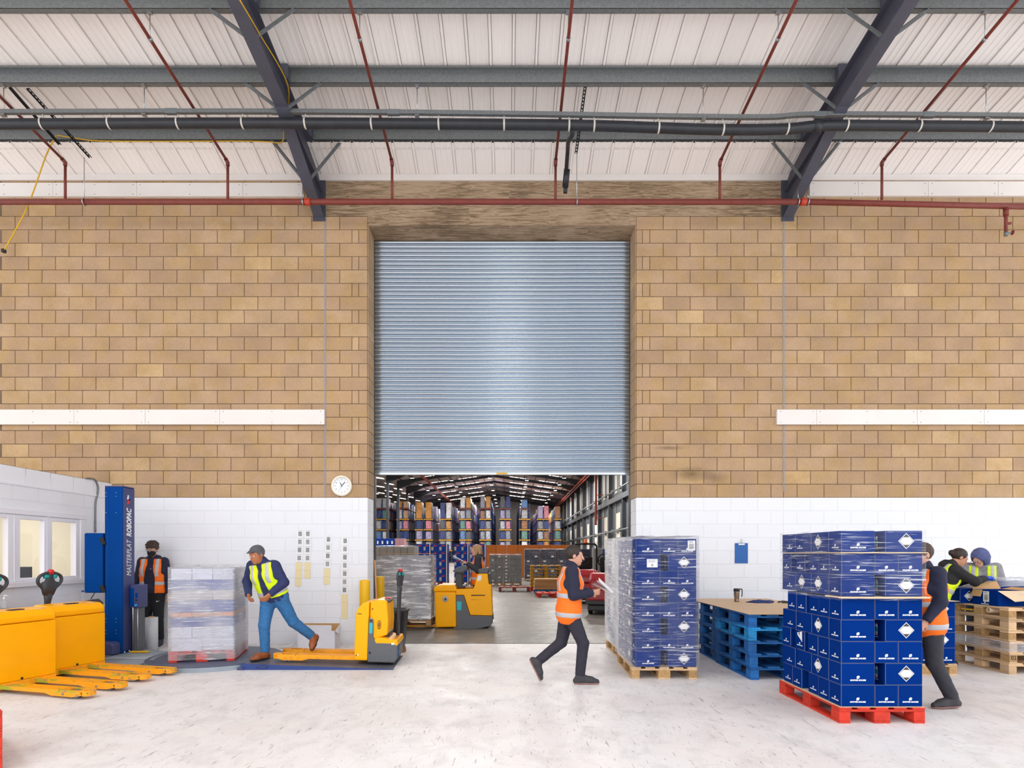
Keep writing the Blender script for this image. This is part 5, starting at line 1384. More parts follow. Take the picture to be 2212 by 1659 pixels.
# ---------------------------------------------------------------- people, grown from distance fields
class Field:
    def __init__(s, lo, hi, h):
        s.lo = np.array(lo, float); s.h = h
        s.n = np.maximum(4, np.ceil((np.array(hi) - s.lo) / h).astype(int) + 1)
        s.ax = [(s.lo[i] + h * np.arange(s.n[i])).astype(np.float32) for i in range(3)]
        s.D = np.full(tuple(s.n), 1.0, np.float32)
    def blk(s, lo, hi):
        sl = []
        for i in range(3):
            a = int(max(0, math.floor((lo[i] - s.lo[i]) / s.h))); b = int(min(s.n[i], math.ceil((hi[i] - s.lo[i]) / s.h) + 1))
            if b <= a: return None, None
            sl.append(slice(a, b))
        return tuple(sl), (s.ax[0][sl[0]][:, None, None], s.ax[1][sl[1]][None, :, None], s.ax[2][sl[2]][None, None, :])
    def smin(s, sl, d, k):
        a = s.D[sl]
        if k <= 0: s.D[sl] = np.minimum(a, d); return
        h = np.clip(.5 + .5 * (a - d) / k, 0, 1)
        s.D[sl] = a * (1 - h) + d * h - k * h * (1 - h)
    def cap(s, a, b, ra, rb=None, k=.03):
        rb = ra if rb is None else rb
        a, b = np.array(a, float), np.array(b, float); m = max(ra, rb) + k + .04
        sl, p = s.blk(np.minimum(a, b) - m, np.maximum(a, b) + m)
        if sl is None: return s
        d = b - a; L2 = max(1e-9, float(d @ d))
        t = np.clip(((p[0] - a[0]) * d[0] + (p[1] - a[1]) * d[1] + (p[2] - a[2]) * d[2]) / L2, 0, 1)
        q = np.sqrt((p[0] - a[0] - t * d[0]) ** 2 + (p[1] - a[1] - t * d[1]) ** 2 + (p[2] - a[2] - t * d[2]) ** 2) - (ra + (rb - ra) * t)
        s.smin(sl, q.astype(np.float32), k); return s
    def ell(s, c, r, R=None, k=.03, sub=False):
        c = np.array(c, float); m = max(r) + k + .04
        sl, p = s.blk(c - m, c + m)
        if sl is None: return s
        x, y, z = p[0] - c[0], p[1] - c[1], p[2] - c[2]
        if R is not None:
            x, y, z = (R[0][i] * x + R[1][i] * y + R[2][i] * z for i in range(3))
        k0 = np.sqrt((x / r[0]) ** 2 + (y / r[1]) ** 2 + (z / r[2]) ** 2)
        k1 = np.sqrt((x / r[0] ** 2) ** 2 + (y / r[1] ** 2) ** 2 + (z / r[2] ** 2) ** 2) + 1e-6
        d = (k0 * (k0 - 1) / k1).astype(np.float32)
        if sub:
            a = s.D[sl]; h = np.clip(.5 - .5 * (a + d) / k, 0, 1)
            s.D[sl] = a * (1 - h) + (-d) * h + k * h * (1 - h)
        else: s.smin(sl, d, k)
        return s
    def P(s): return s.ax[0][:, None, None], s.ax[1][None, :, None], s.ax[2][None, None, :]
    def frame(s, o, R):
        x, y, z = s.P(); x, y, z = x - o[0], y - o[1], z - o[2]
        return tuple(R[0][i] * x + R[1][i] * y + R[2][i] * z for i in range(3))
    def cut(s, d): s.D = np.maximum(s.D, d.astype(np.float32)); return s
    def lumps(s, amp, f, seed=0):
        x, y, z = s.P()
        s.D = s.D + (amp * (np.sin(f * x + seed) * np.sin(f * 1.3 * y + 2 * seed) + .6 * np.sin(f * 2.1 * z + 1.7 * seed + f * x) * np.cos(f * 1.7 * y))).astype(np.float32); return s
    def copy(s):
        c = Field.__new__(Field); c.lo, c.h, c.n, c.ax, c.D = s.lo, s.h, s.n, s.ax, s.D.copy(); return c
    def mesh(s, name, m):
        D = s.D.copy()
        D[0] = D[-1] = 1; D[:, 0] = D[:, -1] = 1; D[:, :, 0] = D[:, :, -1] = 1
        ins = D < 0; sh = np.array(D.shape)
        c8 = [(i, j, k) for i in (0, 1) for j in (0, 1) for k in (0, 1)]
        def cs(A, c): return A[c[0]:sh[0] - 1 + c[0], c[1]:sh[1] - 1 + c[1], c[2]:sh[2] - 1 + c[2]]
        cnt = sum(cs(ins, c).astype(np.int8) for c in c8)
        act = np.argwhere((cnt > 0) & (cnt < 8))
        if not len(act): return None
        idx = np.full(tuple(sh - 1), -1, np.int32); idx[tuple(act.T)] = np.arange(len(act))
        acc = np.zeros((len(act), 3)); num = np.zeros(len(act))
        vals = {c: D[act[:, 0] + c[0], act[:, 1] + c[1], act[:, 2] + c[2]] for c in c8}
        for a in c8:
            for x in range(3):
                if a[x]: continue
                b = list(a); b[x] = 1; b = tuple(b)
                va, vb = vals[a], vals[b]; mk = (va < 0) != (vb < 0)
                t = np.where(mk, va / np.where(mk, va - vb, 1), 0)
                for i in range(3): acc[:, i] += np.where(mk, a[i] + (t if i == x else 0), 0)
                num += mk
        V = s.lo + (act + acc / num[:, None]) * s.h
        F = []
        for x in range(3):
            y, z = (x + 1) % 3, (x + 2) % 3
            n = [slice(1, sh[i] - 1) for i in range(3)]; n[x] = slice(0, sh[x] - 1); n2 = list(n); n2[x] = slice(1, sh[x])
            A, B = ins[tuple(n)], ins[tuple(n2)]
            e = np.argwhere(A != B); fl = A[tuple(e.T)]
            off = np.array([1, 1, 1]); off[x] = 0; e = e + off
            def g(dy, dz):
                q = e.copy(); q[:, y] += dy; q[:, z] += dz; return idx[tuple(q.T)]
            f = np.stack([g(-1, -1), g(0, -1), g(0, 0), g(-1, 0)], 1)
            f[~fl] = f[~fl][:, ::-1]; F.append(f)
        F = np.concatenate(F)
        me = bpy.data.meshes.new(name)
        me.vertices.add(len(V)); me.vertices.foreach_set('co', V.astype(np.float32).ravel())
        me.loops.add(len(F) * 4); me.loops.foreach_set('vertex_index', F.astype(np.int32).ravel())
        me.polygons.add(len(F)); me.polygons.foreach_set('loop_start', (np.arange(len(F)) * 4).astype(np.int32)); me.polygons.foreach_set('loop_total', np.full(len(F), 4, np.int32))
        me.polygons.foreach_set('use_smooth', np.ones(len(F), bool))
        me.materials.append(m); me.update(calc_edges=True)
        return me
def nrm(v): v = np.array(v, float); return v / np.linalg.norm(v)
def frame_from(up, fwd):
    """columns: right-hand x, back y, up z for a body that looks along fwd"""
    z = nrm(up); y = nrm(-np.array(fwd, float) + z * (np.array(fwd) @ z)); x = np.cross(y, z)
    return np.stack([x, y, z], 1)
SKINS = {}
def skin(name, c): return mat(name, c, .55, var=.03, scale=20)
def cloth(name, c, var=.06): return mat(name, c, .85, var=var, scale=28, bump=.25)
M_ORANGE = mat('orange_high_vis', '#ff7206', .7, var=.04, scale=12, emit=0)
M_YELLOW = mat('yellow_high_vis', '#d8f200', .7, var=.04, scale=12)
M_BAND = mat('silver_reflective_band', '#b4b5ba', .4, var=.03, scale=20)
M_EYE = mat('eye_white', '#e8e6e2', .3)
M_IRIS = mat('eye_dark', '#2a1d15', .3)

def hand(fd, w, d, pn, curl=.5, s=1.0, thumb=1):
    """five fingers: wrist w, direction d, palm normal pn (towards the palm side)"""
    w = np.array(w, float); d = nrm(d); pn = nrm(np.array(pn) - d * (np.array(pn) @ d)); sd = np.cross(d, pn)
    pc = w + d * .045 * s
    for u in (-.026, -.009, .009, .026): fd.cap(w + d * .012 * s + sd * u * .6 * s, w + d * .088 * s + sd * u * s, .0135 * s, .0115 * s, .012)
    for i, (u, L) in enumerate(((-.030, .062), (-.010, .074), (.010, .078), (.030, .068))):
        p = w + d * .09 * s + sd * u * s; a = curl * .55
        for j, f in enumerate((.45, .32, .23)):
            dr = d * math.cos(a) + pn * math.sin(a); q = p + dr * L * f * s
            fd.cap(p, q, (.0098 - .0008 * j) * s, (.0092 - .0008 * j) * s, .003); p = q; a += curl * .75
    sgn = thumb
    p = w + d * .03 * s + sd * .028 * sgn * s
    dr = nrm(d * .65 + sd * .7 * sgn + pn * .35); q = p + dr * .045 * s; fd.cap(p, q, .0125 * s, .0105 * s, .008)
    dr = nrm(d * .9 + sd * .2 * sgn + pn * (.35 + .3 * curl)); fd.cap(q, q + dr * .032 * s, .0103 * s, .0088 * s, .003)

def person(label, loc, rz, J, kit, h=.0075):
    """J: joints in the person's own axes, who looks along -y; kit: clothing and colours"""
    t = thing('person', label, 'person', loc, rz)
    g = {k: np.array(v, float) for k, v in J.items() if k not in ('look', 'tilt', 'curl', 'palm', 'turn')}
    pel, che, nek, hea = g['pelvis'], g['chest'], g['neck'], g['head']
    pts = np.array([v for v in g.values()])
    lo, hi = pts.min(0) - .24, pts.max(0) + .24; lo[2] = min(lo[2], -.02)
    look = nrm(J.get('look', (0, -1, 0)))
    HR = frame_from(nrm(hea - nek) * .5 + nrm(np.array(J.get('tilt', (0, 0, 1)))), look)
    tf = nrm(J.get('turn', (0, -1, 0)))
    TR = frame_from(nek - pel, tf); tx, ty, tz = TR[:, 0], TR[:, 1], TR[:, 2]
    def H_(x, y, z): return hea + HR @ np.array((x, y, z)) * kit.get('hs', 1.0)
    def torso(f, e, k=.05, low=True):
        for sd in (-1, 1):
            f.cap(pel + tx * sd * .062, pel * .45 + che * .55 + tx * sd * .055, .105 + e, .098 + e, k)
            f.cap(pel * .45 + che * .55 + tx * sd * .055, che + tx * sd * .075 + ty * .005, .098 + e, .108 + e, k)
            shn = g['shoulder_' + ('l' if sd > 0 else 'r')]
            f.cap(che + tx * sd * .075, nek * .5 + shn * .5 - tz * .06, .105 + e, .062 + e, k)
            f.cap(nek - tz * .03, shn - tx * sd * .02, .048 + e, .052 + e, k)
            if low: f.cap(pel + tx * sd * .05, pel + tx * sd * .06 - tz * .06, .11 + e, .112 + e, k)
    # ---- the body, one continuous surface
    B = Field(lo, hi, h); torso(B, -.012)
    for s_ in 'lr':
        B.cap(g['hip_' + s_], g['knee_' + s_], .078, .052, .04).cap(g['knee_' + s_], g['ankle_' + s_], .05, .034, .02)
        kn, an = g['knee_' + s_], g['ankle_' + s_]
        B.cap(kn * .85 + an * .15, kn * .5 + an * .5, .05, .04, .02)
        fu = nrm(g['toe_' + s_] - an); fup = nrm(np.cross(fu, np.cross(nrm(kn - an), fu))); B.cap(an - fup * .02, an + fu * .11 - fup * .05, .03, .022, .02)
        B.cap(g['shoulder_' + s_], g['elbow_' + s_], .046, .037, .03).cap(g['elbow_' + s_], g['wrist_' + s_], .037, .026, .02)
    B.cap(nek - tz * .03, H_(0, .02, -.055), .055, .05, .03)
    B.ell(H_(0, .014, .035), (.073, .092, .083), HR, .02).ell(H_(0, -.024, -.032), (.056, .066, .082), HR, .035)
    B.ell(H_(0, -.06, -.092), (.026, .022, .02), HR, .025)
    B.cap(H_(-.034, -.078, .022), H_(.034, -.078, .022), .011, k=.016)
    for e in (-.032, .032): B.ell(H_(e, -.097, .0), (.017, .012, .012), HR, .012, sub=True)
    B.cap(H_(0, -.086, .012), H_(0, -.107, -.026), .007, .0125, .012)
    B.cap(H_(-.018, -.089, -.056), H_(.018, -.089, -.056), .0065, k=.01)
    for e in (-1, 1): B.ell(H_(e * .074, .012, -.005), (.011, .019, .031), HR, .012)
    pal = J.get('palm', {}); cu = J.get('curl', {})
    for s_ in 'lr':
        if kit.get('gloves'): continue
        fw = g['wrist_' + s_] - g['elbow_' + s_]
        hand(B, g['wrist_' + s_], J.get('hd_' + s_, fw), pal.get(s_, (1 if s_ == 'r' else -1, 0, 0)), cu.get(s_, .5), 1.0, 1 if s_ == 'l' else -1)
    inst('body', B.mesh('body', kit['skin']), t)
    ey = MB()
    for e in (-.032, .032):
        ring = []
        M4 = Matrix([list(HR[i]) + [H_(e, -.0812, -.001)[i]] for i in range(3)] + [[0, 0, 0, 1]])
        ey.lathe([(.001, -.0115), (.007, -.0105), (.0105, -.005), (.0115, 0), (.001, .001)], 12, mi=0, M=M4 @ Matrix.Rotation(PI / 2, 4, 'X').inverted())
        ey.lathe([(.001, -.0122), (.0048, -.0119), (.0052, -.0105)], 10, mi=1, M=M4 @ Matrix.Rotation(PI / 2, 4, 'X').inverted())
    ey.build('eyes', [M_EYE, M_IRIS], t)
    # ---- trousers
    T_ = Field(lo, hi, h * 1.15); e = kit.get('leg', .018)
    for sd, s_ in ((1, 'l'), (-1, 'r')):
        T_.cap(pel + tx * sd * .055 + tz * .08, pel + tx * sd * .062 - tz * .03, .108 + e * .4, .112 + e * .6, .05)
        T_.cap(g['hip_' + s_], g['knee_' + s_], .088 + e, .056 + e, .05).cap(g['knee_' + s_], g['ankle_' + s_] + (g['knee_' + s_] - g['ankle_' + s_]) * .07, .056 + e, .045 + e, .02)
    x, y, z = T_.frame(pel, TR); T_.cut(z - .13)
    for s_ in 'lr':
        an, kn = g['ankle_' + s_], g['knee_' + s_]; u = nrm(kn - an)
        xx, yy, zz = T_.P(); d = (xx - an[0]) * u[0] + (yy - an[1]) * u[1] + (zz - an[2]) * u[2]
        near = np.sqrt((xx - an[0]) ** 2 + (yy - an[1]) ** 2 + (zz - an[2]) ** 2) - .16
        T_.cut(np.minimum(.02 - d, -near))
    T_.lumps(.0022, 34, kit.get('seed', 1))
    inst('trousers', T_.mesh('trousers', kit['trousers']), t)
    # ---- shoes
    for s_ in 'lr':
        an, to = g['ankle_' + s_], g['toe_' + s_]; S = Field(np.minimum(an, to) - .17, np.maximum(an, to) + .17, .0065)
        u = nrm(to - an); up = nrm(np.cross(u, np.cross(nrm(g['knee_' + s_] - an), u))); sd = np.cross(u, up)
        L = np.linalg.norm(to - an)
        heel = an - u * .045 - up * .045; ball = an + u * (L * .62) - up * .05; tip = an + u * (L * .93) - up * .055
        S.cap(an + up * .02, an - up * .03, .048, .046, .03).cap(heel, ball, .036, .043, .03).cap(ball, tip, .043, .032, .03).cap(an, ball + up * .015, .042, .032, .03)
        X, Y, Z = S.P(); dd = (X - an[0]) * up[0] + (Y - an[1]) * up[1] + (Z - an[2]) * up[2]
        So = S.copy(); So.D = So.D - .005
        S.cut(-.068 - dd); o = inst('shoe', S.mesh('shoe', kit['shoes']), t)
        So.cut(dd + .066).cut(-.084 - dd); m_ = So.mesh('sole', kit.get('sole', M_RUB))
        if m_: inst('sole', m_, o)
    # ---- jacket or hoodie
    e = kit.get('top_e', .014); Jk = Field(lo, hi, h * 1.1); torso(Jk, e, .05)
    for s_ in 'lr':
        sh, el, wr = g['shoulder_' + s_], g['elbow_' + s_], g['wrist_' + s_]
        Jk.cap(sh, el, .056 + e, .046 + e, .04).cap(el, wr - (wr - el) * .04, .046 + e, .032 + e, .025)
    Jk.cap(nek - tz * .03, nek + tz * .02, .068 + e, .058 + e, .03)
    if kit.get('hood') == 'down':
        for a in range(9):
            q = math.radians(20 + 140 * a / 8); Jk.cap(nek + tx * .085 * math.cos(q) + ty * (.085 * math.sin(q)) + tz * .02, nek + tx * .08 * math.cos(q) + ty * (.11 * math.sin(q)) - tz * .03, .03, .036, .03)
    x, y, z = Jk.frame(pel, TR); Jk.cut(-.07 - z + 0 * x)
    x, y, z = Jk.frame(nek, TR)
    for s_ in 'lr':
        wr = g['wrist_' + s_]; u = nrm(wr - g['elbow_' + s_]); X, Y, Z = Jk.P(); d = (X - wr[0]) * u[0] + (Y - wr[1]) * u[1] + (Z - wr[2]) * u[2]
        near = np.sqrt((X - wr[0]) ** 2 + (Y - wr[1]) ** 2 + (Z - wr[2]) ** 2) - .09
        Jk.cut(np.minimum(d - .006, -near))
    Jk.lumps(.0025, 30, kit.get('seed', 1) + 2)
    inst('jacket', Jk.mesh('jacket', kit['top']), t)
    # ---- high-vis vest
    V = Field(lo, hi, h); torso(V, e + .016, .05)
    x, y, z = V.frame(pel, TR); zl = kit.get('vest_low', -.10); zn = float((nek - pel) @ tz)
    V.cut(zl - z + 0 * x + 0 * y); V.cut(np.abs(x) - (.165 + .9 * np.clip(zn - .24 - z, 0, .12)) + 0 * y)
    V.cut(z - (zn - .005) + 0 * x + 0 * y)
    op = kit.get('open', .05)
    if op > 0:
        wv = op * np.clip((zn + .03 - z) * 2.2 + .35, .3, 1.15) + .02 * np.clip((z - zn + .12) * 8, 0, 1)
        V.cut(-np.maximum(np.maximum(np.abs(x) - wv, y - .02), -(y + .5)))
    else:
        wv = .085 - .28 * np.clip(zn + .0 - z, 0, .3); V.cut(-np.maximum(np.maximum(np.abs(x) - wv, y - .0), -(y + .5)))
    V.lumps(.0018, 26, kit.get('seed', 1) + 5)
    inst('high_vis_vest', V.mesh('high_vis_vest', kit['vest']), t)
    for bz in kit.get('bands', (.06, .21)):
        b = V.copy(); b.D = b.D - .0035; b.cut(np.abs(z - bz) - .028 + 0 * x + 0 * y); m_ = b.mesh('reflective_band', M_BAND)
        if m_: inst('reflective_band', m_, t)
    for sd in (-1, 1):
        for fb in (-1, 1):
            b = V.copy(); b.D = b.D - .0035; b.cut(np.abs(x * sd - .112) - .025 + 0 * y + 0 * z); b.cut(.21 - z + 0 * x + 0 * y)
            b.cut(-(y - .004) * fb + 0 * x + 0 * z)
            m_ = b.mesh('shoulder_band', M_BAND)
            if m_: inst('shoulder_band', m_, t)
    # ---- hair, hats, masks
    ha = kit.get('hair')
    if ha:
        A = Field(hea - .26, hea + .22, .006)
        A.ell(H_(0, .022, .035 if ha != 'fluffy' else .05), (.084, .100, .094) if ha != 'fluffy' else (.092, .108, .092), HR, .02)
        if ha == 'long':
            A.cap(H_(-.06, .05, .02), H_(-.062, .06, -.13), .04, .03, .03).cap(H_(.06, .05, .02), H_(.062, .06, -.13), .04, .03, .03).cap(H_(0, .075, .02), H_(0, .085, -.13), .055, .04, .04)
            A.cap(H_(-.066, -.01, .05), H_(-.074, -.02, -.09), .022, .016, .02).cap(H_(.066, -.01, .05), H_(.074, -.02, -.09), .022, .016, .02)
        if ha == 'bun': A.ell(H_(0, .115, .015), (.042, .042, .042), HR, .02)
        if ha == 'fluffy':
            for i in range(26):
                a = i * 2.4; r = .05 + .03 * math.sin(i * 1.7); q = .25 + 1.0 * i / 26; A.ell(H_(.088 * math.sin(q) * math.cos(a), .018 + .102 * math.sin(q) * math.sin(a), .055 + .088 * math.cos(q)), (.024, .024, .022), None, .012)
            for u in (-.05, -.025, 0, .025, .05): A.cap(H_(u, -.075, .085), H_(u * 1.05, -.096, .045), .02, .013, .015)
        x2, y2, z2 = A.frame(hea, HR)
        fr = {'fluffy': .03, 'short': .05}.get(ha, .055)
        A.cut(-np.maximum(np.maximum(np.abs(x2) - .06, y2 + .02), z2 - fr - .35 * np.clip(-(y2 + .085), 0, 1)))
        if ha in ('short', 'fluffy', 'bun'): A.cut(-(z2 + .055 + .0 * x2 - 1.0 * np.clip(.03 - y2, 0, .07)))
        A.lumps(.0022, 150, 3)
        inst('hair', A.mesh('hair', kit['hair_m']), t)
    if kit.get('hood') == 'up':
        A = Field(hea - .27, hea + .24, .007)
        A.ell(H_(0, .025, .035), (.108, .125, .115), HR, .02).cap(H_(0, .05, -.03), nek + ty * .03 + tz * .03, .10, .10, .06)
        x2, y2, z2 = A.frame(hea, HR); A.cut(-(np.sqrt((x2 / .072) ** 2 + ((z2 + .025) / .098) ** 2) - 1 + 8 * np.clip(y2 + .035, 0, 1)) * .07)
        A.lumps(.003, 40, 2); inst('hood', A.mesh('hood', kit['hood_m']), t)
    if kit.get('cap'):
        A = Field(hea - .2, hea + .2, .006); A.ell(H_(0, .014, .05), (.083, .10, .08), HR, .02); A.cap(H_(-.04, -.08, .062), H_(.04, -.08, .062), .012, k=.01).cap(H_(-.03, -.12, .055), H_(.03, -.12, .055), .01, k=.03)
        x2, y2, z2 = A.frame(hea, HR); A.cut(.045 + .15 * np.clip(y2, -.1, .1) * 0 - z2 + 0 * x2); inst('cap', A.mesh('cap', kit['cap']), t)
    if kit.get('mask'):
        A = Field(hea - .2, hea + .2, .0055); A.ell(H_(0, -.035, -.045), (.063, .074, .058), HR, .02).ell(H_(0, -.075, -.09), (.03, .03, .025), HR, .03).cap(H_(0, -.1, -.02), H_(0, -.11, -.04), .012, .014, .02)
        x2, y2, z2 = A.frame(hea, HR); A.cut(y2 + .015 + 0 * x2 + 0 * z2).cut(z2 + .008 + 0 * x2 + .15 * np.abs(x2)); inst('face_mask', A.mesh('face_mask', M_MASK), t)
        sp = MB()
        for e in (-1, 1): sp.tube([H_(e * .06, -.03, -.03), H_(e * .078, .01, .0)], .0025, 5)
        sp.build('mask_strap', M_MASK, t)
    if kit.get('glasses'):
        gm = MB()
        for e in (-.034, .034): gm.tube([H_(e + .026 * math.cos(a), -.112, .002 + .019 * math.sin(a)) for a in [2 * PI * k / 16 for k in range(17)]], .0022, 5, caps=False)
        gm.tube([H_(-.008, -.114, .004), H_(.008, -.114, .004)], .002, 5)
        for e in (-1, 1): gm.tube([H_(e * .06, -.112, .006), H_(e * .082, .0, .008)], .002, 5)
        gm.build('glasses', M_BLACK, t)
    if kit.get('gloves'):
        for s_ in 'lr':
            w = g['wrist_' + s_]; G = Field(w - .24, w + .24, .006)
            fw = J.get('hd_' + s_, w - g['elbow_' + s_]); G.cap(w - nrm(w - g['elbow_' + s_]) * .03, w + nrm(fw) * .02, .034, .03, .02)
            hand(G, w, fw, pal.get(s_, (0, 0, -1)), cu.get(s_, .6), 1.12, 1 if s_ == 'l' else -1)
            inst('glove', G.mesh('glove', kit['gloves']), t)
    return t
M_MASK = cloth('black_face_mask', '#1d1d24', .03)
SK1, SK2, SK3, SK4 = skin('fair_skin', '#d9a58c'), skin('tan_skin', '#b06f4c'), skin('rosy_skin', '#cf9880'), skin('olive_skin', '#c08a6c')
HB, HBL, HDK = mat('brown_hair', '#3b2a20', .6, var=.25, scale=60), mat('blonde_hair', '#b08a5c', .5, var=.25, scale=60), mat('dark_hair', '#2c211d', .6, var=.25, scale=60)
NAVY_C, BLK_C, JEAN = cloth('navy_hoodie', '#20223a'), cloth('black_cloth', '#1d1d20'), cloth('blue_jeans', '#2f6aa0', .16)
DGR, GREYM, PURP = cloth('charcoal_cloth', '#34343c'), cloth('grey_marl_fleece', '#8f8d94', .22), cloth('purple_blue_hood', '#525a88', .08)
SHD, SHB = mat('dark_shoe', '#39383c', .7, var=.1), mat('brown_leather_shoe', '#8c4a22', .45, var=.12, scale=16)
GLV = mat('blue_nitrile_glove', '#1c54c8', .45)
SOLR = mat('reddish_sole', '#9a726c', .7)
def base(hh=1.70):
    s = hh / 1.70
    J = dict(pelvis=(0, 0, .93), chest=(0, .005, 1.24), neck=(0, .01, 1.435), head=(0, -.02, 1.578),
             shoulder_l=(.178, .01, 1.385), shoulder_r=(-.178, .01, 1.385), elbow_l=(.235, .03, 1.10), elbow_r=(-.235, .03, 1.10), wrist_l=(.235, -.05, .86), wrist_r=(-.235, -.05, .86),
             hip_l=(.085, 0, .90), hip_r=(-.085, 0, .90), knee_l=(.095, -.02, .49), knee_r=(-.095, -.02, .49), ankle_l=(.10, .02, .085), ankle_r=(-.10, .02, .085), toe_l=(.13, -.18, .085), toe_r=(-.13, -.18, .085))
    return {k: np.array(v) * s for k, v in J.items()}
def person_at(label, X, Y, Z, rz, hh, ov, kit):
    J = base(hh); J.update({k: (np.array(v) if isinstance(v, tuple) else v) for k, v in ov.items()})
    return person(label, (X, Y, Z), math.radians(rz), J, kit)

# 1 - standing by the wrapping machine
boy = person_at('person in orange vest, navy hoodie and black mask standing by the blue mast', -5.88, 9.93, 0, 4, 1.70,
          dict(look=(.12, -.9, -.42), wrist_r=(-.24, -.16, .90), elbow_r=(-.25, .02, 1.12), wrist_l=(.26, -.02, .87), turn=(.05, -1, 0)),
          dict(skin=SK1, trousers=BLK_C, shoes=SHD, top=NAVY_C, vest=M_ORANGE, hair='fluffy', hair_m=HB, mask=1, glasses=1, hood='down', open=.075, vest_low=-.06, bands=(.10,), seed=2))
def stick_mark(root, part, x, z, pts, m, nm):
    me = next(c for c in root.children if c.name.split('.')[0] == part).data
    y = min(v.co.y for v in me.vertices if abs(v.co.x - x) < .03 and abs(v.co.z - z) < .03) - .003
    MB().add([(x + a, y, z + b) for a, b in pts], [tuple(range(len(pts)))]).build(nm, m, root)
stick_mark(boy, 'trousers', .13, .74, [(-.028, -.006), (-.012, -.014), (.03, .014), (-.008, .0), (-.024, .012)], M_WHITE, 'trouser_mark')
stick_mark(boy, 'jacket', .03, 1.27, [(-.016, -.004), (.0, -.009), (.016, .009), (-.006, .002)], mat('pale_blue_print', '#8fb2e6', .6), 'chest_mark')
# 2 - stepping off the ramp
person_at('person in yellow vest and blue jeans stepping between turntable and yellow truck', -3.30, 8.12, .080, -14, 1.68,
          dict(pelvis=(.10, .06, .88), chest=(.04, -.04, 1.15), neck=(.03, -.09, 1.32), head=(.01, -.18, 1.42), shoulder_l=(.20, -.06, 1.275), shoulder_r=(-.15, -.06, 1.275),
               elbow_l=(.30, .0, 1.05), wrist_l=(.19, -.15, .90), elbow_r=(-.27, .0, 1.06), wrist_r=(-.12, -.17, .89), hip_l=(.18, .06, .86), hip_r=(.02, .06, .86),
               knee_r=(-.005, .0, .47), ankle_r=(-.02, .04, .09), toe_r=(-.08, -.16, .09), knee_l=(.29, .22, .50), ankle_l=(.44, .46, .27), toe_l=(.47, .31, .15), look=(-.12, -.8, -.6), turn=(-.05, -1, -.1), curl={'l': .9, 'r': .9}),
          dict(skin=SK2, trousers=JEAN, shoes=SHB, top=cloth('navy_work_jacket', '#27305c'), vest=M_YELLOW, hair='short', hair_m=mat('grey_hair', '#5c5b60', .7, var=.2, scale=60), open=.05, vest_low=.0, bands=(.06,), seed=4, cap=cloth('dark_grey_cap', '#55565c')))
# 4 - walking through the middle with papers
mid = person_at('person in orange vest walking across the middle of the hall reading papers', .70, 7.08, 0, 90, 1.66,
          dict(pelvis=(0, 0, .865), chest=(0, -.02, 1.17), neck=(0, -.03, 1.36), head=(0, -.07, 1.49), shoulder_l=(.17, -.02, 1.31), shoulder_r=(-.17, -.02, 1.31),
               elbow_l=(.21, -.04, 1.04), wrist_l=(.10, -.26, 1.06), elbow_r=(-.21, -.04, 1.04), wrist_r=(-.10, -.26, 1.06), hip_l=(.085, 0, .84), hip_r=(-.085, 0, .84),
               knee_r=(-.085, -.16, .47), ankle_r=(-.085, -.12, .085), toe_r=(-.09, -.33, .085), knee_l=(.085, .08, .46), ankle_l=(.09, .36, .23), toe_l=(.09, .27, .05), look=(0, -.85, -.5), curl={'l': .9, 'r': .9}, palm={'l': (-1, 0, .3), 'r': (1, 0, .3)}),
          dict(skin=SK3, trousers=cloth('dark_work_trousers', '#2c2a36'), shoes=SHD, sole=SOLR, top=NAVY_C, vest=M_ORANGE, hair='short', hair_m=HDK, open=0.0, vest_low=-.17, bands=(-.06, .16), seed=6, leg=.012))
# 5 - walking behind the red pallet stack
person_at('person in orange vest and dark trousers walking behind the red pallet stack', 4.14, 5.98, 0, -90, 1.66,
          dict(pelvis=(0, 0, .865), chest=(0, -.01, 1.18), neck=(0, -.02, 1.37), head=(0, -.05, 1.50), shoulder_l=(.17, -.0, 1.32), shoulder_r=(-.17, 0, 1.32),
               elbow_l=(.20, .0, 1.05), wrist_l=(.19, -.13, .87), elbow_r=(-.22, -.03, 1.05), wrist_r=(-.20, -.20, .92), hip_l=(.085, 0, .84), hip_r=(-.085, 0, .84),
               knee_l=(.09, .02, .45), ankle_l=(.09, .20, .095), toe_l=(.10, .0, .085), knee_r=(-.085, -.15, .47), ankle_r=(-.085, -.12, .09), toe_r=(-.09, -.31, .10), look=(.1, -1, -.15)),
          dict(skin=SK3, trousers=DGR, shoes=SHD, sole=SOLR, top=NAVY_C, vest=M_ORANGE, hair='short', hair_m=HB, open=0.0, vest_low=-.17, bands=(-.06, .16), seed=8, leg=.016))
# 6 - packing at the bench
person_at('person in yellow vest and black jacket packing with blue gloves at the bench', 5.95, 8.36, 0, 78, 1.64,
          dict(pelvis=(0, 0.03, .90), chest=(0, -.10, 1.18), neck=(0, -.17, 1.35), head=(0, -.27, 1.46), shoulder_l=(.165, -.14, 1.30), shoulder_r=(-.165, -.14, 1.30),
               elbow_l=(.19, -.34, 1.12), wrist_l=(.05, -.48, 1.17), elbow_r=(-.20, -.36, 1.14), wrist_r=(-.08, -.53, 1.18), look=(0, -.72, -.68), tilt=(0, -.4, 1), turn=(0, -1, -.2), curl={'l': .7, 'r': .8}, palm={'l': (0, 0, -1), 'r': (0, 0, -1)}),
          dict(skin=SK4, trousers=BLK_C, shoes=SHD, top=BLK_C, vest=M_YELLOW, hair='bun', hair_m=HDK, open=.04, vest_low=-.10, bands=(.0, .14), seed=9, gloves=GLV, hood='down'))
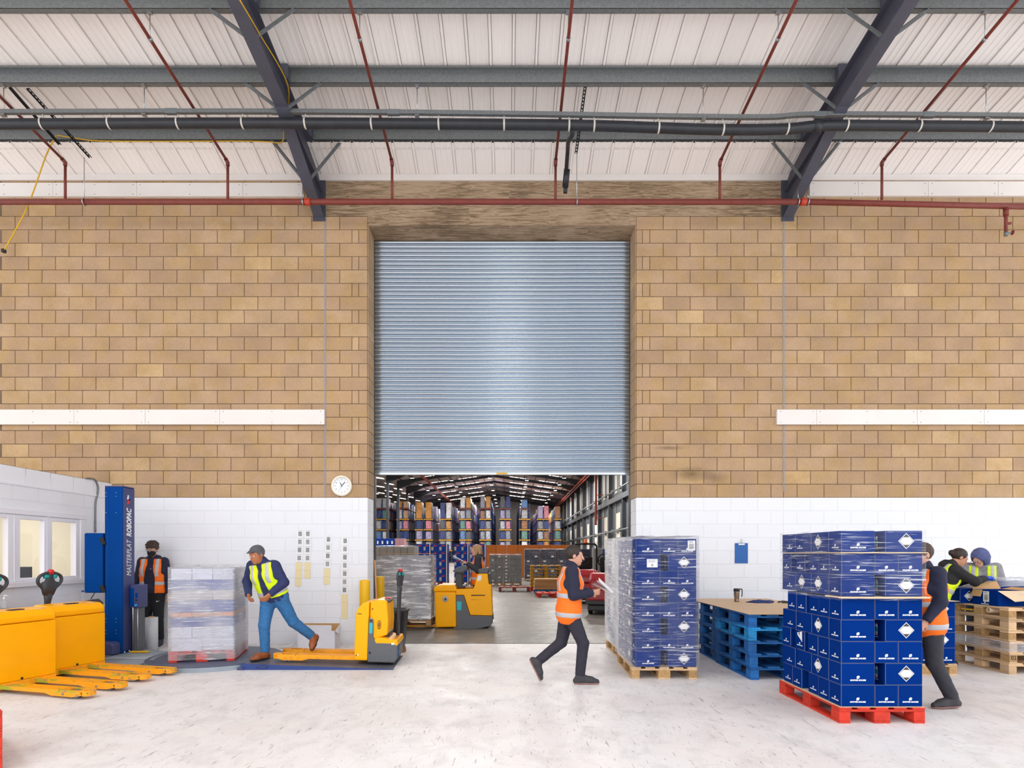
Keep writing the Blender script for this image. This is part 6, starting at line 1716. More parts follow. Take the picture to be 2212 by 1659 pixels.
# 7 - hooded, behind the bench
person_at('person in purple-blue hood and grey fleece with yellow vest behind the bench', 7.02, 8.98, 0, -22, 1.66,
          dict(pelvis=(0, 0.03, .91), chest=(0, -.05, 1.19), neck=(-.0, -.10, 1.36), head=(-.06, -.20, 1.445), shoulder_l=(.18, -.07, 1.31), shoulder_r=(-.18, -.07, 1.31),
               elbow_l=(.25, -.10, 1.04), wrist_l=(.16, -.28, .97), elbow_r=(-.24, -.14, 1.05), wrist_r=(-.15, -.33, 1.0), look=(-.62, -.62, -.62), tilt=(-.25, -.35, 1), turn=(-.1, -1, -.15), curl={'l': .7, 'r': .7}),
          dict(skin=SK1, trousers=DGR, shoes=SHD, top=GREYM, vest=M_YELLOW, hood='up', hood_m=PURP, open=.075, vest_low=-.08, bands=(.0,), seed=11, glasses=1))
# papers in the walker's hands
pp_ = thing('papers', 'white sheaf of papers held by the person walking in the middle', 'papers', (.70 + .40, 7.08, 1.10))
b = MB()
for i in range(4):
    a = math.radians(38 + 5 * i); u = Vector((math.cos(a), 0, -math.sin(a) * .7)); v = Vector((.05 * i, 1, .08 * (i - 1)))
    c = Vector((.0 + .012 * i, 0, .012 * i)); b.add([c - u * .14 - v * .105, c + u * .15 - v * .105, c + u * .15 + v * .105, c - u * .14 + v * .105], [(0, 1, 2, 3)])
b.build('sheets', M_LABEL, pp_)
# ---------------------------------------------------------------- the far warehouse
XRW, XLC, ZE, ZR, XRG = 13.0, -19.0, 14.1, 16.3, -3.0
M_DSTEEL = mat('dark_grey_steel', '#3c4048', .55, .1)
M_ROOF2 = mat('far_roof_liner', '#d2c3ba', .6, var=.05, scale=.4)
M_SKYL = mat('rooflight_glazing', '#fff4ee', .5, emit=3.0)
M_CLAD = mat('dark_cladding', '#565b62', .6, var=.05, scale=.6)
M_PANEL = mat('cream_wall_panel', '#d8d2c6', .6)
M_BEIGE = mat('far_wall_panel', '#a8a7a4', .7, var=.04, scale=.5)
def slope(x): return ZR - (ZR - ZE) * abs(x - XRG) / 16.0
FY = [40 + 9 * k for k in range(14)]
rf = MB()
rf.add([(XRG, 10.7, ZR + .3), (XRW, 10.7, ZE + .3), (XRW, 158, ZE + .3), (XRG, 158, ZR + .3)], [(0, 1, 2, 3)])
rf.add([(XRG, 10.7, ZR + .3), (XLC, 10.7, ZE + .3), (XLC, 158, ZE + .3), (XRG, 158, ZR + .3)], [(3, 2, 1, 0)])
rf.add([(XLC, 10.7, ZE + .3), (-35, 10.7, ZR + .3), (-35, 158, ZR + .3), (XLC, 158, ZE + .3)], [(0, 1, 2, 3)])
rf.add([(-35, 10.7, ZR + .3), (-56, 10.7, ZE + .3), (-56, 158, ZE + .3), (-35, 158, ZR + .3)], [(3, 2, 1, 0)])
roof2 = rf.build('ceiling', M_ROOF2); tag(roof2, kind='structure')
# rooflights: one panel per purlin field, in strips down each slope
PX_ = [XRG + 1.2 + 1.85 * k for k in range(8)]
lights = {}
def rooflight(x0, x1, y0, y1, base):
    k = (round(x0, 2), round(x1, 2), round(y1 - y0, 2))
    def zz(x): return (slope(x) if base == 0 else ZE + (ZR - ZE) * (x - XLC) / -16.0) + .262
    if k not in lights:
        w = y1 - y0
        lights[k] = MB().add([(x0, 0, zz(x0)), (x1, 0, zz(x1)), (x1, w, zz(x1)), (x0, w, zz(x0)), (x0, 0, zz(x0) + .03), (x1, 0, zz(x1) + .03), (x1, w, zz(x1) + .03), (x0, w, zz(x0) + .03)], [(0, 1, 2, 3), (7, 6, 5, 4), (0, 4, 5, 1), (2, 6, 7, 3)]).mesh('rooflight', M_SKYL)
    inst('rooflight', lights[k], roof2, (0, y0, 0))
for k, fy in enumerate(FY):
    for i in range(7):
        for s_ in (1, -1):
            a = XRG + s_ * (1.3 + 1.85 * i); b = a + s_ * 1.55
            if fy < 70 or i in (0, 3, 6): continue
            rooflight(min(a, b), max(a, b), fy + 1.6, fy + 3.8, 0)
    if fy > 70:
        for i in (1, 3, 5): rooflight(XLC - 1.3 - 1.85 * i - 1.5, XLC - 1.3 - 1.85 * i, fy + 2.2, fy + 3.7, 1)
# portal frames
for k, fy in enumerate(FY):
    f = MB()
    for s_, xe in ((1, XRW), (-1, XLC)):
        f.add([(XRG, fy - .1, ZR - .45), (XRG, fy - .1, ZR), (xe, fy - .1, ZE), (xe, fy - .1, ZE - .6), (XRG, fy + .1, ZR - .45), (XRG, fy + .1, ZR), (xe, fy + .1, ZE), (xe, fy + .1, ZE - .6)],
              [(0, 1, 2, 3), (7, 6, 5, 4), (0, 3, 7, 4), (1, 5, 6, 2)])
        f.prism([(xe, ZE - .6), (xe - s_ * 3.2, ZE - .18), (xe, ZE - 1.5)], 'y', fy - .08, fy + .08)
    o = f.build('portal_frame', M_DSTEEL); tag(o, kind='structure')
    MB().box(XRW - .45, XRW - .05, fy - .15, fy + .15, 0, ZE).build('column', M_DSTEEL, o)
    MB().box(XLC - .2, XLC + .2, fy - .16, fy + .16, 0, ZE).build('column', M_DSTEEL, o)
for i in range(-8, 9):
    x = XRG + 1.95 * i
    tag(MB().box(x - .05, x + .05, 40, 158, slope(x) + .02, slope(x) + .22).build('purlin', M_DSTEEL), kind='structure')
MB_ = MB().tube([(11.2, 40, 13.0), (11.2, 158, 13.0)], .12, 8).tube([(11.5, 40, 12.8), (11.5, 158, 12.8)], .09, 8)
for y in range(44, 156, 6): MB_.box(11.15, 11.25, y - .05, y + .05, 13.0, 14.4)
tag(MB_.build('roof_pipe', mat('bright_red_pipe', '#a8452f', .5)), 'pair of red pipes under the far roof near right eaves', 'pipe')
tag(MB().tube([(-13.6, 40, 13.6), (-13.6, 158, 13.6)], .14, 8).tube([(-13.2, 40, 13.5), (-13.2, 158, 13.5)], .08, 8).build('roof_pipe', MATS['bright_red_pipe']), 'pair of red pipes under the far roof near left columns', 'pipe')
# end wall and right wall
tag(MB().box(-60, XRW, 157.5, 158, 0, 17).build('wall_far_end', M_BEIGE), kind='structure')
tag(MB().box(-60, -56, 10.7, 158, 0, 15).build('wall_far_left', M_BEIGE), kind='structure')
tag(MB().box(-60, XL - .02, D + T + .12, D + T + .2, 0, 18).box(XR + .02, XRW, D + T + .12, D + T + .2, 0, 18).box(XL - .1, XR + .1, D + T + .12, D + T + .2, 7.3, 18).build('wall_back_inner', mat('inner_block_wall', '#a88e74', .9)), kind='structure')
rw = MB().box(XRW, XRW + .3, 10.7, 158, 0, 15).build('wall_far_right', M_CLAD); tag(rw, kind='structure')
up = MB().box(XRW - .06, XRW, -.55, .55, 8.9, 13.9).mesh('panel', M_PANEL)
dn = MB().box(XRW - .1, XRW, -1.3, 1.3, .1, 6.4).mesh('dock_door', M_PANEL)
wd = MB()
for i in range(3): wd.box(XRW - .13, XRW - .1, -.9 + .65 * i, -.5 + .65 * i, 4.0, 4.5)
wdm = wd.mesh('door_windows', M_DSTEEL)
sb_ = MB().box(XRW - .12, XRW, -.18, .18, .0, 8.1).mesh('guide_channel', MATS['galvanised_steel'])
for k, fy in enumerate(FY):
    if fy < 55: continue
    inst('panel', up, rw, (0, fy + 2.6, 0)); inst('panel', up, rw, (0, fy + 6.0, 0))
    d_ = inst('dock_door', dn, rw, (0, fy + 4.4, 0)); inst('door_windows', wdm, d_)
    inst('guide_channel', sb_, rw, (0, fy + 2.7, 0)); inst('guide_channel', sb_, rw, (0, fy + 6.1, 0))
MB().box(XRW - .5, XRW - .02, 40, 158, 7.7, 8.3).build('rail_beam', M_DSTEEL, rw)
for z, nm in ((8.9, 'upper'), (4.2, 'lower')):
    p = MB().tube([(XRW - .7, 40, z), (XRW - .7, 158, z)], .09, 8)
    for y in range(42, 156, 5): p.box(XRW - .8, XRW - .5, y - .06, y + .06, z - .2, z + .25)
    tag(p.build('wall_pipe', MATS['galvanised_steel']), f'{nm} grey service pipe along right wall of the far warehouse', 'pipe')
rp2 = MB().tube([(XRW - 1.05, 83, 5.5), (XRW - 1.05, 83, 13.7)], .16, 10)
for z in (6.5, 9.6, 12.6): rp2.box(XRW - .92, XRW - .002, 82.95, 83.05, z, z + .1)
tag(rp2.build('riser_pipe', MATS['bright_red_pipe']), 'vertical red riser pipe on right wall of far warehouse', 'pipe')
# high-bay lamps
M_LAMP = mat('lamp_lens', '#fffaf0', .5, emit=14)
lb = MB().lathe([(.30, -.06), (.36, 0), (.12, .22), (.001, .25)], 12).mesh('housing', M_DSTEEL)
ll = MB().lathe([(.001, -.05), (.28, -.05), (.28, -.06), (.001, -.065)], 12).mesh('lens', M_LAMP)
n = 0
for y in range(84, 156, 9):
    for i, x in enumerate((-50, -42, -33, -25, -15, -9.2, -3, 2.8, 8.5)):
        n += 1
        zl_ = 13.3 if x > -20 else 13.0
        t = thing('high_bay_lamp', f'round high-bay lamp, {(ORD + ("ninth",))[i]} from left in {ORD[(y - 84) // 9]} row under far roof', 'lamp', (x, y + (i % 2) * 3, zl_), group='high-bay lamps of the far warehouse')
        zt_ = (slope(x) if x > XLC else ZE + (ZR - ZE) * (x - XLC) / -16.0 if x > -35 else ZR - (ZR - ZE) * (-35 - x) / 21.0) + .253
        MB().tube([(0, 0, .24), (0, 0, zt_ - zl_)], .02, 5).build('rod', M_DSTEEL, t)
        inst('housing', lb, t); inst('lens', ll, t)

# ---- pallet racking
M_UPR = mat('rack_upright_blue', '#27457f', .5); M_BEAMY = mat('rack_beam_yellow', '#e0a200', .5); M_BEAMR = mat('rack_beam_red', '#8c2f22', .5); M_BRACE = mat('rack_brace_grey', '#8f959c', .5, .3)
def load_mat(nm, c):
    if nm in MATS: return MATS[nm]
    m = bpy.data.materials.new(nm); m.use_nodes = True; nt = m.node_tree; N, L = nt.nodes, nt.links; b = N['Principled BSDF']; b.inputs['Roughness'].default_value = .45
    tc = N.new('ShaderNodeTexCoord'); mp = N.new('ShaderNodeMapping'); mp.inputs['Rotation'].default_value = (PI / 2, 0, 0); L.new(tc.outputs['Object'], mp.inputs['Vector'])
    br = N.new('ShaderNodeTexBrick'); br.inputs['Scale'].default_value = 1.0; br.inputs['Brick Width'].default_value = .36; br.inputs['Row Height'].default_value = .3; br.inputs['Mortar Size'].default_value = .014
    cc = rgb(c); br.inputs['Color1'].default_value = cc; br.inputs['Color2'].default_value = tuple(min(1, v * 1.35 + .02) for v in cc[:3]) + (1,); br.inputs['Mortar'].default_value = tuple(v * .35 for v in cc[:3]) + (1,)
    L.new(mp.outputs[0], br.inputs[0]); L.new(br.outputs[0], b.inputs['Base Color']); MATS[nm] = m; return m
PAL = [('grey', '#8f9098'), ('navy', '#2c3d78'), ('lilac', '#a79cc0'), ('brown', '#9c6b48'), ('orange', '#c98a35'), ('white', '#d8d9df'), ('silver', '#b3b6bd'), ('tan', '#c09a72'), ('blue', '#5b86bd'), ('pink', '#cf7f8f'), ('green', '#5f8f84'), ('dark grey', '#55565c')]
PALM = {n: load_mat(n.replace(' ', '_') + '_load', c) for n, c in PAL}
LOADM = {}
def load_mesh(w, d, h, c):
    k = (w, d, h, c)
    if k not in LOADM:
        LOADM[k] = MB().box(-w / 2, w / 2, -d / 2, d / 2, .12, h, .02).box(-w / 2 - .03, w / 2 + .03, -d / 2, d / 2, .0, .035, mi=1).box(-w / 2, -w / 2 + .1, -d / 2, d / 2, .035, .12, mi=1).box(-.06, .06, -d / 2, d / 2, .035, .12, mi=1).box(w / 2 - .1, w / 2, -d / 2, d / 2, .035, .12, mi=1).mesh('pallet_load', [PALM[c], MATS['worn_pallet_wood']])
    return LOADM[k]
RK = [(45, 150, 255), (222, 320, 285), (378, 437, 290), (452, 520, 290), (580, 680, 293), (750, 845, 250), (918, 1010, 240), (1085, 1178, 240), (1250, 1335, 270), (1402, 1500, 320), (1545, 1597, 325)]
RNAME = ('first', 'second', 'third', 'fourth', 'fifth', 'sixth', 'seventh', 'eighth', 'ninth', 'tenth', 'eleventh')
LV = [.2, 2.2, 4.13, 6.02, 7.92, 9.85]
LVN = ('floor', 'lowest', 'second', 'third', 'fourth', 'fifth')
rr = random.Random(21); dR = 110.0; BAY = 2.9; NB = 13
rest = {}
front_c = {}
for ri, (c0, c1, ct) in enumerate(RK):
    x0, x1 = (800 + c0 / 3.88 - CX) * dR / F, (800 + c1 / 3.88 - CX) * dR / F
    top = H + (CY - (1010 + ct / 3.88)) * dR / F
    W_ = x1 - x0; single = W_ < 1.9; cols = 1 if single else 2
    t = thing('pallet_rack', f'tall blue and yellow pallet rack in far warehouse, {RNAME[ri]} from left', 'rack', ((x0 + x1) / 2, dR, 0), group='pallet racks')
    cx = (x0 + x1) / 2; nl = max(k for k in range(6) if LV[k] + 1.2 < top) + 1
    zt_ = LV[nl - 1] + 1.0
    xs = [-W_ / 2, W_ / 2] if single else [-W_ / 2, -.06, .06, W_ / 2]
    upm = {}
    for b in range(0, NB + 1):
        for x in xs:
            if x not in upm: upm[x] = MB().box(-.05, .05, -.05, .05, 0, zt_).mesh('upright', M_UPR)
            if b < 4 or b == NB: inst('upright', upm[x], t, (x, b * BAY, 0))
    if NB > 4:
        q = MB()
        for b in range(4, NB):
            for x in xs: q.box(x - .05, x + .05, b * BAY - .05, b * BAY + .05, 0, zt_)
        tag(q.build('far_uprights', M_UPR, t), kind='stuff')
    for xa, xb in ([(xs[0], xs[1])] if single else [(xs[0], xs[1]), (xs[2], xs[3])]):
        br = MB(); z = .5; f = 1
        while z < zt_ - 1.2:
            br.tube([(xa if f > 0 else xb, -.04, z), (xb if f > 0 else xa, -.04, z + .95)], .022, 5); z += .95; f = -f
        br.build('end_brace', M_BRACE, t)
    for l in range(1, nl):
        z = LV[l] - .13
        my = M_BEAMY if l < 5 else M_BEAMR
        MB().box(-W_ / 2 - .12, W_ / 2 + .12, -.18, -.06, z - .02, z + .13).build('end_beam', my, t)
        for x in (xs[0] - .02, xs[-1] + .02): MB().box(x - .03, x + .03, 0, NB * BAY, z, z + .12).build('beam', M_BEAMR if l >= 3 else MATS['dark_grey_steel'] if False else my, t)
    for l in range(nl):
        hmax = (top if l == nl - 1 else LV[l + 1] - .2) - LV[l]
        for ci in range(cols):
            lw = min(1.0, round(W_ / cols - .22, 2)); xc = (x0 + x1) / 2 if single else (x0 + W_ * .25 if ci == 0 else x1 - W_ * .25)
            for b in range(NB):
                for sl in (0, 1):
                    yy = dR + b * BAY + .76 + sl * 1.30
                    c = rr.choice([p[0] for p in PAL] + ['grey', 'grey', 'silver', 'silver', 'lilac', 'white', 'brown', 'navy', 'tan', 'navy'] + (['dark grey'] * 4 if ri < 5 and b > 0 else []))
                    if l == nl - 1 and b == 0 and sl == 0: c = [('silver', 'silver'), ('orange', 'tan'), ('orange', 'orange'), ('orange', 'tan'), ('navy', 'white'), ('white', 'orange'), ('grey', 'orange'), ('dark grey', 'navy'), ('blue', 'white'), ('lilac', 'pink'), ('brown', 'brown')][ri][ci]
                    if rr.random() < .04 and b: continue
                    hh = hmax * rr.uniform(.86, .97) if l < nl - 1 else max(.6, hmax * (1 if b == 0 else rr.uniform(.7, 1)))
                    hh = round(hh * 5) / 5 if b else round(hh, 1)
                    mesh = load_mesh(lw, 1.2, hh, c)
                    if b == 0 and sl == 0:
                        if l == 0: continue
                        side = '' if single else (' left slot of' if ci == 0 else ' right slot of')
                        o = inst('pallet_load', mesh, None, (xc, yy - .05, LV[l] + .006))
                        tag(o, f'{c} pallet load at near end, {LVN[l]} level,{side} {RNAME[ri]} rack from left', 'pallet load', 'pallet loads at the rack ends')
                    elif b < 2 and l >= 1 and ((ci == cols - 1 and xc < -1) or (ci == 0 and xc > -1)):
                        o = inst('pallet_load', mesh, None, (xc, yy, LV[l] + .006))
                        pos = {(0, 1): 'second', (1, 0): 'third', (1, 1): 'fourth'}[(b, sl)]
                        tag(o, f'{c} pallet load {pos} along visible side, {LVN[l]} level, {RNAME[ri]} rack from left', 'pallet load', 'pallet loads along the rack sides')
                    elif l >= 1:
                        q = rest.setdefault(c, MB()); w = lw / 2
                        q.box(xc - w, xc + w, yy - .6, yy + .6, LV[l], LV[l] + hh)
mb = MB(); ms = []
for i, (c, q) in enumerate(rest.items()):
    ms.append(PALM[c]); mb.add(q.v, q.f, i)
o = mb.build('pallet_loads', ms); tag(o, 'mixed pallet loads filling the deeper bays of the far racks', 'pallet loads', kind='stuff')

# ---- loads standing on the far floor
def fx(px, d): return (px - CX) * d / F
def fz(py, d): return H - (py - CY) * d / F
M_BCART = mat('bright_blue_carton', '#163f9c', .5, rnd=.08, spec=.15); M_OCART = mat('orange_carton', '#c56a1e', .6, rnd=.08); M_GCRATE = mat('grey_crate', '#6e7072', .55, rnd=.1); M_NCRATE = mat('dark_navy_crate', '#2a2f47', .5, rnd=.12); M_LGC = mat('light_grey_carton', '#b2b1ad', .6, rnd=.08)
M_EDGE = mat('white_edge_board', '#e4e4e8', .5)
M_REDM = mat('red_print', '#c23a3a', .5)
FPR = {}
def far_print(kind, w, h):
    k = (kind, round(w, 2), round(h, 2))
    if k not in FPR:
        m = MB(); e = -.004
        if kind == 'blue':
            m.add([(-w * .22, e, h * .68), (w * .18, e, h * .68), (w * .2, e, h * .85), (-w * .2, e, h * .85)], [(0, 1, 2, 3)], 0)
            m.add([(-w * .47, e, h * .15), (-w * .2, e, h * .15), (-w * .2, e, h * .62), (-w * .47, e, h * .62)], [(0, 1, 2, 3)], 1)
            me = m.mesh('print', [M_REDM, mat('beige_print', '#b9b3ae', .6)])
        elif kind == 'tag':
            m.add([(-w * .16, e, h * .38), (w * .16, e, h * .38), (w * .16, e, h * .72), (-w * .16, e, h * .72)], [(0, 1, 2, 3)], 0)
            me = m.mesh('label', [M_LABEL])
        FPR[k] = me
    return FPR[k]
def far_stack(what, nm, where, px0, px1, ytop, d, tiers, cols, m, pal_m, kind=None, depth=1.0, film_m=None, base_h=.144, every=1, film_label=None):
    x0, x1 = fx(px0, d), fx(px1, d); zt_ = fz(ytop, d)
    if pal_m is not None:
        pallet(f'pallet under {where}', ((x0 + x1) / 2, d + depth / 2, 0), 0, pal_m, round(x1 - x0, 2), depth, .144, simple=True)
    w = (x1 - x0) / cols; h = (zt_ - base_h) / tiers; rr2 = random.Random(int(px0))
    for k in range(tiers):
        for i in range(cols):
            pr = []
            o = carton(f'{what}, {"only" if cols == 1 else ("left", "right")[i] if cols == 2 else ORD[i] if cols > 3 else ("left", "middle", "right")[i]} column, {TIER[k] if k < 8 else "top"} tier of {where}', x0 + i * w + .007, x0 + (i + 1) * w - .007, d + .002, d + depth - .002, base_h + k * h + .001, base_h + (k + 1) * h - .002, m=m, group=f'{where}', name=nm)
            if kind and (k * cols + i) % every == 0: inst(far_print(kind, w, h).name.split('.')[0], far_print(kind, w, h), o, (0, -depth / 2 + .002, 0))
    if film_m is not None:
        film(film_label or f'clear film wrapped around {where}', x0 - .003, x1 + .003, d - .02, d + depth + .02, base_h + .003, zt_ + .02, film_m, 0, 6, True, .008, int(px0))
# blue cartons with white edge boards
for i, (a, b) in enumerate(((899, 930), (931, 966), (981, 1012), (1015, 1049))):
    where = f'{("first", "second", "third", "fourth")[i]} blue carton pallet from left'
    far_stack('blue carton with red mark', 'carton', where, a, b, 1175, 29.6, 5, 2, M_BCART, M_PBROWN, 'blue', 1.0)
    xe = fx(b, 29.6)
    tag(MB().box(xe - .045, xe - .003, 29.55, 29.595, 0, 2.02).build('edge_board', M_EDGE), f'white corner edge board on the {where}', 'edge board', 'white edge boards')
for i, (a, b) in enumerate(((1057, 1086), (1087, 1127))):
    far_stack('grey crate', 'crate', f'{("left", "right")[i]} pallet of grey crates', a, b, 1199, 28.8, 8, 2 if i == 0 else 3, M_GCRATE, M_PWOOD2, 'tag', .9, M_FILM2, every=3)
for i, (a, b) in enumerate(((1133, 1166), (1168, 1202), (1204, 1240))):
    far_stack('dark navy crate', 'crate', f'{("left", "middle", "right")[i]} pallet of dark navy crates', a, b, 1187, 34.0, 6, 2, M_NCRATE, M_PWOOD2, 'tag', 1.0, M_FILM2, every=3)
far_stack('orange carton', 'carton', 'long row of orange cartons', 1048, 1236, 1177, 39.0, 4, 8, M_OCART, None, None, 1.0, None, .0)
far_stack('light grey carton', 'carton', 'light grey carton block behind left jamb', 806, 895, 1181, 21.0, 6, 6, M_LGC, None, None, 1.0, M_FILM2, .0)
for i in range(3):
    a = 811 + i * 21
    far_stack('blue and white carton' if i < 2 else 'pink carton', 'carton', f'{("left", "middle", "right")[i]} load by far columns', a, a + 20, 1163, 44.0, 4, 2, M_BCART if i != 2 else mat('pink_carton', '#b98a96', .5), None, 'tag' if i != 2 else None, 1.0, None, .0)
for i in range(8):
    a = 990 + i * 28
    o = inst('pallet_load', load_mesh(.95, 1.0, 2.2, 'lilac'), None, (fx(a + 14, 46), 46.5, 0.001)); tag(o, f'lilac wrapped pallet load standing in row before the racks, {ORD[i]} from left', 'pallet load', 'lilac loads before the racks')
# pallets on the far floor
pallet('single red-brown pallet lying on the far floor by the grey crates', (fx(1111, 24.4), 24.5, 0), 0, M_PBROWN, 1.25, 1.0, .2)
for i in range(7):
    pallet(f'{"red pallet at the base" if i == 0 else "yellowed pallet, " + TIER[i] + " up,"} in the stack behind the walking person', (fx(1180, 24.6) , 25.2, i * .15), random.uniform(-.015, .015), M_PRED if i == 0 else M_PYEL, 1.25, 1.0, .149, simple=True)
pallet('blue pallet under the pile of brown cardboard sheets', (fx(1185, 22.8), 23.2, 0), 0, M_PBLUE, 1.05, .9, .16, simple=True)
cs = thing('cardboard_pile', 'pile of flat brown cardboard sheets on the blue pallet', 'cardboard', (fx(1185, 22.8), 23.2, .161))
shm = MB().box(-.52, .52, -.42, .42, 0, .022).mesh('sheet', M_KRAFT)
for i in range(17): inst('sheet', shm, cs, (random.uniform(-.02, .02), random.uniform(-.015, .015), i * .024), (0, 0, random.uniform(-.02, .02)))
pallet('red pallet lying flat nearest the walking person in the far hall', (fx(1195, 20.9), 21.4, 0), math.radians(4), M_PRED, 1.1, 1.0, .15, simple=True)

# ---- wrapped load on the order picker and the truck itself
YQ = 12.2
def Q(cx, cy): return ((900 + cx / 7.21 - CX) * YQ / F, H - (1140 + cy / 7.21 - CY) * YQ / F)
xa, xb = -2.80, fx(929, 12.0)
pallet('pine pallet under the grey wrapped load on the order picker', ((xa + xb) / 2, 12.55, .06), 0, M_PWOOD2, round(xb - xa, 2), .9, .13)
zb_ = .192; zt_ = fz(1201, 12.1); th_ = (zt_ - zb_) / 6
M_GC2 = mat('slate_grey_carton', '#8b8c98', .5, rnd=.06)
for k in range(6):
    for i in range(3):
        w = (xb - xa - .06) / 3
        carton(f'slate grey carton, {("left", "middle", "right")[i]} column, {TIER[k]} tier of order picker load', xa + .03 + i * w, xa + .03 + (i + 1) * w - .006, 12.12, 12.98, zb_ + k * th_, zb_ + (k + 1) * th_, m=M_GC2, group='cartons of the order picker load')
film('shiny grey-white film around the load on the order picker', xa + .0, xb - .0, 12.09, 13.01, .193, zt_ + .01, film_mat('shiny_film', '', .28, 1.0, face=.3, tint='#f6f7fc', zs=6, th=(.50, .66)), 0, 14, False, .012, 77)  # broad gloss bands on this wrap are painted white through its opacity
sheet('brown cardboard top sheet on the order picker load', xa - .02, xb - .0, 12.05, 13.0, zt_ + .045, M_KRAFT, .004, 17, .008)
tk = thing('order_picker', 'yellow stand-on order picker truck driving in the doorway', 'truck', (0, YQ, 0))
def pz(pts): return [Q(a, b) for a, b in pts]
dpt = .76
MB().prism(pz([(275, 1000), (615, 1000), (618, 1550), (290, 1555)]), 'y', 0, dpt).build('battery_housing', M_TY, tk, bevel=.03, seg=3)
MB().prism(pz([(262, 998), (262, 930), (300, 905), (400, 888), (590, 890), (622, 930), (625, 998)]), 'y', -.004, dpt + .004).build('battery_lid', M_TY, tk, bevel=.03, seg=3)
MB().lathe([(.001, 0), (.062, 0), (.062, .004), (.001, .004)], 24, M=Matrix.Translation((Q(448, 1110)[0], 0, Q(448, 1110)[1])) @ RX90).build('round_badge', mat('silver_badge', '#b4b3b4', .4), tk)
MB().lathe([(.001, 0), (.03, 0), (.03, .006), (.001, .006)], 4, M=Matrix.Translation((Q(448, 1110)[0], 0, Q(448, 1110)[1])) @ RX90).build('badge_mark', M_GD, tk)
side = [(610, 955), (880, 950), (900, 900), (945, 730), (960, 715), (1105, 712), (1125, 880), (1160, 885), (1178, 1370), (835, 1362), (735, 1050), (612, 1048)]
for y0 in (0, dpt - .06): MB().prism(pz(side), 'y', y0, y0 + .06).build('side_panel', M_TY, tk, bevel=.015)
MB().prism(pz([(1075, 712), (1105, 712), (1125, 880), (1160, 885), (1178, 1370), (1075, 1368)]), 'y', .062, dpt - .062).build('rear_body', M_TY, tk)
gcp = pz([(612, 1052), (732, 1052), (832, 1366), (1180, 1374), (1188, 1480), (1150, 1530), (985, 1570), (610, 1590), (560, 1570), (620, 1540)])
for y0 in (-.004, dpt - .046): MB().prism(gcp, 'y', y0, y0 + .05).build('grey_chassis', M_TG, tk, bevel=.012)
MB().prism(pz([(625, 1480), (1165, 1480), (1140, 1525), (985, 1562), (625, 1580)]), 'y', .047, dpt - .047).build('platform', M_TD, tk)
MB().prism(pz([(626, 1058), (690, 1058), (690, 1478), (626, 1478)]), 'y', .047, dpt - .047).build('front_bulkhead', M_TG, tk)
MB().prism(pz([(590, 690), (690, 690), (700, 900), (735, 912), (738, 945), (620, 945), (600, 900)]), 'y', .18, dpt - .18).build('console_column', M_TD, tk, bevel=.01)
MB().prism(pz([(548, 672), (640, 612), (730, 590), (775, 610), (798, 655), (690, 712), (580, 700)]), 'y', .10, dpt - .10).build('control_console', mat('console_grey', '#50545a', .5), tk, bevel=.03, seg=3)
for y0 in (0, dpt - .07): MB().prism(pz([(955, 640), (1110, 625), (1122, 660), (1115, 712), (960, 716)]), 'y', y0, y0 + .07).build('backrest_pad', MATS['console_grey'], tk, bevel=.02)
MB().prism(pz([(1085, 628), (1110, 625), (1122, 660), (1115, 711), (1085, 711)]), 'y', .072, dpt - .072).build('backrest_pad', MATS['console_grey'], tk)
MB().prism(pz([(1113, 712), (1135, 720), (1160, 885), (1130, 880)]), 'y', .06, dpt - .06).build('rear_guard', M_TD, tk)
MB().add([(Q(625, 1150)[0], -.0055, Q(625, 1150)[1]), (Q(700, 1150)[0], -.0055, Q(700, 1150)[1]), (Q(695, 1285)[0], -.0055, Q(695, 1285)[1]), (Q(630, 1285)[0], -.0055, Q(630, 1285)[1])], [(0, 1, 2, 3)]).build('teal_sticker', M_TEALS, tk)
for a, b, c, d_ in ((850, 1045, 1065, 1052), (845, 1118, 1035, 1112)): MB().add([(Q(a, b)[0], -.002, Q(a, b)[1]), (Q(c, b)[0], -.002, Q(c, b)[1]), (Q(c, d_ + 6)[0], -.002, Q(c, d_ + 6)[1]), (Q(a, d_ + 10)[0], -.002, Q(a, d_ + 10)[1])], [(0, 1, 2, 3)]).build('panel_slot', M_RUB, tk)
MB().add([(Q(940, 740)[0] + .02, -.002, Q(940, 745)[1]), (Q(1015, 740)[0], -.002, Q(1015, 740)[1]), (Q(1000, 820)[0], -.002, Q(1000, 820)[1]), (Q(940, 830)[0], -.002, Q(940, 830)[1])], [(0, 1, 2, 3)]).build('side_sticker', M_DECALW, tk)
for y in (.12, .50): MB().box(xa + .2, Q(290, 0)[0], y + .02, y + .16, .02, .056).build('fork', M_TY2, tk)
person_at('person with blonde hair and orange vest standing on the yellow order picker', -.652, YQ + .38, .126, -90, 1.58,
          dict(chest=(0, .0, 1.13), neck=(0, .0, 1.33), head=(0, -.04, 1.46), pelvis=(0, 0, .86), look=(.25, -1, -.12), elbow_l=(.20, -.0, 1.055), wrist_l=(.15, -.22, 1.185), elbow_r=(-.20, -.0, 1.055), wrist_r=(-.13, -.22, 1.185), curl={'l': .9, 'r': .8}, palm={'l': (0, 0, -1), 'r': (0, 0, -1)}),
          dict(skin=SK3, trousers=BLK_C, shoes=SHD, top=DGR, vest=M_ORANGE, hair='long', hair_m=HBL, open=.03, vest_low=-.12, bands=(.02, .17), seed=13, hood='down'))
pw = thing('papers', 'white papers held above the order picker console', 'papers', (-1.04, YQ + .30, 1.375))
b = MB()
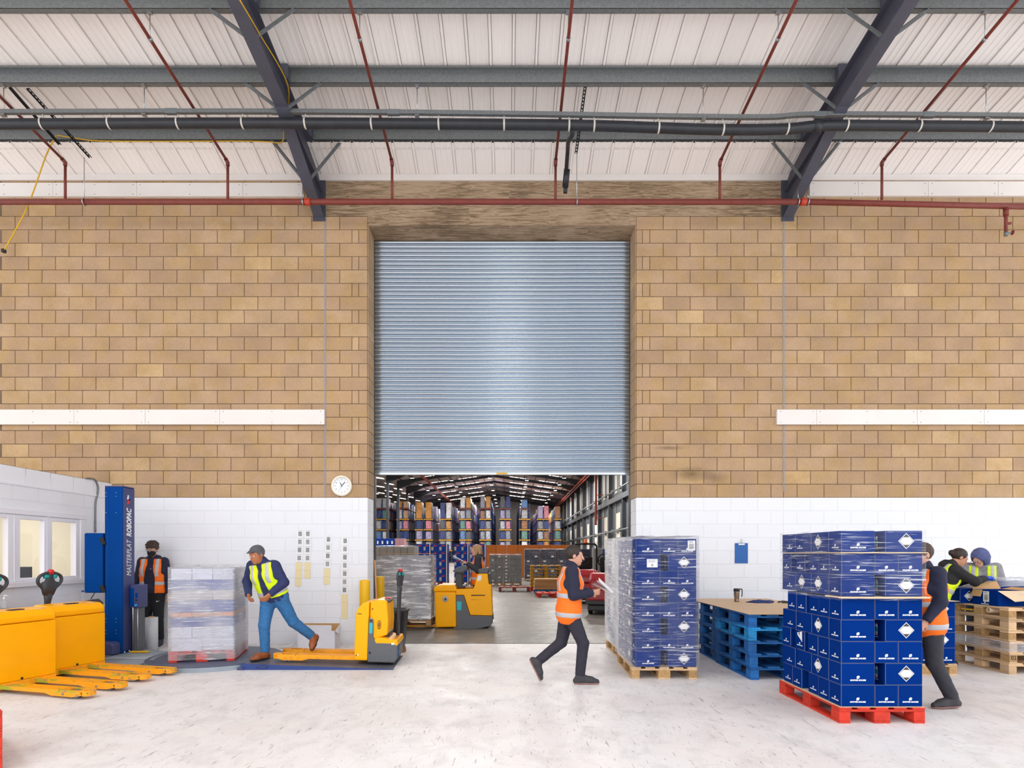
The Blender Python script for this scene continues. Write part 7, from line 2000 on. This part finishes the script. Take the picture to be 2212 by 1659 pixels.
for i in range(3): b.add([(-.13, -.10, .06 + .004 * i + .02 * i), (.11, -.10, -.03 + .004 * i), (.11, .10, -.03 + .004 * i), (-.13, .10, .06 + .004 * i + .02 * i)], [(0, 1, 2, 3)])
b.build('sheets', M_LABEL, pw)

# ---- red ride-on floor scrubbers
M_SRED = mat('scrubber_red', '#b3202c', .35, coat=.2)
def scrubber(label, loc, rz, bar=True):
    t = thing('floor_scrubber', label, 'machine', loc, rz)
    MB().prism([(-.80, .22), (.55, .22), (.75, .35), (.75, .62), (.30, .62), (.22, .50), (-.12, .50), (-.18, .95), (-.80, 1.0)], 'x', -.42, .42, M=Matrix.Rotation(PI / 2, 4, 'Z') if False else None).build('hull', M_SRED, t, bevel=.05, seg=3)
    MB().prism([(.30, .62), (.74, .62), (.72, .86), (.56, 1.02), (.36, 1.05)], 'x', -.36, .36).build('front_cowl', M_SRED, t, bevel=.06, seg=3)
    MB().box(-.40, .40, -.70, .70, .10, .24, .02).build('deck', M_TD, t)
    MB().box(-.24, .24, -.30, .10, .96, 1.08, .04).build('seat', M_RUB, t, loc=(0, -.22, -.06))
    MB().box(-.23, .23, -.06, .06, 0, .42, .04).build('seat_back', M_RUB, t, loc=(0, -.56, 1.02))
    MB().tube([(0, .42, 1.24), (0, .30, 1.34)], .03, 8).build('steering_column', M_RUB, t)
    st_ = MB().tube([(.19 * math.cos(a), .28 + .07 * math.sin(a), 1.35 + .17 * math.sin(a)) for a in [2 * PI * k / 20 for k in range(21)]], .018, 8, caps=False)
    st_.tube([(-.18, .28, 1.35), (.18, .28, 1.35)], .014, 6).build('steering_wheel', M_RUB, t)
    for x in (-.36, .36):
        for y in (-.5, .45): MB().tube([(x - .05 * (1 if x > 0 else -1), y, .15), (x + .04 * (1 if x > 0 else -1), y, .15)], .15, 16).build('wheel', M_RUB, t)
    MB().lathe([(.30, 0), (.26, .07), (.18, .10), (.001, .12)], 20, M=Matrix.Translation((-.38, .66, .005))).build('side_brush', mat('brush_bristle', '#2c2a28', .9, var=.3, scale=40), t)
    MB().lathe([(.10, .10), (.12, .22), (.05, .30), (.001, .30)], 14, M=Matrix.Translation((-.38, .66, .02))).build('brush_motor', M_STEELW, t)
    MB().box(-.44, .44, .74, .78, .26, .36, .01).build('bumper', M_TD, t)
    if bar:
        MB().tube(bez([(-.36, -.62, .9), (-.36, -.62, 1.70), (-.33, -.62, 1.80), (-.25, -.62, 1.84), (.25, -.62, 1.84), (.33, -.62, 1.80), (.36, -.62, 1.70), (.36, -.62, .9)], 3), .03, 8).build('roll_bar', M_RUB, t)
        bk = MB().lathe([(.07, 0), (.07, .03), (.055, .04), (.055, .12), (.03, .14), (.001, .14)], 14).build('beacon', mat('amber_beacon', '#f0701a', .3), t, (0, -.62, 1.86))
    return t
scrubber('red ride-on scrubber with black roll bar and amber beacon', (fx(1266, 18.6), 19.0, 0), math.radians(170))
scrubber('red ride-on scrubber without roll bar, nearer the wrapped pallets', (2.52, 15.6, 0), math.radians(165), False)
cbn = thing('steel_cabinet', 'plain grey steel cabinet standing behind the scrubbers', 'cabinet', (fx(1297, 27), 27.5, 0))
MB().box(-.28, .28, -.25, .25, 0, 1.78, .01).build('body', mat('cabinet_grey', '#8f9192', .5), cbn)
MB().box(-.27, -.005, -.262, -.25, .05, 1.74, .004).build('door', MATS['cabinet_grey'], cbn); MB().box(.005, .27, -.262, -.25, .05, 1.74, .004).build('door', MATS['cabinet_grey'], cbn)
for k in range(4):
    carton(f'navy carton on floor behind the nearer scrubber, {TIER[k]} of its pile', fx(1306, 25), fx(1334, 25), 25, 25.5, .001 + k * .43, .429 + k * .43, [('f', 'sheet', 0, .25, 2.0)] if k == 3 else [], group='navy cartons behind the scrubbers')
for k in range(4):
    carton(f'dark slatted crate, {TIER[k]} in the pile beside the steel cabinet', fx(1248, 30), fx(1276, 30), 30, 30.6, .001 + k * .44, .437 + k * .44, m=M_NCRATE, group='dark crates beside the cabinet', name='crate')
